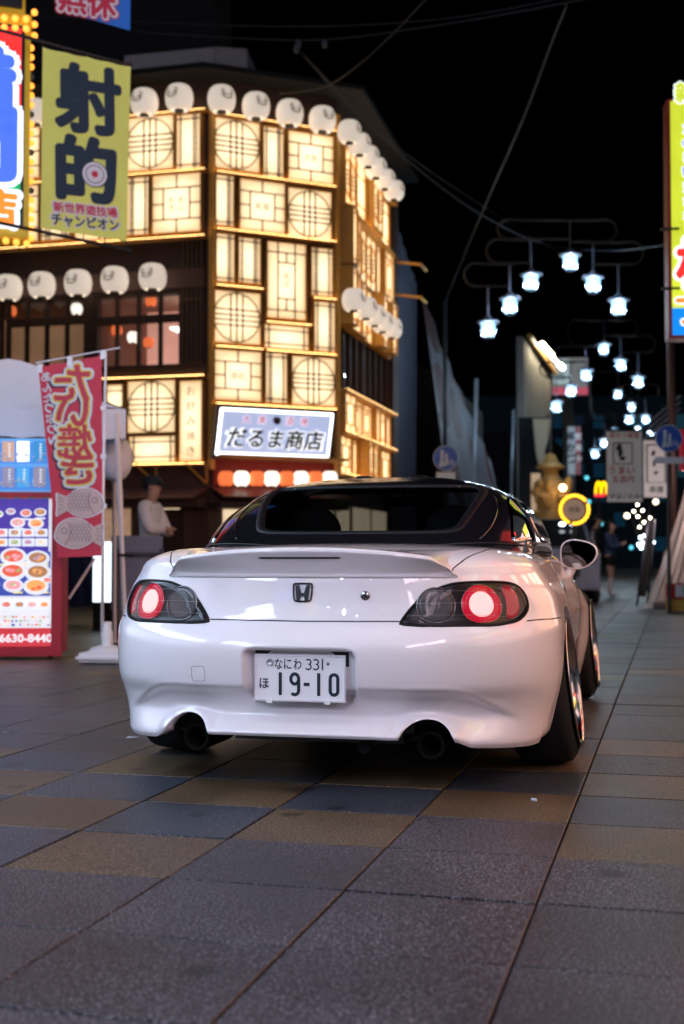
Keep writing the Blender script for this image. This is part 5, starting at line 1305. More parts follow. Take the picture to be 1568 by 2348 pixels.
mb.add(vs, fs); mb.build('roof_cloth', M_tent, tn, smooth=True)
mb = MB()
for k in range(4):
    A_, B_ = e[k], e[(k + 1) % 4]; n = 16; b0 = len(mb.v); vs = []
    nrm = (B_ - A_).cross(Vector((0, 0, 1))).normalized()
    for i in range(n + 1):
        p = A_.lerp(B_, i / n) + nrm * .012 * math.sin(i * 1.9); vs += [p, p + Vector((0, 0, -.26 - .01 * math.sin(i * 2.3)))]
    mb.add(vs, [(2 * i, 2 * i + 1, 2 * i + 3, 2 * i + 2) for i in range(n)])
mb.build('valance', M_tent, tn, smooth=True)
mb = MB(); mb.sphere(at(265, 1050, 11.4), .16, 14, 10, (1, 1, 1.35)); mb.build('rolled_side_cloth', M_tent, tn, smooth=True)
g_ = lambda u, Z, v0=None: Vector((at(u, 1280, Z).x, Z, 0))
for (u0, v0, u1, Z) in ((267, 948, 291, 10.9), (262, 970, 264, 12.4), (-230, 930, -230, 10.7)):
    p = at(u0, v0, Z); q = g_(u1, Z); mb = MB(); mb.tube([p, p.lerp(q, .45)], .024, 4); mb.tube([p.lerp(q, .42), q], .019, 4); mb.lathe([(.03, 0), (.03, .02), (0, .02)], 10, c=q); mb.build('leg', M_whitep, tn)
mb = MB(); p = at(291, 1248, 10.9); mb.tube([p + Vector((-.06, -.03, -.09)), p + Vector((.06, -.03, -.09))], .012, 6); mb.build('leg_clip', M_black, tn)
mb = MB(); mb.tube([at(158, 1372, 10.6), at(218, 1280, 10.6)], .012, 6); mb.build('cross_brace', M_whitep, tn)
# menu board: red housing with lit food pictures
MFr = Frame((at(140, 1280, 10.35).x, 10.35), R(3)); mx = lambda u, v: MFr.pix(u, v, 0)
mbd = thing('menu_board', 'red framed lit menu board with food pictures and a phone number', 'menu board', tuple(MFr.p(-.5, 0, 0)))
aR = mx(143, 1300)[0]; zT = mx(60, 1128)[1]; zB = mx(60, 1507)[1]; aL = aR - 1.15
M_redp = mat('red_paint_board', (.42, .03, .05), .4, noise=.12, nscale=4)
mb = MB(MFr); mb.box(aL, aR, -.30, -.03, max(.05, zB), zT); mb.build('housing', M_redp, mbd, bevel=.008)
mb = MB(MFr); fw = .085; zP = mx(60, 1428)[1]
mb.box(aL, aR, -.03, .02, zT - .045, zT); mb.box(aR - fw, aR, -.03, .02, zB + .01, zT - .045); mb.box(aL, aR - fw, -.03, .02, zB + .01, zB + .07); mb.build('frame', M_redp, mbd, bevel=.004)
lit = lambda n, c, e=.9: mat(n, tuple(x * .6 for x in c), .4, emit=c, es=e)
P_purple, P_cream, P_blue, P_white = lit('menu_purple', (.06, .035, .30), 1.), lit('menu_cream', (.85, .86, .92), .70), lit('menu_blue', (.04, .07, .36), 1.), lit('menu_white', (.88, .94, 1.), .72)
def mrect(u0, v0, u1, v1, m, nm='menu_print', off=.0, par=mbd):
    p, q = mx(u0, v0), mx(u1, v1); mb = MB(MFr); mb.box(min(p[0], q[0]), max(p[0], q[0]), -.03 + off, -.026 + off, min(p[1], q[1]), max(p[1], q[1])); return mb.build(nm, m, par)
mrect(-140, 1142, 121, 1440, P_cream); mrect(-140, 1142, 110, 1266, P_purple, off=.003); mrect(-140, 1264, 114, 1366, P_blue, off=.004)
for i in range(16): mrect(-130 + i * 16, 1138, -114 + i * 16, 1142, (lit('strip_green', (.0, .4, .25), .5), lit('strip_orange', (.9, .3, .1), .5))[i % 2], off=.002)
mrect(-140, 1408, 118, 1442, P_white, off=.003)
mrect(-140, 1440, 122, 1482, lit('menu_red', (.80, .06, .08), .55), off=.004)
food_cols = [lit('food_red', (.75, .12, .06), .9), lit('food_brown', (.42, .20, .10), .9), lit('food_pink', (.85, .35, .40), .9), lit('food_orange', (.9, .40, .12), .9), lit('food_green', (.35, .50, .22), .8), lit('food_mauve', (.45, .32, .45), .9), lit('food_pale', (.85, .75, .6), .95)]
dish = {}
def dish_mesh(kc):
    if kc in dish: return dish[kc]
    mb = MB(); rg = random.Random(kc * 7 + 1)
    mb.cm = 0; mb.disc((0, 0, 0), (.5, 0, 0), (0, 0, .34), 20)
    mb.cm = 1; mb.disc((0, -.002, .03), (.38, 0, 0), (0, 0, .23), 16)
    for q in range(9):
        mb.cm = 1 + rg.randrange(3); a = rg.random() * 6.28; r = rg.random() * .25; mb.disc((r * math.cos(a), -.004 - .0005 * q, .03 + r * .6 * math.sin(a)), (.09, 0, .02), (0, 0, .06), 8)
    o = mb.build('dish_picture', [P_white, food_cols[kc % 7], food_cols[(kc + 2) % 7], food_cols[(kc + 4) % 7]], mbd, local=True); dish[kc] = o.data; bpy.data.objects.remove(o); return dish[kc]
def put_dish(u, v, wpx, kc):
    a, z = mx(u, v); o = bpy.data.objects.new('dish_picture', dish_mesh(kc)); COL.objects.link(o); o.parent = mbd
    o.matrix_parent_inverse = mbd.matrix_basis.inverted(); o.location = MFr.p(a, -.012, z); s_ = wpx / FPX * 10.35; o.scale = (s_, 1, s_); o.rotation_euler = (0, 0, R(3))
kc = 0
for (u, v, w_) in ((59, 1176, 26), (92, 1174, 28), (40, 1198, 34), (82, 1200, 36), (-5, 1178, 24), (24, 1172, 22)): put_dish(u, v, w_, kc); kc += 1
for r_, v in ((0, 1221), (1, 1243)):
    for u in (-30, 2, 33, 64, 94): mrect(u - 14, v - 9, u + 14, v + 9, P_white, off=.006); put_dish(u, v, 24, kc % 9); kc += 1
for (u, v, w_) in ((30, 1276, 60), (86, 1280, 54), (28, 1310, 62), (86, 1312, 60), (30, 1342, 46), (82, 1344, 58), (-30, 1300, 56), (-30, 1340, 56), (58, 1294, 20), (108, 1330, 22)): put_dish(u, v, w_, kc % 9); kc += 1
for u in (-20, 14, 44, 73, 101): mrect(u - 14, 1374, u + 14, 1400, P_white, off=.006); put_dish(u, 1386, 24, kc % 9); kc += 1
rg = random.Random(5)
for r_ in range(3):
    for u in range(-20, 116, 9):
        if rg.random() < .8: mrect(u, 1412 + r_ * 9, u + 3 + rg.random() * 5, 1415 + r_ * 9 + rg.random() * 3, (food_cols + [P_blue])[rg.randrange(8)], nm='price_print', off=.006)
for (u, v) in ((92, 1188), (60, 1190), (42, 1212), (84, 1214), (100, 1294), (36, 1325), (90, 1328), (40, 1358), (100, 1358), (10, 1294)):
    mrect(u - 11, v - 2, u + 11, v + 2, lit('caption_yellow', (.85, .75, .25), .9) if v > 1250 else P_white, nm='caption_print', off=.012)
a_, z_ = mx(36, 1463); lettering('06-6630-8440', lambda a, z, o=0: MFr.p(a, o, z), mx(119, 1463)[0] - .28, z_, W=.56, H=.068, m=lit('phone_white', (.9, .93, 1), .8), parent=mbd, off=-.016, bold=.03)
for x in (aR - .12, aL + .1): mb = MB(); mb.lathe([(0, -.02), (.035, -.02), (.035, .02), (0, .02)], 12, axis='x', c=MFr.p(x, -.15, .035)); mb.build('castor', M_black, mbd, smooth=True)
# drinks display above the board
dd = thing('drink_display', 'clear blue-lit display case of tagged drink pouches above the menu board', 'display case', tuple(MFr.p(aR - .6, 0, zT)))
dz1 = mx(50, 1006)[1]; aD = mx(107, 1060)[0]
mb = MB(MFr); mb.box(aL, aD, -.34, -.30, zT + .002, dz1); mb.build('back_panel', lit('display_blue', (.10, .34, .80), .55), dd)
mb = MB(MFr)
for v in (1006, 1064, 1124): z = mx(50, v)[1]; mb.box(aL, aD, -.30, -.02, z - .006, z + .006)
mb.build('shelf', lit('shelf_blue', (.16, .45, .9), .6), dd)
tagc = [lit('tag_peach', (.80, .50, .35), .5), lit('tag_glow', (.95, .97, 1.), 1.5), lit('tag_blue', (.04, .30, .62), .7), lit('tag_mauve', (.38, .35, .50), .5), lit('tag_sky', (.08, .42, .80), .7), lit('tag_grey', (.40, .36, .48), .5)]
M_ice = mat('ice_cube', (.7, .8, .95), .08, coat=1., emit=(.5, .7, 1.), es=.06)
for r_, v in ((0, 1035), (1, 1094)):
    for c_, u in enumerate((-52, -17, 16, 50, 88)):
        p = mx(u - 14, v - 25), mx(u + 14, v + 22); mb = MB(MFr); mb.box(p[0][0], p[1][0], -.06, -.045, p[1][1], p[0][1]); tg = mb.build('drink_tag', tagc[(c_ - 2) % 3 + 3 * r_], dd, bevel=.004)
        mb = MB()
        for q in range(10):
            cpt = Vector(MFr.p(p[0][0] + rg.random() * .11, -.055 + rg.random() * .05, p[1][1] + rg.random() * .07)); s_ = .005 + rg.random() * .005; mb.box(cpt.x - s_, cpt.x + s_, cpt.y - s_, cpt.y + s_, cpt.z - s_, cpt.z + s_)
        stuff(mb.build('ice', M_ice, dd, bevel=.003))
        for q in range(5):
            mb = MB(MFr); x = p[0][0] + .05; z = p[0][1] - .02 - q * .024; mb.box(x + rg.random() * .004, x + .02, -.0445, -.043, z - .012, z); mb.build('tag_print', P_white, tg)
# flag banner (seen from behind: its writing is reversed)
FF = Frame((at(180, 1280, 10.05).x, 10.05), R(-6)); fx = lambda u, v: FF.pix(u, v, 0)
M_flag = mat('red_flag_cloth', (.56, .045, .08), .75, noise=.10, nscale=2.2, bump=.2, bscale=8)
fl, FP = cloth('flag_banner', 'tall red flag banner with reversed yellow-edged lettering and two fish on a white pole', 'flag', (fx(88, 840), fx(233, 813), fx(236, 1274), fx(132, 1278)), M_flag, wav=.0030, F=FF, ph=1.)
def ftx(ch, u, v, w_, h_, m, bold, off, flip=True, rot=0.): return ptxt(ch, u, v, w_, h_, m, FF, FP, fl, bold, off, 10.0, flip)
shd, yel, whp, mgr = mat('dark_shade_print', (.05, .03, .06), .7), mat('yellow_print', (.72, .58, .08), .7), mat('white_print'), mat('red_print', (.50, .05, .08), .7)
for ch, u, v, w_, h_ in (('た', 166, 878, 92, 92), ('い', 166, 946, 84, 72), ('焼', 172, 1010, 88, 82), ('き', 178, 1072, 84, 84)):
    ftx(ch, u - 4, v + 4, w_ + 14, h_ + 14, shd, .10, .003); ftx(ch, u, v, w_ + 13, h_ + 13, whp, .10, .005); ftx(ch, u, v, w_ + 2, h_ + 2, yel, .055, .007); ftx(ch, u, v, w_ - 6, h_ - 6, mgr, .024, .009)
for i, ch in enumerate('あんたっぷり〜'): ftx(ch, 106 + i * 2.6, 864 + i * 24, 22, 22, whp, .03, .005)
M_fish = mat('pale_fish_print', (.56, .43, .40), .7, noise=.15, nscale=14); M_fisho = mat('fish_outline_print', (.8, .78, .80), .7); M_fishl = mat('fish_line_print', (.20, .13, .17), .7)
def fishy(cu, cv, sgn, kk, off):
    out = [(-58, 6), (-48, -22), (-22, -36), (8, -34), (30, -18), (40, -6), (50, -22), (60, -24), (56, 6), (60, 34), (48, 30), (36, 14), (18, 30), (-12, 38), (-40, 28), (-54, 16)]
    Pp_ = lambda x, y, o: FP(*fx(cu + sgn * x * kk, cv + y * kk), o)
    for sc_, m_, o in ((1.10, M_fisho, off), (1.03, M_fishl, off + .0015), (1.0, M_fish, off + .003)):
        c = MB(); pl = smooth_loop([(x * sc_, y * sc_, 0) for x, y in out], 2); n_p = len(pl); c.add([Pp_(p.x * f_, p.y * f_, o) for f_ in (1, .75, .5, .25, .02) for p in pl], [(k_ * n_p + i_, k_ * n_p + (i_ + 1) % n_p, (k_ + 1) * n_p + (i_ + 1) % n_p, (k_ + 1) * n_p + i_) for k_ in range(4) for i_ in range(n_p)]); c.build('fish_print', m_, fl)
    mb = MB(); rows_ = 7
    P2 = lambda x, y, o=0: Pp_(x, y, off + .0045)
    for i in range(6):
        for j in range(5):
            x, y = -22 + i * 9 + (j % 2) * 4.5, -20 + j * 9
            if (x / 42) ** 2 + (y / 28) ** 2 < 1: mb.ribbon([(x + 4 * math.cos(t), y + 5 * math.sin(t)) for t in [-1.4 + 2.8 * q / 6 for q in range(7)]], .9 * 1.9, P2, 0, False)
    mb.ribbon([(-36 + 7 * math.cos(t), -6 + 7 * math.sin(t)) for t in [2 * PI * q / 12 for q in range(13)]], 1.2 * 1.8, P2, 0, False); mb.ribbon([(-26, -26), (-20, -8), (-24, 14), (-34, 28)], 1.2 * 1.8, P2, 0, False)
    for q in range(4): mb.ribbon([(44, -8 + q * 7), (56, -14 + q * 11)], .9 * 1.9, P2, 0, False)
    stuff(mb.build('fish_lines', M_fishl, fl))
fishy(186, 1152, -1, .90, .006); fishy(182, 1222, 1, .92, .012)
pb = fx(238, 805); mb = MB(); mb.tube([FF.p(pb[0], -.01, .18), FF.p(pb[0], -.01, fx(250, 1115)[1]), FF.p(fx(242, 820)[0], -.01, pb[1])], [.014, .013, .009], 8); mb.build('pole', M_whitep, fl, smooth=True)
mb = MB(); q = fx(82, 832); q2 = fx(275, 797); mb.tube([FF.p(q[0], 0, q[1]), FF.p(q2[0], 0, q2[1])], .006, 6); mb.build('cross_arm', M_whitep, fl)
for (u, v) in ((92, 843), (160, 828), (236, 812)): p = fx(u, v); mb = MB(FF); mb.box(p[0] - .02, p[0] + .02, -.006, .006, p[1] - .04, p[1] + .03); mb.build('flag_loop', M_whitep, fl)
for v in (935, 1046, 1160): p = fx(237, v); mb = MB(FF); mb.box(p[0] - .02, p[0] + .025, -.008, .008, p[1] - .018, p[1] + .018); mb.build('flag_loop', M_whitep, fl)
bc = FF.p(fx(246, 1480)[0], 0, 0)
mb = MB(); mb.lathe([(.035, .32), (.035, .24), (.045, .24), (.045, .13), (.06, .12)], 14, c=bc)
mb.build('pole_socket', M_whitep, fl, smooth=True)
mb = MB(FF); a_ = fx(246, 1480)[0]; mb.box(a_ - .20, a_ + .20, -.20, .20, .012, .085); mb.build('water_base', M_whitep, fl, bevel=.025)
mb = MB(); mb.lathe([(0.15, .08), (.13, .115), (.06, .135), (0, .135)], 20, c=bc); mb.build('base_cap', M_whitep, fl, smooth=True)
# dark blue curtain, small red banner and lit white board behind the stall
cb, _ = cloth('cloth_curtain', 'dark navy cloth hanging at the back of the stall', 'curtain', (FL.pix(150, 1270, 6), FL.pix(215, 1272, 6), FL.pix(213, 1388, 6), FL.pix(160, 1392, 6)), mat('navy_cloth', (.012, .02, .07), .8), F=Frame(FL.p(0, 6, 0)[:2], AL), wav=.02)
rbF = Frame((at(147, 1280, 10.9).x, 10.9), R(5)); rb, RP = cloth('small_flag', 'narrow red flag with white writing hanging behind the menu board', 'flag', (rbF.pix(133, 1280), rbF.pix(152, 1280), rbF.pix(150, 1450), rbF.pix(136, 1450)), M_flag, F=rbF, wav=.006)
for i, ch in enumerate('うまい'): lettering(ch, RP, rbF.pix(142, 1310 + i * 42)[0], rbF.pix(142, 1310 + i * 42)[1], W=.05, H=.11, m=wpr, parent=rb, off=.005, bold=.03)
wb = thing('lit_board', 'bright white-blue lit board standing on the ground behind the stall', 'lit board', tuple(at(235, 1385, 14)))
WF = Frame(at(235, 1280, 14.5)[:2], R(-8)); p, q = WF.pix(214, 1242), WF.pix(262, 1380); mb = MB(WF); mb.box(p[0], q[0], -.05, 0, q[1], p[1]); mb.build('lit_face', lit('board_glow', (.72, .90, 1.), 2.2), wb); mb = MB(WF); mb.box(p[0], q[0], -.06, -.0, 0, q[1]); mb.box(p[0], q[0], -.10, -.051, 0, p[1]); mb.build('stand', M_black, wb)
# grey notice easel in front of the person
ez = thing('notice_easel', 'grey back of a folding notice easel standing before the capped person', 'easel', tuple(at(310, 1430, 12.6)))
EF = Frame(at(310, 1280, 12.6)[:2], R(-6)); ex = lambda u, v: EF.pix(u, v, 0)
M_egrey = mat('blue_grey_board', (.22, .25, .34), .6, noise=.1); M_efr = mat('grey_easel_frame', (.10, .11, .14), .45, .4)
p, q = ex(254, 1228), ex(370, 1400); mb = MB(EF); mb.box(p[0], q[0], -.04, -.02, q[1], p[1]); mb.build('board', M_egrey, ez)
for (u0, v0, u1, v1) in ((266, 1258, 276, 1436), (366, 1258, 372, 1436)): p, q = ex(u0, v0), ex(u1, v1); mb = MB(EF); mb.box(p[0], p[0] + .035, -.02, .015, .0, p[1]); mb.build('leg', M_efr, ez)
p, q = ex(264, 1266), ex(374, 1274); mb = MB(EF); mb.box(p[0], q[0], .016, .032, q[1], p[1]); mb.build('cross_bar', M_efr, ez)

# ------------------------------------------------------------------ people
def skinned(name, joints, edges, m, parent, sub=2):
    """one continuous surface grown round a joint skeleton: joints {k:(pos,(rx,ry))}"""
    ks = list(joints); me = bpy.data.meshes.new(name); me.from_pydata([joints[k][0] for k in ks], [(ks.index(a), ks.index(b)) for a, b in edges], [])
    o = bpy.data.objects.new(name, me); COL.objects.link(o); md = o.modifiers.new('s', 'SKIN'); sd = me.skin_vertices[0].data
    for i, k in enumerate(ks): r = joints[k][1]; sd[i].radius = r if isinstance(r, tuple) else (r, r); sd[i].use_root = (i == 0)
    m2 = o.modifiers.new('u', 'SUBSURF'); m2.levels = sub; m2.render_levels = sub
    dg = bpy.context.evaluated_depsgraph_get(); dg.update(); me2 = bpy.data.meshes.new_from_object(o.evaluated_get(dg)); bpy.data.objects.remove(o)
    me2.materials.clear(); me2.materials.append(m); me2.shade_smooth(); o2 = bpy.data.objects.new(name, me2); COL.objects.link(o2); o2.parent = parent; return o2
M_skin = mat('skin', (.48, .29, .21), .55)
def person(label, loc, rz_, H, pose, top, bottom, hair, shoe, sleeve=True, legs_bare=False, cap=None):
    """pose: dict of hand targets; faces local -y"""
    r = thing('person', label, 'person', loc, rz_); k = H / 1.70
    hd = pose.get('head', (0, -.02, 0)); J = {}
    def v(x, y, z): return (x * k, y * k, z * k)
    hips = v(0, 0, .90); st = pose.get('step', .05)
    Jb = {'pel': (v(0, 0, .92), .11 * k), 'wa': (v(0, 0, 1.06), (.115 * k, .085 * k)), 'ch': (v(0, -.0, 1.27), (.145 * k, .10 * k)), 'nb': (v(0, .01, 1.41), (.085 * k, .07 * k)), 'nk': (v(hd[0] * .3, hd[1] * .5, 1.47), .048 * k), 'h0': (v(hd[0], hd[1], 1.54), (.068 * k, .078 * k)), 'h1': (v(hd[0], hd[1] + .01, 1.62), (.074 * k, .090 * k)), 'h2': (v(hd[0], hd[1] + .01, 1.67), (.05 * k, .06 * k))}
    E = [('pel', 'wa'), ('wa', 'ch'), ('ch', 'nb'), ('nb', 'nk'), ('nk', 'h0'), ('h0', 'h1'), ('h1', 'h2')]
    for s, sn in ((-1, 'l'), (1, 'r')):
        el, ha = pose.get(sn, ((s * .24, .02, 1.10), (s * .25, -.06, .86)))
        Jb['s' + sn] = (v(s * .165, 0, 1.385), .058 * k); Jb['e' + sn] = (v(*el), .042 * k); Jb['w' + sn] = (v(*ha), .028 * k)
        d = (Vector(v(*ha)) - Vector(v(*el))).normalized(); hnd = Vector(v(*ha)) + d * .075 * k; Jb['p' + sn] = (tuple(hnd), (.036 * k, .018 * k)); Jb['f' + sn] = (tuple(hnd + d * .07 * k + Vector((0, -.01, -.01))), (.028 * k, .012 * k)); Jb['t' + sn] = (tuple(hnd + Vector((-s * .035 * k, -.03 * k, .01))), .011 * k)
        E += [('nb', 's' + sn), ('s' + sn, 'e' + sn), ('e' + sn, 'w' + sn), ('w' + sn, 'p' + sn), ('p' + sn, 'f' + sn), ('p' + sn, 't' + sn)]
        fy = s * st
        Jb['t_' + sn] = (v(s * .095, 0, .84), .088 * k); Jb['k' + sn] = (v(s * .105, fy * .6 - .02, .48), .056 * k); Jb['a' + sn] = (v(s * .11, fy + .02, .09), .036 * k); Jb['b' + sn] = (v(s * .115, fy - .12, .035), (.036 * k, .028 * k))
        E += [('pel', 't_' + sn), ('t_' + sn, 'k' + sn), ('k' + sn, 'a' + sn), ('a' + sn, 'b' + sn)]
    body_ = skinned('body', Jb, E, M_skin, r)
    g = lambda n, f: (Jb[n][0], tuple(x * f for x in Jb[n][1]) if isinstance(Jb[n][1], tuple) else Jb[n][1] * f)
    T = {n: g(n, f) for n, f in (('wa', 1.32), ('ch', 1.22), ('nb', 1.12))}; T['pel'] = (Jb['pel'][0], (.165 * k, .125 * k)); TE = [('pel', 'wa'), ('wa', 'ch'), ('ch', 'nb')]
    T = dict([('wa', T['wa'])] + [(a, b) for a, b in T.items() if a != 'wa'])
    for sn in 'lr': T['s' + sn] = g('s' + sn, 1.35); T['e' + sn] = g('e' + sn, 1.7); T['w' + sn] = g('w' + sn, 1.7); TE += [('nb', 's' + sn), ('s' + sn, 'e' + sn), ('e' + sn, 'w' + sn)]
    skinned('top', T, TE, top, r)
    B = {'pel': (Jb['pel'][0], (.155 * k, .12 * k))}; BE = []
    for sn in 'lr':
        B['t_' + sn] = g('t_' + sn, 1.18); BE.append(('pel', 't_' + sn))
        if legs_bare: q = Vector(Jb['t_' + sn][0]).lerp(Vector(Jb['k' + sn][0]), .55); B['m' + sn] = (tuple(q), .10 * k); BE.append(('t_' + sn, 'm' + sn))
        else: B['k' + sn] = g('k' + sn, 1.35); B['a' + sn] = g('a' + sn, 1.75); BE += [('t_' + sn, 'k' + sn), ('k' + sn, 'a' + sn)]
        S_ = {'a': (tuple(Vector(Jb['a' + sn][0]) + Vector((0, 0, -.02))), .048 * k), 'b': (Jb['b' + sn][0], (.046 * k, .036 * k))}; skinned('shoe', S_, [('a', 'b')], shoe, r)
        if legs_bare: K = {'k': g('k' + sn, 1.1), 'a': g('a' + sn, 1.15)}; skinned('stocking', K, [('k', 'a')], legs_bare, r)
    skinned('trousers' if not legs_bare else 'shorts', B, BE, bottom, r)
    hc = Vector(v(hd[0], hd[1] + .012, 1.625))
    mb = MB(); mb.sphere(hc + Vector((0, .016 * k, .020 * k)), .098 * k, 18, 12, (.90, 1.06, 1.0))
    if hair[1] == 'long': mb.sphere(hc + Vector((0, .045 * k, -.09 * k)), .085 * k, 14, 10, (1, .6, 1.5))
    ho = mb.build('hair', hair[0], r, smooth=True, local=True)
    bm = bmesh.new(); bm.from_mesh(ho.data); cut = [x for x in bm.verts if x.co.y < hc.y - .040 * k and x.co.z < hc.z + .045 * k]; bmesh.ops.delete(bm, geom=cut, context='VERTS'); bm.to_mesh(ho.data); bm.free()
    for s in (-1, 1): mb = MB(); mb.sphere(hc + Vector((s * .030 * k, -.083 * k, -.008 * k)), .009 * k, 8, 6); mb.build('eye', M_ink, body_, smooth=True, local=True); mb = MB(); mb.sphere(hc + Vector((s * .080 * k, 0, -.015 * k)), .022 * k, 8, 6, (.4, .8, 1.2)); mb.build('ear', M_skin, body_, smooth=True, local=True)
    mb = MB(); mb.sphere(hc + Vector((0, -.092 * k, -.030 * k)), .014 * k, 8, 6, (.8, 1.2, 1.3)); mb.build('nose', M_skin, body_, smooth=True, local=True)
    mb = MB(); mb.sphere(hc + Vector((0, -.078 * k, -.062 * k)), .020 * k, 8, 5, (1, .5, .3)); mb.build('mouth', mat('lips', (.35, .12, .10), .5), body_, smooth=True, local=True)
    if cap:
        mb = MB(); mb.lathe([(.104 * k, -.01), (.106 * k, .03), (.092 * k, .075), (.05 * k, .100), (0, .106)], 22, c=hc + Vector((0, .008, .015)))
        vs = []; 
        for i in range(13):
            t = -1.15 + 2.3 * i / 12; vs += [hc + Vector((.104 * k * math.sin(t), -.100 * k * math.cos(t), .018)), hc + Vector((.115 * k * math.sin(t) * .95, -(.10 + .085 * math.cos(t)) * k, .012))]
        mb.add(vs, [(2 * i, 2 * i + 1, 2 * i + 3, 2 * i + 2) for i in range(12)]); mb.build('cap', cap, r, smooth=True, local=True)
    return r
M_wshirt = mat('pale_sweatshirt', (.78, .80, .86), .85, bump=.5, bscale=14); M_hair = mat('black_hair', (.012, .010, .010), .5); M_blk = mat('black_cloth', (.012, .013, .017), .85); M_navyc = mat('navy_jacket', (.03, .06, .13), .8)
zp = 14.2; xp = at(343, 1280, zp).x
pc = person('person in a black cap and loose pale sweatshirt, arms folded, near the restaurant', (xp, zp, 0), R(72), 1.71,
       {'l': ((-.22, -.10, 1.13), (-.02, -.20, 1.14)), 'r': ((.22, -.10, 1.12), (.04, -.22, 1.10)), 'head': (0, -.05, 0)}, M_wshirt, M_blk, (M_hair, 'short'), M_blk, cap=mat('black_cap', (.010, .016, .026), .7))
mb = MB(); mb.tube([(.19, -.02, 1.0), (.05, .16, .97), (-.15, .10, 1.02), (-.19, -.04, 1.02)], .022, 8); mb.build('waist_bag_strap', M_blk, pc, smooth=True, local=True)
person('person in a black tracksuit with white shoulder stripes standing beside a phone user', (at(1362, 1280, 27.6).x, 27.6, 0), R(70), 1.72, {'l': ((-.22, -.1, 1.12), (-.12, -.26, 1.08)), 'head': (0, -.10, 0)}, mat('black_tracktop', (.018, .018, .022), .7), M_blk, (M_hair, 'short'), M_blk)
zq = 26.8
tk = bpy.data.objects['person.001']; mb = MB()
for s_ in (-1, 1): mb.tube([(s_ * .215, -.01, 1.40), (s_ * .262, .0, 1.26), (s_ * .27, -.05, 1.12)], .014, 6)
mb.build('shoulder_stripe', wpr, tk, local=True)
pq = person('person in dark jacket and shorts with pale stockings looking at a phone', (at(1398, 1280, zq).x, zq, 0), R(55), 1.60, {'l': ((-.2, -.14, 1.10), (-.07, -.30, 1.20)), 'r': ((.2, -.14, 1.10), (.06, -.30, 1.20)), 'head': (0, -.06, 0)}, M_navyc, M_blk, (M_hair, 'long'), mat('white_shoe', (.7, .68, .8), .6), legs_bare=mat('pale_stockings', (.85, .74, .80), .7))
ph = thing('smartphone', 'glowing smartphone held up by the person in shorts', 'phone', tuple(pq.matrix_basis @ Vector((0, -.38, 1.18))), R(55)); mb = MB(); mb.box(-.035, .035, -.004, .004, -.07, .07); mb.build('phone_body', M_black, ph, local=True, bevel=.002); mb = MB(); mb.box(-.031, .031, .0042, .0048, -.065, .065); mb.build('screen', lit('phone_glow', (.6, .8, 1.), 3.), ph, local=True)

# ------------------------------------------------------------------ left side of the street farther on
tb = thing('sheeted_building', 'building wrapped in pale sheets with dark red shapes beyond the restaurant', 'building', tuple(S(33, -3.8)))
M_sheet = bpy.data.materials.new('printed_sheet'); M_sheet.use_nodes = True; n_ = M_sheet.node_tree; b_ = n_.nodes["Principled BSDF"]; g1 = n_.nodes.new("ShaderNodeNewGeometry"); vz = n_.nodes.new("ShaderNodeTexVoronoi"); vz.inputs["Scale"].default_value = .42; rmp = n_.nodes.new("ShaderNodeValToRGB")
rmp.color_ramp.elements[0].position = .36; rmp.color_ramp.elements[0].color = (.09, .010, .015, 1); rmp.color_ramp.elements[1].position = .38; rmp.color_ramp.elements[1].color = (.20, .22, .28, 1)
n_.links.new(g1.outputs["Position"], vz.inputs["Vector"]); n_.links.new(vz.outputs["Distance"], rmp.inputs[0]); n_.links.new(rmp.outputs[0], b_.inputs["Base Color"]); b_.inputs["Roughness"].default_value = .6
def sheet(s0, s1, t0, t1, zf0, zf1, m, nm, fold=.10, n=40):
    mb = MB(); vs = []; ny = 14
    for i in range(n + 1):
        f = i / n; s = s0 + (s1 - s0) * f; zt_ = zf0 + (zf1 - zf0) * f ** .8
        for j in range(ny + 1):
            g = j / ny; t = t0 + (t1 - t0) * (1 - g) * .0 + (1 - g) ** 1.3 * t1; vs.append(S(s, t0 + (1 - g) * t1 + fold * math.sin(i * .9 + g * 2) * (1 - .6 * g), zt_ * g))
    mb.add(vs, [(i * (ny + 1) + j, (i + 1) * (ny + 1) + j, (i + 1) * (ny + 1) + j + 1, i * (ny + 1) + j + 1) for i in range(n) for j in range(ny)]); return mb.build(nm, m, tb, smooth=True)
sheet(28.2, 31.0, -3.9, .0, 8.8, 7.6, mat('plain_sheet', (.07, .08, .12), .7, bump=.4, bscale=1.2), 'plain_sheet', .04)
sheet(31.1, 44., -3.9, 1.0, 7.9, 4.2, M_sheet, 'printed_sheet')
mb = MB(SF); mb.box(-14, -4.3, 28.2, 45, 0, 6.); mb.build('wall', M_night, tb)
for (u, v0, v1, Z, dx) in ((1092, 868, 1090, 30, -.12), (1176, 940, 1100, 40, -.12), (1020, 690, 1095, 29, 0)):
    po = thing('bare_pole', {1092: 'leaning pale pole beyond the sheeted building', 1176: 'thin pale pole farther along the dark left side', 1020: 'upright dark pole in front of the sheeted building'}[u], 'pole', tuple(g_(u, Z)))
    mb = MB(); p = at(u, v0, Z); q = g_(u, Z) + Vector((dx * 1.0, 0, 0)); mb.tube([p, q], .045, 8); mb.build('pole', M_dark if u == 1020 else mat('pale_pole', (.35, .42, .5), .35, .5), po, smooth=True)
wh = thing('white_building', 'pale building with a string of lights along its sloping roof edge', 'building', tuple(S(58, -3.8)))
WFr = Frame(S(0, -3.9)[:2], AR); p0 = WFr.pix(1200, 782); p1 = WFr.pix(1263, 848)
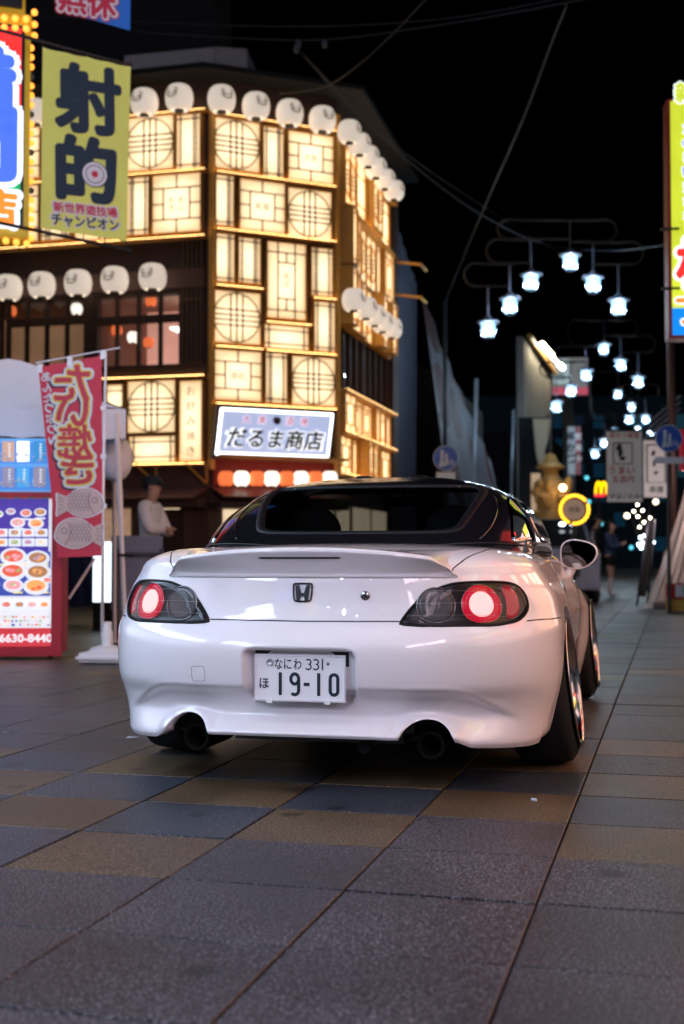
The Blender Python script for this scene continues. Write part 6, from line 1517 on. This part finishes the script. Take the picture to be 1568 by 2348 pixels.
mb = MB(); mb.prism([WFr.p(p0[0], 0, 0), WFr.p(p1[0], 0, 0), WFr.p(p1[0], 0, p1[1] - .3), WFr.p(p0[0], 0, p0[1] + .2)], (-.3, 0, 0)); mb.build('wall', mat('pale_concrete', (.30, .28, .26), .8, noise=.3, nscale=.7), wh)
for i in range(26):
    f = i / 25; a = p0[0] + (p1[0] - p0[0]) * (.15 + .85 * f); z = p0[1] + (p1[1] - p0[1]) * (.08 + .92 * f) + .1
    key = 'rb'; 
    if i == 0: mb = MB(); mb.sphere((0, 0, 0), .11, 8, 6); rb0 = mb.build('roof_bulb', lit('warm_white_bulb', (1., .88, .60), 40.), wh, local=True); o = rb0
    else: o = bpy.data.objects.new('roof_bulb', rb0.data); COL.objects.link(o); o.parent = wh
    o.matrix_parent_inverse = wh.matrix_basis.inverted(); o.location = WFr.p(a, .6, z)
mb = MB(); mb.tube([WFr.p(p0[0], .25, p0[1] + .2), WFr.p(p1[0], .25, p1[1] - .2)], .12, 6); mb.build('roof_edge', M_ochre, wh)
# carved golden figures lit from below on the same side
gd = thing('roadside_sculpture', 'golden brown carved sculpture glowing under a spotlight beside the street', 'sculpture', tuple(g_(1262, 42)))
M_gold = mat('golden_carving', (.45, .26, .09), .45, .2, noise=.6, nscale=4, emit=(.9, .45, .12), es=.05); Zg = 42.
mb = MB(); ctr = at(1262, 1120, Zg); rq = random.Random(4)
hat = at(1262, 1066, Zg); mb.lathe([(.0, .42), (.16, .34), (.24, .10), (.48, -.06), (.46, -.12), (.25, -.06), (0, -.04)], 20, c=hat)
mb.sphere(at(1262, 1086, Zg), .26, 14, 10, (1, .9, 1.15)); mb.lathe([(.0, .9), (.22, .88), (.42, .66), (.52, .2), (.46, -.2), (.62, -.7), (.80, -1.25), (0, -1.25)], 18, c=at(1262, 1150, Zg))
for s_ in (-1, 1): mb.tube([at(1262 + s_ * 20, 1108, Zg), at(1262 + s_ * 34, 1128, Zg - .25), at(1262 + s_ * 18, 1142, Zg - .55)], [.20, .16, .11], 10)
for q_ in range(46):
    a_ = rq.random() * 6.28; h_q = rq.uniform(-1.3, .6); mb.sphere(at(1262, 1140, Zg) + Vector((.55 * math.cos(a_), -.35 - .2 * rq.random(), h_q)), rq.uniform(.05, .15), 8, 6, (1, .7, rq.uniform(.8, 2.4)))
mb.build('figure', M_gold, gd, smooth=True)
mb = MB(); p = at(1262, 1190, Zg); mb.box(p.x - 1.1, p.x + 1.1, Zg - .5, Zg + .5, 0, p.z); mb.build('plinth', M_wood, gd)
mb = MB(); mb.sphere(at(1290, 1118, Zg - .95), .10, 8, 6); mb.build('spotlight', lit('spot_warm', (1, .66, .30), 24.), gd)
cvb = thing('banner_sheet', 'pale hooked sail-shaped sheet hanging above the golden sculpture', 'banner', tuple(at(1240, 1040, 43)))
mb = MB(); pts = [at(u, v, 43.) for u, v in ((1222, 960), (1262, 960), (1256, 1010), (1248, 1035), (1258, 1072), (1235, 1066), (1228, 1030))]; mb.prism(pts, (0, .15, 0)); mb.build('sheet', mat('cream_sheet', (.45, .36, .24), .7), cvb)
lb = thing('lit_shopfront', 'warm cream strip of shopfront left of the golden sculpture', 'shopfront', tuple(g_(1228, 44))); LF = Frame(g_(1228, 44.5)[:2], 0.); 
mb = MB(); a, b = at(1218, 1085, 44.5), at(1238, 1188, 44.5); mb.box(a.x, b.x, 44.4, 44.6, b.z, a.z); mb.build('lit_panel', lit('cream_glow', (.75, .52, .34), .5), lb); mb = MB(); mb.box(a.x - .4, b.x + .4, 44.65, 44.9, 0, a.z + 2); mb.build('wall', M_night, lb)
# billboard far off
bb = thing('billboard', 'large white billboard with a red bottom strip high over the far street', 'billboard', tuple(at(1305, 905, 72)))
BBF = Frame(at(1305, 1280, 72)[:2], 0.); q = lambda u, v: BBF.pix(u, v, 0)
def brect(F, u0, v0, u1, v1, m, nm, par, o=0., th=.05): p_, r_ = F.pix(u0, v0), F.pix(u1, v1); mb = MB(F); mb.box(p_[0], r_[0], o, o + th, r_[1], p_[1]); return mb.build(nm, m, par)
brect(BBF, 1265, 822, 1345, 905, lit('billboard_pale', (.24, .25, .25), .55), 'board', bb, 0, .3); brect(BBF, 1267, 826, 1302, 882, lit('billboard_cyan', (.42, .56, .60), .7), 'picture', bb, .31); brect(BBF, 1265, 890, 1345, 906, lit('billboard_red', (.60, .10, .16), .7), 'red_strip', bb, .32)
brect(BBF, 1300, 1280 - 0, 1308, 1280, M_dark, 'post', bb) if False else None
mb = MB(BBF); mb.box(-.3, .3, -.3, 0, 0, q(1305, 905)[1]); mb.build('post', M_dark, bb)
for i, ch in enumerate('映画'): 
    a, z = q(1283 + i * 0, 843 + i * 22); lettering(ch, BBF.q, a, z, H=.45, m=M_ink, parent=bb, off=.37)
# ------------------------------------------------------------------ far buildings closing the street
fb = thing('far_building', 'dark blue building with faint teal windows closing the far end of the street', 'building', (36, 118, 0)); FBF = Frame((18, 118), 0.)
mb = MB(FBF); mb.box(-6, 60, -8, 0, 0, 16); mb.build('wall', mat('far_blue_wall', (.004, .010, .018), .7, emit=(.03, .11, .18), es=.012, noise=.6, nscale=.35), fb)
rg = random.Random(9); win = None
for i in range(24):
    for j in range(6):
        if rg.random() < .55: continue
        if win is None or True:
            mb = MB(FBF); a = -4 + i * 1.9; z = 1.5 + j * 2.3; mb.box(a, a + 1.0, 0, .06, z, z + 1.3); mb.build('window', lit(('far_pane_a', 'far_pane_b', 'far_pane_c')[k % 3] if (k := rg.randrange(3)) is not None else '', ((.01, .07, .14), (.01, .03, .07), (.03, .12, .17))[k], .2), fb)
fb2 = thing('far_building', 'black unlit block on the left beyond the golden sculpture', 'building', tuple(S(75, -6)))
mb = MB(SF); mb.box(-20, -4.2, 67, 95, 0, 7.5); mb.box(-20, -5.5, 45.2, 51.8, 0, 7); mb.build('wall', M_night, fb2)
rbd = thing('right_building', 'dark building row along the right side of the far street', 'building', tuple(S(60, 6)))
mb = MB(SF); mb.box(3.9, 16, 20, 100, 0, 11); mb.build('wall', M_night, rbd)
vs_ = thing('vertical_sign', 'narrow white vertical sign with dark characters beside the far street', 'sign', tuple(g_(1312, 55))); VF = Frame(g_(1312, 55)[:2], 0.)
brect(VF, 1301, 978, 1318, 1088, lit('sign_pale_grey', (.26, .30, .34), .5), 'board', vs_); brect(VF, 1319, 978, 1331, 1088, lit('sign_dull_red', (.20, .05, .06), .5), 'side_board', vs_)
for i, ch in enumerate('串かつ'): a, z = VF.pix(1309, 1000 + i * 26); lettering(ch, VF.q, a, z, H=.40, m=M_ink, parent=vs_, off=.06, bold=.03)
for i, ch in enumerate('営業中'): a, z = VF.pix(1325, 1000 + i * 26); lettering(ch, VF.q, a, z, H=.30, m=lit('dull_white', (.4, .38, .4), .6), parent=vs_, off=.06, bold=.03)
mb = MB(VF); mb.box(-.15, .15, -.1, -.01, 0, VF.pix(1312, 1088)[1] + .4); mb.build('post', M_dark, vs_)
# golden arches sign
ga = thing('burger_sign', 'glowing yellow rounded letter on a red base hanging over the far street', 'sign', tuple(at(1378, 1120, 46))); GF = Frame(at(1378, 1280, 46)[:2], 0.)
mb = MB()
for s in (-1, 1):
    pts = []
    c0, zz0 = GF.pix(1378 + s * 6.2, 1133); hw = 6.0 / FPX * 46; hh = 28 / FPX * 46
    mb.tube([GF.p(c0 + hw * math.cos(t), 0, zz0 + hh * max(0, math.sin(t)) ** .75) for t in [PI * i / 14 for i in range(15)]], .042, 6)
mb.build('arches', lit('arch_yellow', (1., .62, .0), 2.2), ga, smooth=True); brect(GF, 1363, 1131, 1393, 1138, lit('arch_red', (1., .02, .04), 1.6), 'red_base', ga, -.05, .08)
mb = MB(GF); mb.box(-.05, .05, -.4, -.3, 0, GF.pix(1378, 1120)[1]); mb.build('post', M_dark, ga)
# bulb ring
rgz = 20.5; rn = thing('bulb_ring_sign', 'round sign ringed with glowing yellow bulbs on a post', 'sign', tuple(g_(1316, rgz))); c = at(1316, 1168, rgz)
mb = MB(); mb.lathe([(0, -.03), (.172, -.03), (.172, .03), (0, .03)], 30, axis='y', c=c); mb.build('disc', mat('dull_cream_disc', (.30, .22, .18), .6, emit=(.6, .4, .3), es=.25), rn, smooth=False)
mb = MB(); mb.tube([c + Vector((.228 * math.cos(t), 0, .228 * math.sin(t))) for t in [2 * PI * i / 40 for i in range(40)]], .028, 8, closed=True); mb.build('rim', mat('yellow_enamel'), rn, smooth=True)
lettering('営業', lambda a, z, o=0: Vector((c.x + a, rgz - o, c.z + z)), 0, 0.0, H=.09, m=M_ink, parent=rn, off=.034)
for i in range(24):
    if i in (2, 17): continue
    t = 2 * PI * i / 24; bulb(c + Vector((.228 * math.cos(t), -.04, .228 * math.sin(t))), r=.026, col='g', parent=rn)
mb = MB(); mb.tube([c + Vector((0, .06, -.1)), g_(1316, rgz + .06)], .03, 8); mb.build('post', M_dark, rn)
# blue round pavement signs
def blue_sign(u, v, Z, r, label, angz=0.):
    o = thing('road_sign', label, 'road sign', tuple(g_(u, Z))); c = at(u, v, Z)
    P = lambda a, z, of=0.: Vector((c.x + a, Z - of, c.z + z))
    for rr, of, m_, nm in ((r, .0, wpr, 'rim'), (r * .95, .006, mat('sign_blue', (.02, .09, .42), .35), 'disc')):
        mb = MB(); mb.lathe([(0, -of - .004), (rr, -of - .004), (rr, -of + .004), (0, -of + .004)], 36, axis='y', c=c); mb.build(nm, m_, o)
    mb = MB(); mb.disc(P(-.30 * r, .50 * r, .014), (r * .14, 0, 0), (0, 0, r * .14), 14); mb.ribbon([(-.30 * r, .28 * r), (-.30 * r, -.15 * r), (-.42 * r, -.6 * r)], r * .24, P, .014); mb.ribbon([(-.30 * r, -.1 * r), (-.14 * r, -.58 * r)], r * .16, P, .014)
    mb.disc(P(.05 * r, .25 * r, .014), (r * .11, 0, 0), (0, 0, r * .11), 14); mb.ribbon([(.05 * r, .08 * r), (.06 * r, -.2 * r), (.0, -.5 * r)], r * .18, P, .014)
    mb.build('walkers_print', wpr, o)
    mb = MB()
    for s in (-1, 1): mb.ribbon([(.36 * r + s * .20 * r + .13 * r * math.cos(t), -.42 * r + .13 * r * math.sin(t)) for t in [2 * PI * i / 12 for i in range(13)]], r * .05, P, .014, False)
    mb.ribbon([(.16 * r, -.42 * r), (.32 * r, -.15 * r), (.5 * r, -.18 * r), (.56 * r, -.42 * r)], r * .05, P, .014, False); mb.build('bicycle_print', wpr, o)
    mb = MB(); mb.tube([P(0, .9 * r, -.03), g_(u, Z + .03)], .028, 8); mb.build('post', M_dark, o); 
    return o, P
o, P = blue_sign(1022, 1050, 25., .25, 'round blue pedestrian and bicycle sign left of the street lanterns')
mb = MB(); mb.box(P(-.19, 0).x, P(.19, 0).x, 24.985, 24.995, P(0, -.42).z, P(0, -.28).z); mb.build('lower_plate', wpr, o)
o, P = blue_sign(1533, 1005, 19., .205, 'round blue pedestrian and bicycle sign at the right edge')
mb = MB(); mb.box(P(-.22, 0).x, P(.22, 0).x, 18.985, 18.995, P(0, -.38).z, P(0, -.28).z); pl_ = mb.build('lower_plate', wpr, o); lettering('8−23', P, 0, -.33, H=.06, m=M_ink, parent=o, off=.012, bold=.02)

# ------------------------------------------------------------------ right side
RF = Frame(at(1536, 1280, 15.5)[:2], R(-5)); rx = lambda u, v: RF.pix(u, v, 0)
sr = thing('lit_sign', 'tall yellow-green lit sign with red characters at the right edge', 'sign', tuple(RF.p(.5, 0, 3)))
zt, zb = rx(1536, 232)[1], rx(1536, 768)[1]; zc = rx(1536, 706)[1]; a0 = rx(1537, 500)[0]
mb = MB(RF); mb.box(a0 - .03, a0 + 1.3, -.3, -.01, zb - .04, zt + .03); mb.build('sign_case', mat('red_case', (.25, .01, .01), .4), sr)
mb = MB(RF); mb.box(a0 + .012, a0 + 1.25, -.01, .004, zc, zt); mb.build('yellow_panel', mat('lit_lime', (.5, .5, .05), .5, emit=(.62, .74, .03), es=.95, noise=.45, nscale=.8), sr)
mb = MB(RF); mb.box(a0 + .012, a0 + 1.25, -.01, .004, zb, zc - .001); mb.build('blue_panel', E_('lit_azure', (.0, .26, .90), .9), sr)
for ch, v, h, m_ in (('横', 635, 120, Rr), ('丁', 740, 62, Oo), ('新', 262, 50, MATS['lit_lime'])):
    hh = h / FPX * 15.5; a = a0 + .06 + hh * .5; z = rx(0, v)[1]; lettering(ch, RF.q, a, z, H=hh * 1.12, m=Ww, parent=sr, off=.008, bold=.10); lettering(ch, RF.q, a, z, H=hh, m=m_, parent=sr, off=.012, bold=.045)
for i, ch in enumerate('たのしい遊び場'):
    z = rx(0, 340 + i * 32)[1]; lettering(ch, RF.q, a0 + .22, z, H=.15, m=Ww, parent=sr, off=.008, bold=.08); lettering(ch, RF.q, a0 + .22, z, H=.13, m=Bb, parent=sr, off=.012, bold=.02)
mb = MB(RF)
for v in (560, 690): z = rx(0, v)[1]; mb.box(a0 - .12, a0 + .1, -.02, .05, z - .012, z + .012)
mb.build('bracket', M_dark, sr)
pl2 = thing('utility_post', 'dark reddish steel post beside the lit sign at the right edge', 'post', tuple(g_(1547, 24))); p = at(1534, 590, 24); mb = MB(); mb.tube([p, g_(1547, 24)], .075, 10); mb.build('post', mat('rusty_post', (.07, .035, .03), .5, .4), pl2, smooth=True)
mb = MB(); mb.sphere(p + Vector((.02, -.08, -.02)), .03, 8, 6); mb.build('post_cap', M_hat, pl2)
mb = MB()
for k in range(3): mb.tube([at(1470 + k * 10, 1010 - k * 22, 24), at(1560, 935 - k * 14, 24)], .018, 6)
mb.build('stay', M_efr, pl2)
# hanging boards with drawings
def hboard(u0, v0, u1, v1, Z, label, frame_m, txt, picture):
    o = thing('hanging_board', label, 'sign board', tuple(at((u0 + u1) / 2, v1, Z))); F = Frame(at(u0, 1280, Z)[:2], 0.)
    brect(F, u0, v0, u1, v1, mat('board_dull_white', (.42, .40, .40), .7, emit=(.5, .47, .47), es=.16, noise=.08), 'board', o, 0, .05)
    p_, r_ = F.pix(u0, v0), F.pix(u1, v1); w_, h_ = r_[0] - p_[0], p_[1] - r_[1]; X = lambda fx_: p_[0] + w_ * fx_; Y = lambda fy: p_[1] - h_ * fy
    PF = lambda a, z, of=0.: F.p(a, of, z); b_ = picture
    mb = MB(); mb.ribbon([(X(b_[0]), Y(b_[1])), (X(b_[2]), Y(b_[1])), (X(b_[2]), Y(b_[3])), (X(b_[0]), Y(b_[3])), (X(b_[0]), Y(b_[1]))], .030, PF, .056, False); mb.build('frame_print', M_ink, o)
    cx = (b_[0] + b_[2]) / 2 - .05; 
    for k, (dx, dy, rx_, rz_) in enumerate(((-.0, .22, .09, .05), (.04, .48, .07, .06), (.10, .74, .09, .03))):
        mb = MB(); mb.disc(PF(X(cx + dx - .06), Y(b_[1] + (b_[3] - b_[1]) * dy), .057), (rx_ * w_, 0, rz_ * h_ * .3), (0, 0, rz_ * h_), 12); mb.build('skewer_print', M_ink, o)
    for (st, fx_, fy, hh, m_) in txt: lettering(st, PF, X(fx_), Y(fy), H=hh, m=m_, parent=o, off=.057, bold=.02)
    mb = MB(F); mb.box(p_[0], r_[0], -.04, -.0, p_[1], p_[1] + .06); mb.tube([F.p(r_[0], -.02, p_[1] + .03), F.p(r_[0] + 1.2, -.02, p_[1] + .05)], .03, 6); mb.build('hanger', M_dark, o); return o
hboard(1390, 990, 1471, 1150, 26, 'larger white hanging board with framed skewer drawings and red writing', None, [('串かつ食堂', .5, .05, .12, rpr), ('うまい', .42, .55, .17, rpr), ('五百円', .45, .68, .14, rpr), ('まずはこれから', .5, .93, .12, M_ink)], (.18, .16, .72, .46))
hboard(1474, 1010, 1532, 1140, 24, 'smaller white hanging board with thick black frame next to the blue sign', None, [('串揚', .5, .86, .13, M_ink)], (.12, .08, .86, .74))
# clear vinyl weather curtain round a stall
vc = thing('vinyl_stall', 'stall wrapped in clear plastic sheeting under a red canopy at the right edge', 'stall', tuple(g_(1540, 21)))
M_vinyl = bpy.data.materials.new('clear_vinyl'); M_vinyl.use_nodes = True; n_ = M_vinyl.node_tree; n_.nodes.clear(); NN = n_.nodes.new; o_ = NN("ShaderNodeOutputMaterial"); a_1 = NN("ShaderNodeMixShader"); a_2 = NN("ShaderNodeMixShader"); a_3 = NN("ShaderNodeMixShader"); df = NN("ShaderNodeBsdfDiffuse"); tl = NN("ShaderNodeBsdfTranslucent"); tr = NN("ShaderNodeBsdfTransparent"); gl = NN("ShaderNodeBsdfGlossy")
df.inputs[0].default_value = (.62, .56, .54, 1); tl.inputs[0].default_value = (.75, .62, .58, 1); gl.inputs["Roughness"].default_value = .15; a_1.inputs[0].default_value = .5; a_2.inputs[0].default_value = .28; a_3.inputs[0].default_value = .14
tz = NN("ShaderNodeTexNoise"); tz.inputs["Scale"].default_value = 3; bz = NN("ShaderNodeBump"); bz.inputs["Strength"].default_value = .6; bz.inputs["Distance"].default_value = .05; n_.links.new(tz.outputs["Fac"], bz.inputs["Height"])
for q_ in (df, tl, gl): n_.links.new(bz.outputs[0], q_.inputs["Normal"])
for x_, y_ in ((df.outputs[0], a_1.inputs[1]), (tl.outputs[0], a_1.inputs[2]), (a_1.outputs[0], a_2.inputs[1]), (tr.outputs[0], a_2.inputs[2]), (a_2.outputs[0], a_3.inputs[1]), (gl.outputs[0], a_3.inputs[2]), (a_3.outputs[0], o_.inputs[0])): n_.links.new(x_, y_)
mb = MB(); vs = []; n = 26; m_ = 12
for i in range(n + 1):
    f = i / n; u0 = 1568 + f * 120 - 0; ub = 1482 + f * 200
    for j in range(m_ + 1):
        g = j / m_; Z = 20.6 + f * 1.4 + .10 * math.sin(i * 1.7 + g * 2) * (g + .2); top_ = at(1566 + f * 120, 1075, 21.); bot = Vector((at(ub, 1280, 20.6).x, 20.6, 0.02)); p = top_.lerp(bot, g); q_ = g * (1 - g) * .35; vs.append((p.x + q_ * (1 if f < .4 else 0) * .6, Z, p.z))
mb.add(vs, [(i * (m_ + 1) + j, (i + 1) * (m_ + 1) + j, (i + 1) * (m_ + 1) + j + 1, i * (m_ + 1) + j + 1) for i in range(n) for j in range(m_)]); mb.build('vinyl_sheet', M_vinyl, vc, smooth=True)
mb = MB(); a, b = at(1560, 985, 21), at(1640, 1078, 21); mb.box(a.x, b.x, 20.95, 21.1, b.z, a.z); mb.build('canopy', mat('red_canopy', (.35, .02, .04), .7, emit=(.6, .02, .05), es=.2), vc)
mb = MB(); a = at(1535, 1280, 22.3); mb.box(a.x, a.x + 1.5, 22.0, 22.8, 0, .95); mb.box(a.x + .1, a.x + 1.4, 22.0, 22.6, .96, 1.35); mb.build('counter', M_wood2, vc); mb = MB(); mb.sphere((a.x + .35, 21.7, 1.9), .07, 10, 8); mb.build('stall_bulb', lit('stall_bulb_glow', (1., .80, .76), 700.), vc)
mb = MB(); p = at(1490, 1280, 20.7); mb.tube([Vector((p.x, 20.5, .05)), Vector((p.x + .9, 20.5, .05))], .07, 8); mb.build('hem_weight', mat('dull_hem', (.2, .14, .13), .7), vc, smooth=True)
cr = thing('red_crate', 'red and yellow crate with a green character label by the plastic stall', 'crate', tuple(g_(1560, 19.2))); CF = Frame(g_(1538, 19.2)[:2], 0.)
mb = MB(CF); mb.box(0, .5, -.35, 0, .02, .20); mb.build('lower_box', mat('yellow_crate', (.45, .28, .05), .6), cr, bevel=.01); mb = MB(CF); mb.box(0, .5, -.35, 0, .21, .44); mb.build('upper_box', mat('red_crate', (.42, .03, .03), .6), cr, bevel=.01)
mb = MB(CF); mb.box(.06, .14, 0, .004, .24, .42); mb.box(.15, .4, 0, .003, .24, .42); mb.build('cream_label', wpr, cr); mb = MB(CF); mb.box(.18, .36, .004, .006, .26, .41); mb.build('green_label', mat('green_label', (.02, .25, .10), .6), cr); lettering('王', CF.q, .27, .335, H=.10, m=wpr, parent=cr, off=.008, bold=.04)
af_ = thing('a_frame_board', 'dark A-frame pavement board leaning beside the plastic stall', 'a-frame board', tuple(g_(1470, 22)))
mb = MB(); a, b = at(1497, 1185, 22), g_(1462, 22); mb.prism([at(1488, 1190, 22), at(1500, 1192, 22), at(1480, 1368, 22), at(1461, 1366, 22)], (0, .04, 0)); mb.build('board', M_black, af_); mb = MB(); mb.tube([at(1486, 1186, 21.98), g_(1459, 21.98)], .022, 6); mb.build('frame', M_hat, af_, smooth=True); mb = MB(); mb.tube([at(1500, 1190, 22.1), g_(1484, 22.9)], .022, 6); mb.build('rear_leg', M_efr, af_, smooth=True)
# fairy lights in a small bare tree
ft = thing('lit_tree', 'small tree wound with warm white fairy lights near the plastic stall', 'tree', tuple(g_(1478, 33)))
mb = MB(); b0 = g_(1480, 33); 
for (u, v) in ((1462, 1160), (1490, 1150), (1448, 1190), (1500, 1200), (1475, 1175)): mb.tube([b0, at(1478, 1262, 33), at(u, v, 33)], [.05, .03, .008], 6)
mb.build('trunk', M_wood, ft, smooth=True)
dots = [(1461, 1157), (1473, 1170), (1453, 1172), (1462, 1184), (1490, 1187), (1476, 1197), (1466, 1208), (1485, 1226), (1493, 1232), (1440, 1183)]; dots2 = [(1468, 1232), (1474, 1245), (1482, 1238), (1465, 1248), (1478, 1228), (1488, 1252), (1470, 1255), (1497, 1243)]
for i, (u, v) in enumerate(dots):
    if i == 0: mb = MB(); mb.sphere((0, 0, 0), .030, 8, 6); fd = mb.build('fairy_light', lit('fairy_warm', (1., .93, .70), 14.), ft, local=True); o = fd
    else: o = bpy.data.objects.new('fairy_light', fd.data); COL.objects.link(o); o.parent = ft
    o.matrix_parent_inverse = ft.matrix_basis.inverted(); o.location = at(u, v, 33)
for i, (u, v) in enumerate(dots2):
    if i == 0: mb = MB(); mb.sphere((0, 0, 0), .045, 8, 6); fe = mb.build('fairy_light', lit('fairy_cool', (.72, .92, 1.), 12.), ft, local=True); o = fe
    else: o = bpy.data.objects.new('fairy_light', fe.data); COL.objects.link(o); o.parent = ft
    o.matrix_parent_inverse = ft.matrix_basis.inverted(); o.location = at(u, v, 33)
# small far lamps
fl2 = None
for i, (u, v, c_) in enumerate([(1437, 1182, 0), (1345, 1095, 1), (1350, 1150, 1), (1420, 1062, 1), (1500, 1070, 1), (1330, 1130, 1), (1503, 1150, 0), (1440, 1045, 1), (1402, 1240, 1), (1447, 1255, 1), (1378, 1200, 1), (1523, 1040, 1)]):
    Z = 100.
    mb = MB(); mb.sphere(at(u, v, Z), .16 if c_ else .2, 8, 6); fl2 = mb.build('wall_lamp', lit('far_teal', (.10, .55, .70), 2.2) if c_ else lit('far_warm', (1., .85, .6), 5.), fb)
# parked van facing this way
vn = thing('parked_van', 'dark silver van with two painted highlights at its windscreen, parked beyond the sports car', 'van', tuple(g_(1258, 25)), R(-8)); M_van = mat('van_silver', (.16, .19, .25), .3, .4, coat=.8)
def vb(nm, m, pts, y0, y1, bev=.05, par=None):
    mb = MB(); mb.prism([(x, y0, z) for x, z in pts], (0, y1 - y0, 0)); return mb.build(nm, m, par or vn, local=True, bevel=bev)
mb = MB(); 
secs = [(-2.3, .80, .35, .72), (-2.25, .84, .30, .80), (-1.5, .85, .30, .95), (-1.0, .85, .28, 1.08)]
vb('body', M_van, [(-.85, .25), (.85, .25), (.87, .95), (.80, 1.0), (-.80, 1.0), (-.87, .95)], -2.2, 2.2, .06)
mb = MB(); mb.add([(-.78, -1.4, 1.0), (.78, -1.4, 1.0), (.66, -.7, 1.58), (-.66, -.7, 1.58), (-.78, 2.1, 1.0), (.78, 2.1, 1.0), (.66, 1.9, 1.60), (-.66, 1.9, 1.60)], [(0, 1, 2, 3), (3, 2, 6, 7), (1, 5, 6, 2), (4, 0, 3, 7), (5, 4, 7, 6)]); mb.build('cabin', M_van, vn, local=True, bevel=.03)
mb = MB(); mb.add([(-.70, -1.37, 1.04), (.70, -1.37, 1.04), (.60, -.76, 1.54), (-.60, -.76, 1.54)], [(0, 1, 2, 3)]); ws_ = mb.build('windscreen', mat('dark_window', (.01, .012, .015), .05), vn, local=True); ws_.location = (0, -.025, .02)
for s in (-1, 1):
    mb = MB(); mb.sphere((.33 + s * .10, -1.04, 1.47), .048, 12, 8, (1.2, .6, .7)); mb.build('painted_glint', lit('painted_glint_glow', (.80, .88, 1.), 9.), vn, smooth=True, local=True); mb = MB(); mb.sphere((s * .62, -2.2, .80), .13, 12, 8, (1.3, .35, .7)); mb.build('headlamp', M_greylens, vn, smooth=True, local=True)  # the upper glowing blobs stand in for lamp reflections on the roof
    for y in (-1.45, 1.4): mb = MB(); mb.lathe([(0, -.1), (.26, -.1), (.30, -.06), (.30, .06), (.26, .1), (0, .1)], 24, axis='x', c=(s * .78, y, .30)); mb.build('wheel', M_rub, vn, smooth=True, local=True)
mb = MB(); mb.box(-.5, .5, -2.25, -2.2, .50, .68); mb.build('grille', M_black, vn, local=True); mb = MB(); mb.box(-.87, .87, -2.26, -2.1, .26, .46); mb.build('bumper', M_van, vn, local=True, bevel=.03)
# overhead cables
def cable(pts, r, label, m=None):
    p = crom([tuple(q) for q in pts], 10); c = thing('overhead_cable', label, 'cable', tuple(p[len(p) // 2])); mb = MB(); mb.tube(p, r, 5); mb.build('cable', m or M_cab, c, smooth=True)
M_cab = mat('cable_sheath', (.014, .014, .015), .7); M_cabb = mat('cable_sheath_blue', (.006, .009, .018), .7)
cable([at(300, 72, 18), at(700, 92, 18), at(1000, 58, 17), at(1330, 0, 16), at(1500, -40, 16)], .012, 'lower of the two near-horizontal cables across the top', M_cabb)
cable([at(-40, 30, 18), at(600, 60, 18), at(1000, 45, 17), at(1330, -12, 16)], .010, 'upper of the two near-horizontal cables across the top', M_cabb)
cable([at(975, 0, 13), at(900, 78, 14), at(820, 150, 15), at(740, 200, 17), at(640, 215, 20)], .011, 'pale cable sweeping down to the lantern eave', M_cab)
cable([at(1300, 10, 15), at(1260, 110, 17), at(1200, 270, 20), at(1130, 430, 24), at(1070, 570, 27), at(1020, 692, 29)], .014, 'cable dropping steeply down the middle of the black sky', M_cab)
cable([at(690, 120, 18), at(800, 240, 20), at(950, 380, 23), at(1100, 490, 25), at(1250, 560, 27), at(1400, 575, 27), at(1536, 560, 20)], .012, 'long sagging cable from the eave towards the street lanterns', M_cabb)
cable([at(700, 130, 19), at(900, 330, 23), at(1150, 500, 27), at(1300, 590, 27)], .009, 'thin second cable under the long sagging one', M_cabb)
ins = thing('cable_clamp', 'small pale insulators on the cables above the eave', 'insulator', tuple(at(684, 105, 18)));
for (u, v) in ((684, 100), (680, 112), (744, 100)): mb = MB(); mb.sphere(at(u, v, 18), .045, 10, 8, (1, 1, 1.4)); mb.build('insulator', M_hat, ins, smooth=True)
# litter and grate marks on the paving
ci = thing('cigarette_end', 'tiny white cigarette end on the tan tile right of the car', 'litter', (at(1224, 1836, 1).x, 1, 0))
def ground(u, v): q = ray(u, v); t = -CAMH / q.z; return Vector((q.x * t, q.y * t, 0))
ci.location = ground(1224, 1837); ci.matrix_basis = Matrix.Translation(ci.location); g0 = ground(1224, 1837); mb = MB(); mb.tube([g0 + Vector((-.006, .008, .006)), g0 + Vector((.007, -.008, .006))], .005, 8); mb.build('paper_end', wpr, ci)
ls = thing('paper_scrap', 'pale scrap of paper on the paving left of the car', 'litter', tuple(ground(303, 1693))); g0 = ground(303, 1693); mb = MB(); mb.add([g0 + Vector(v) for v in ((-.03, 0, .003), (.03, .004, .006), (.034, .02, .004), (-.02, .016, .008))], [(0, 1, 2, 3)]); mb.build('scrap', wpr, ls)
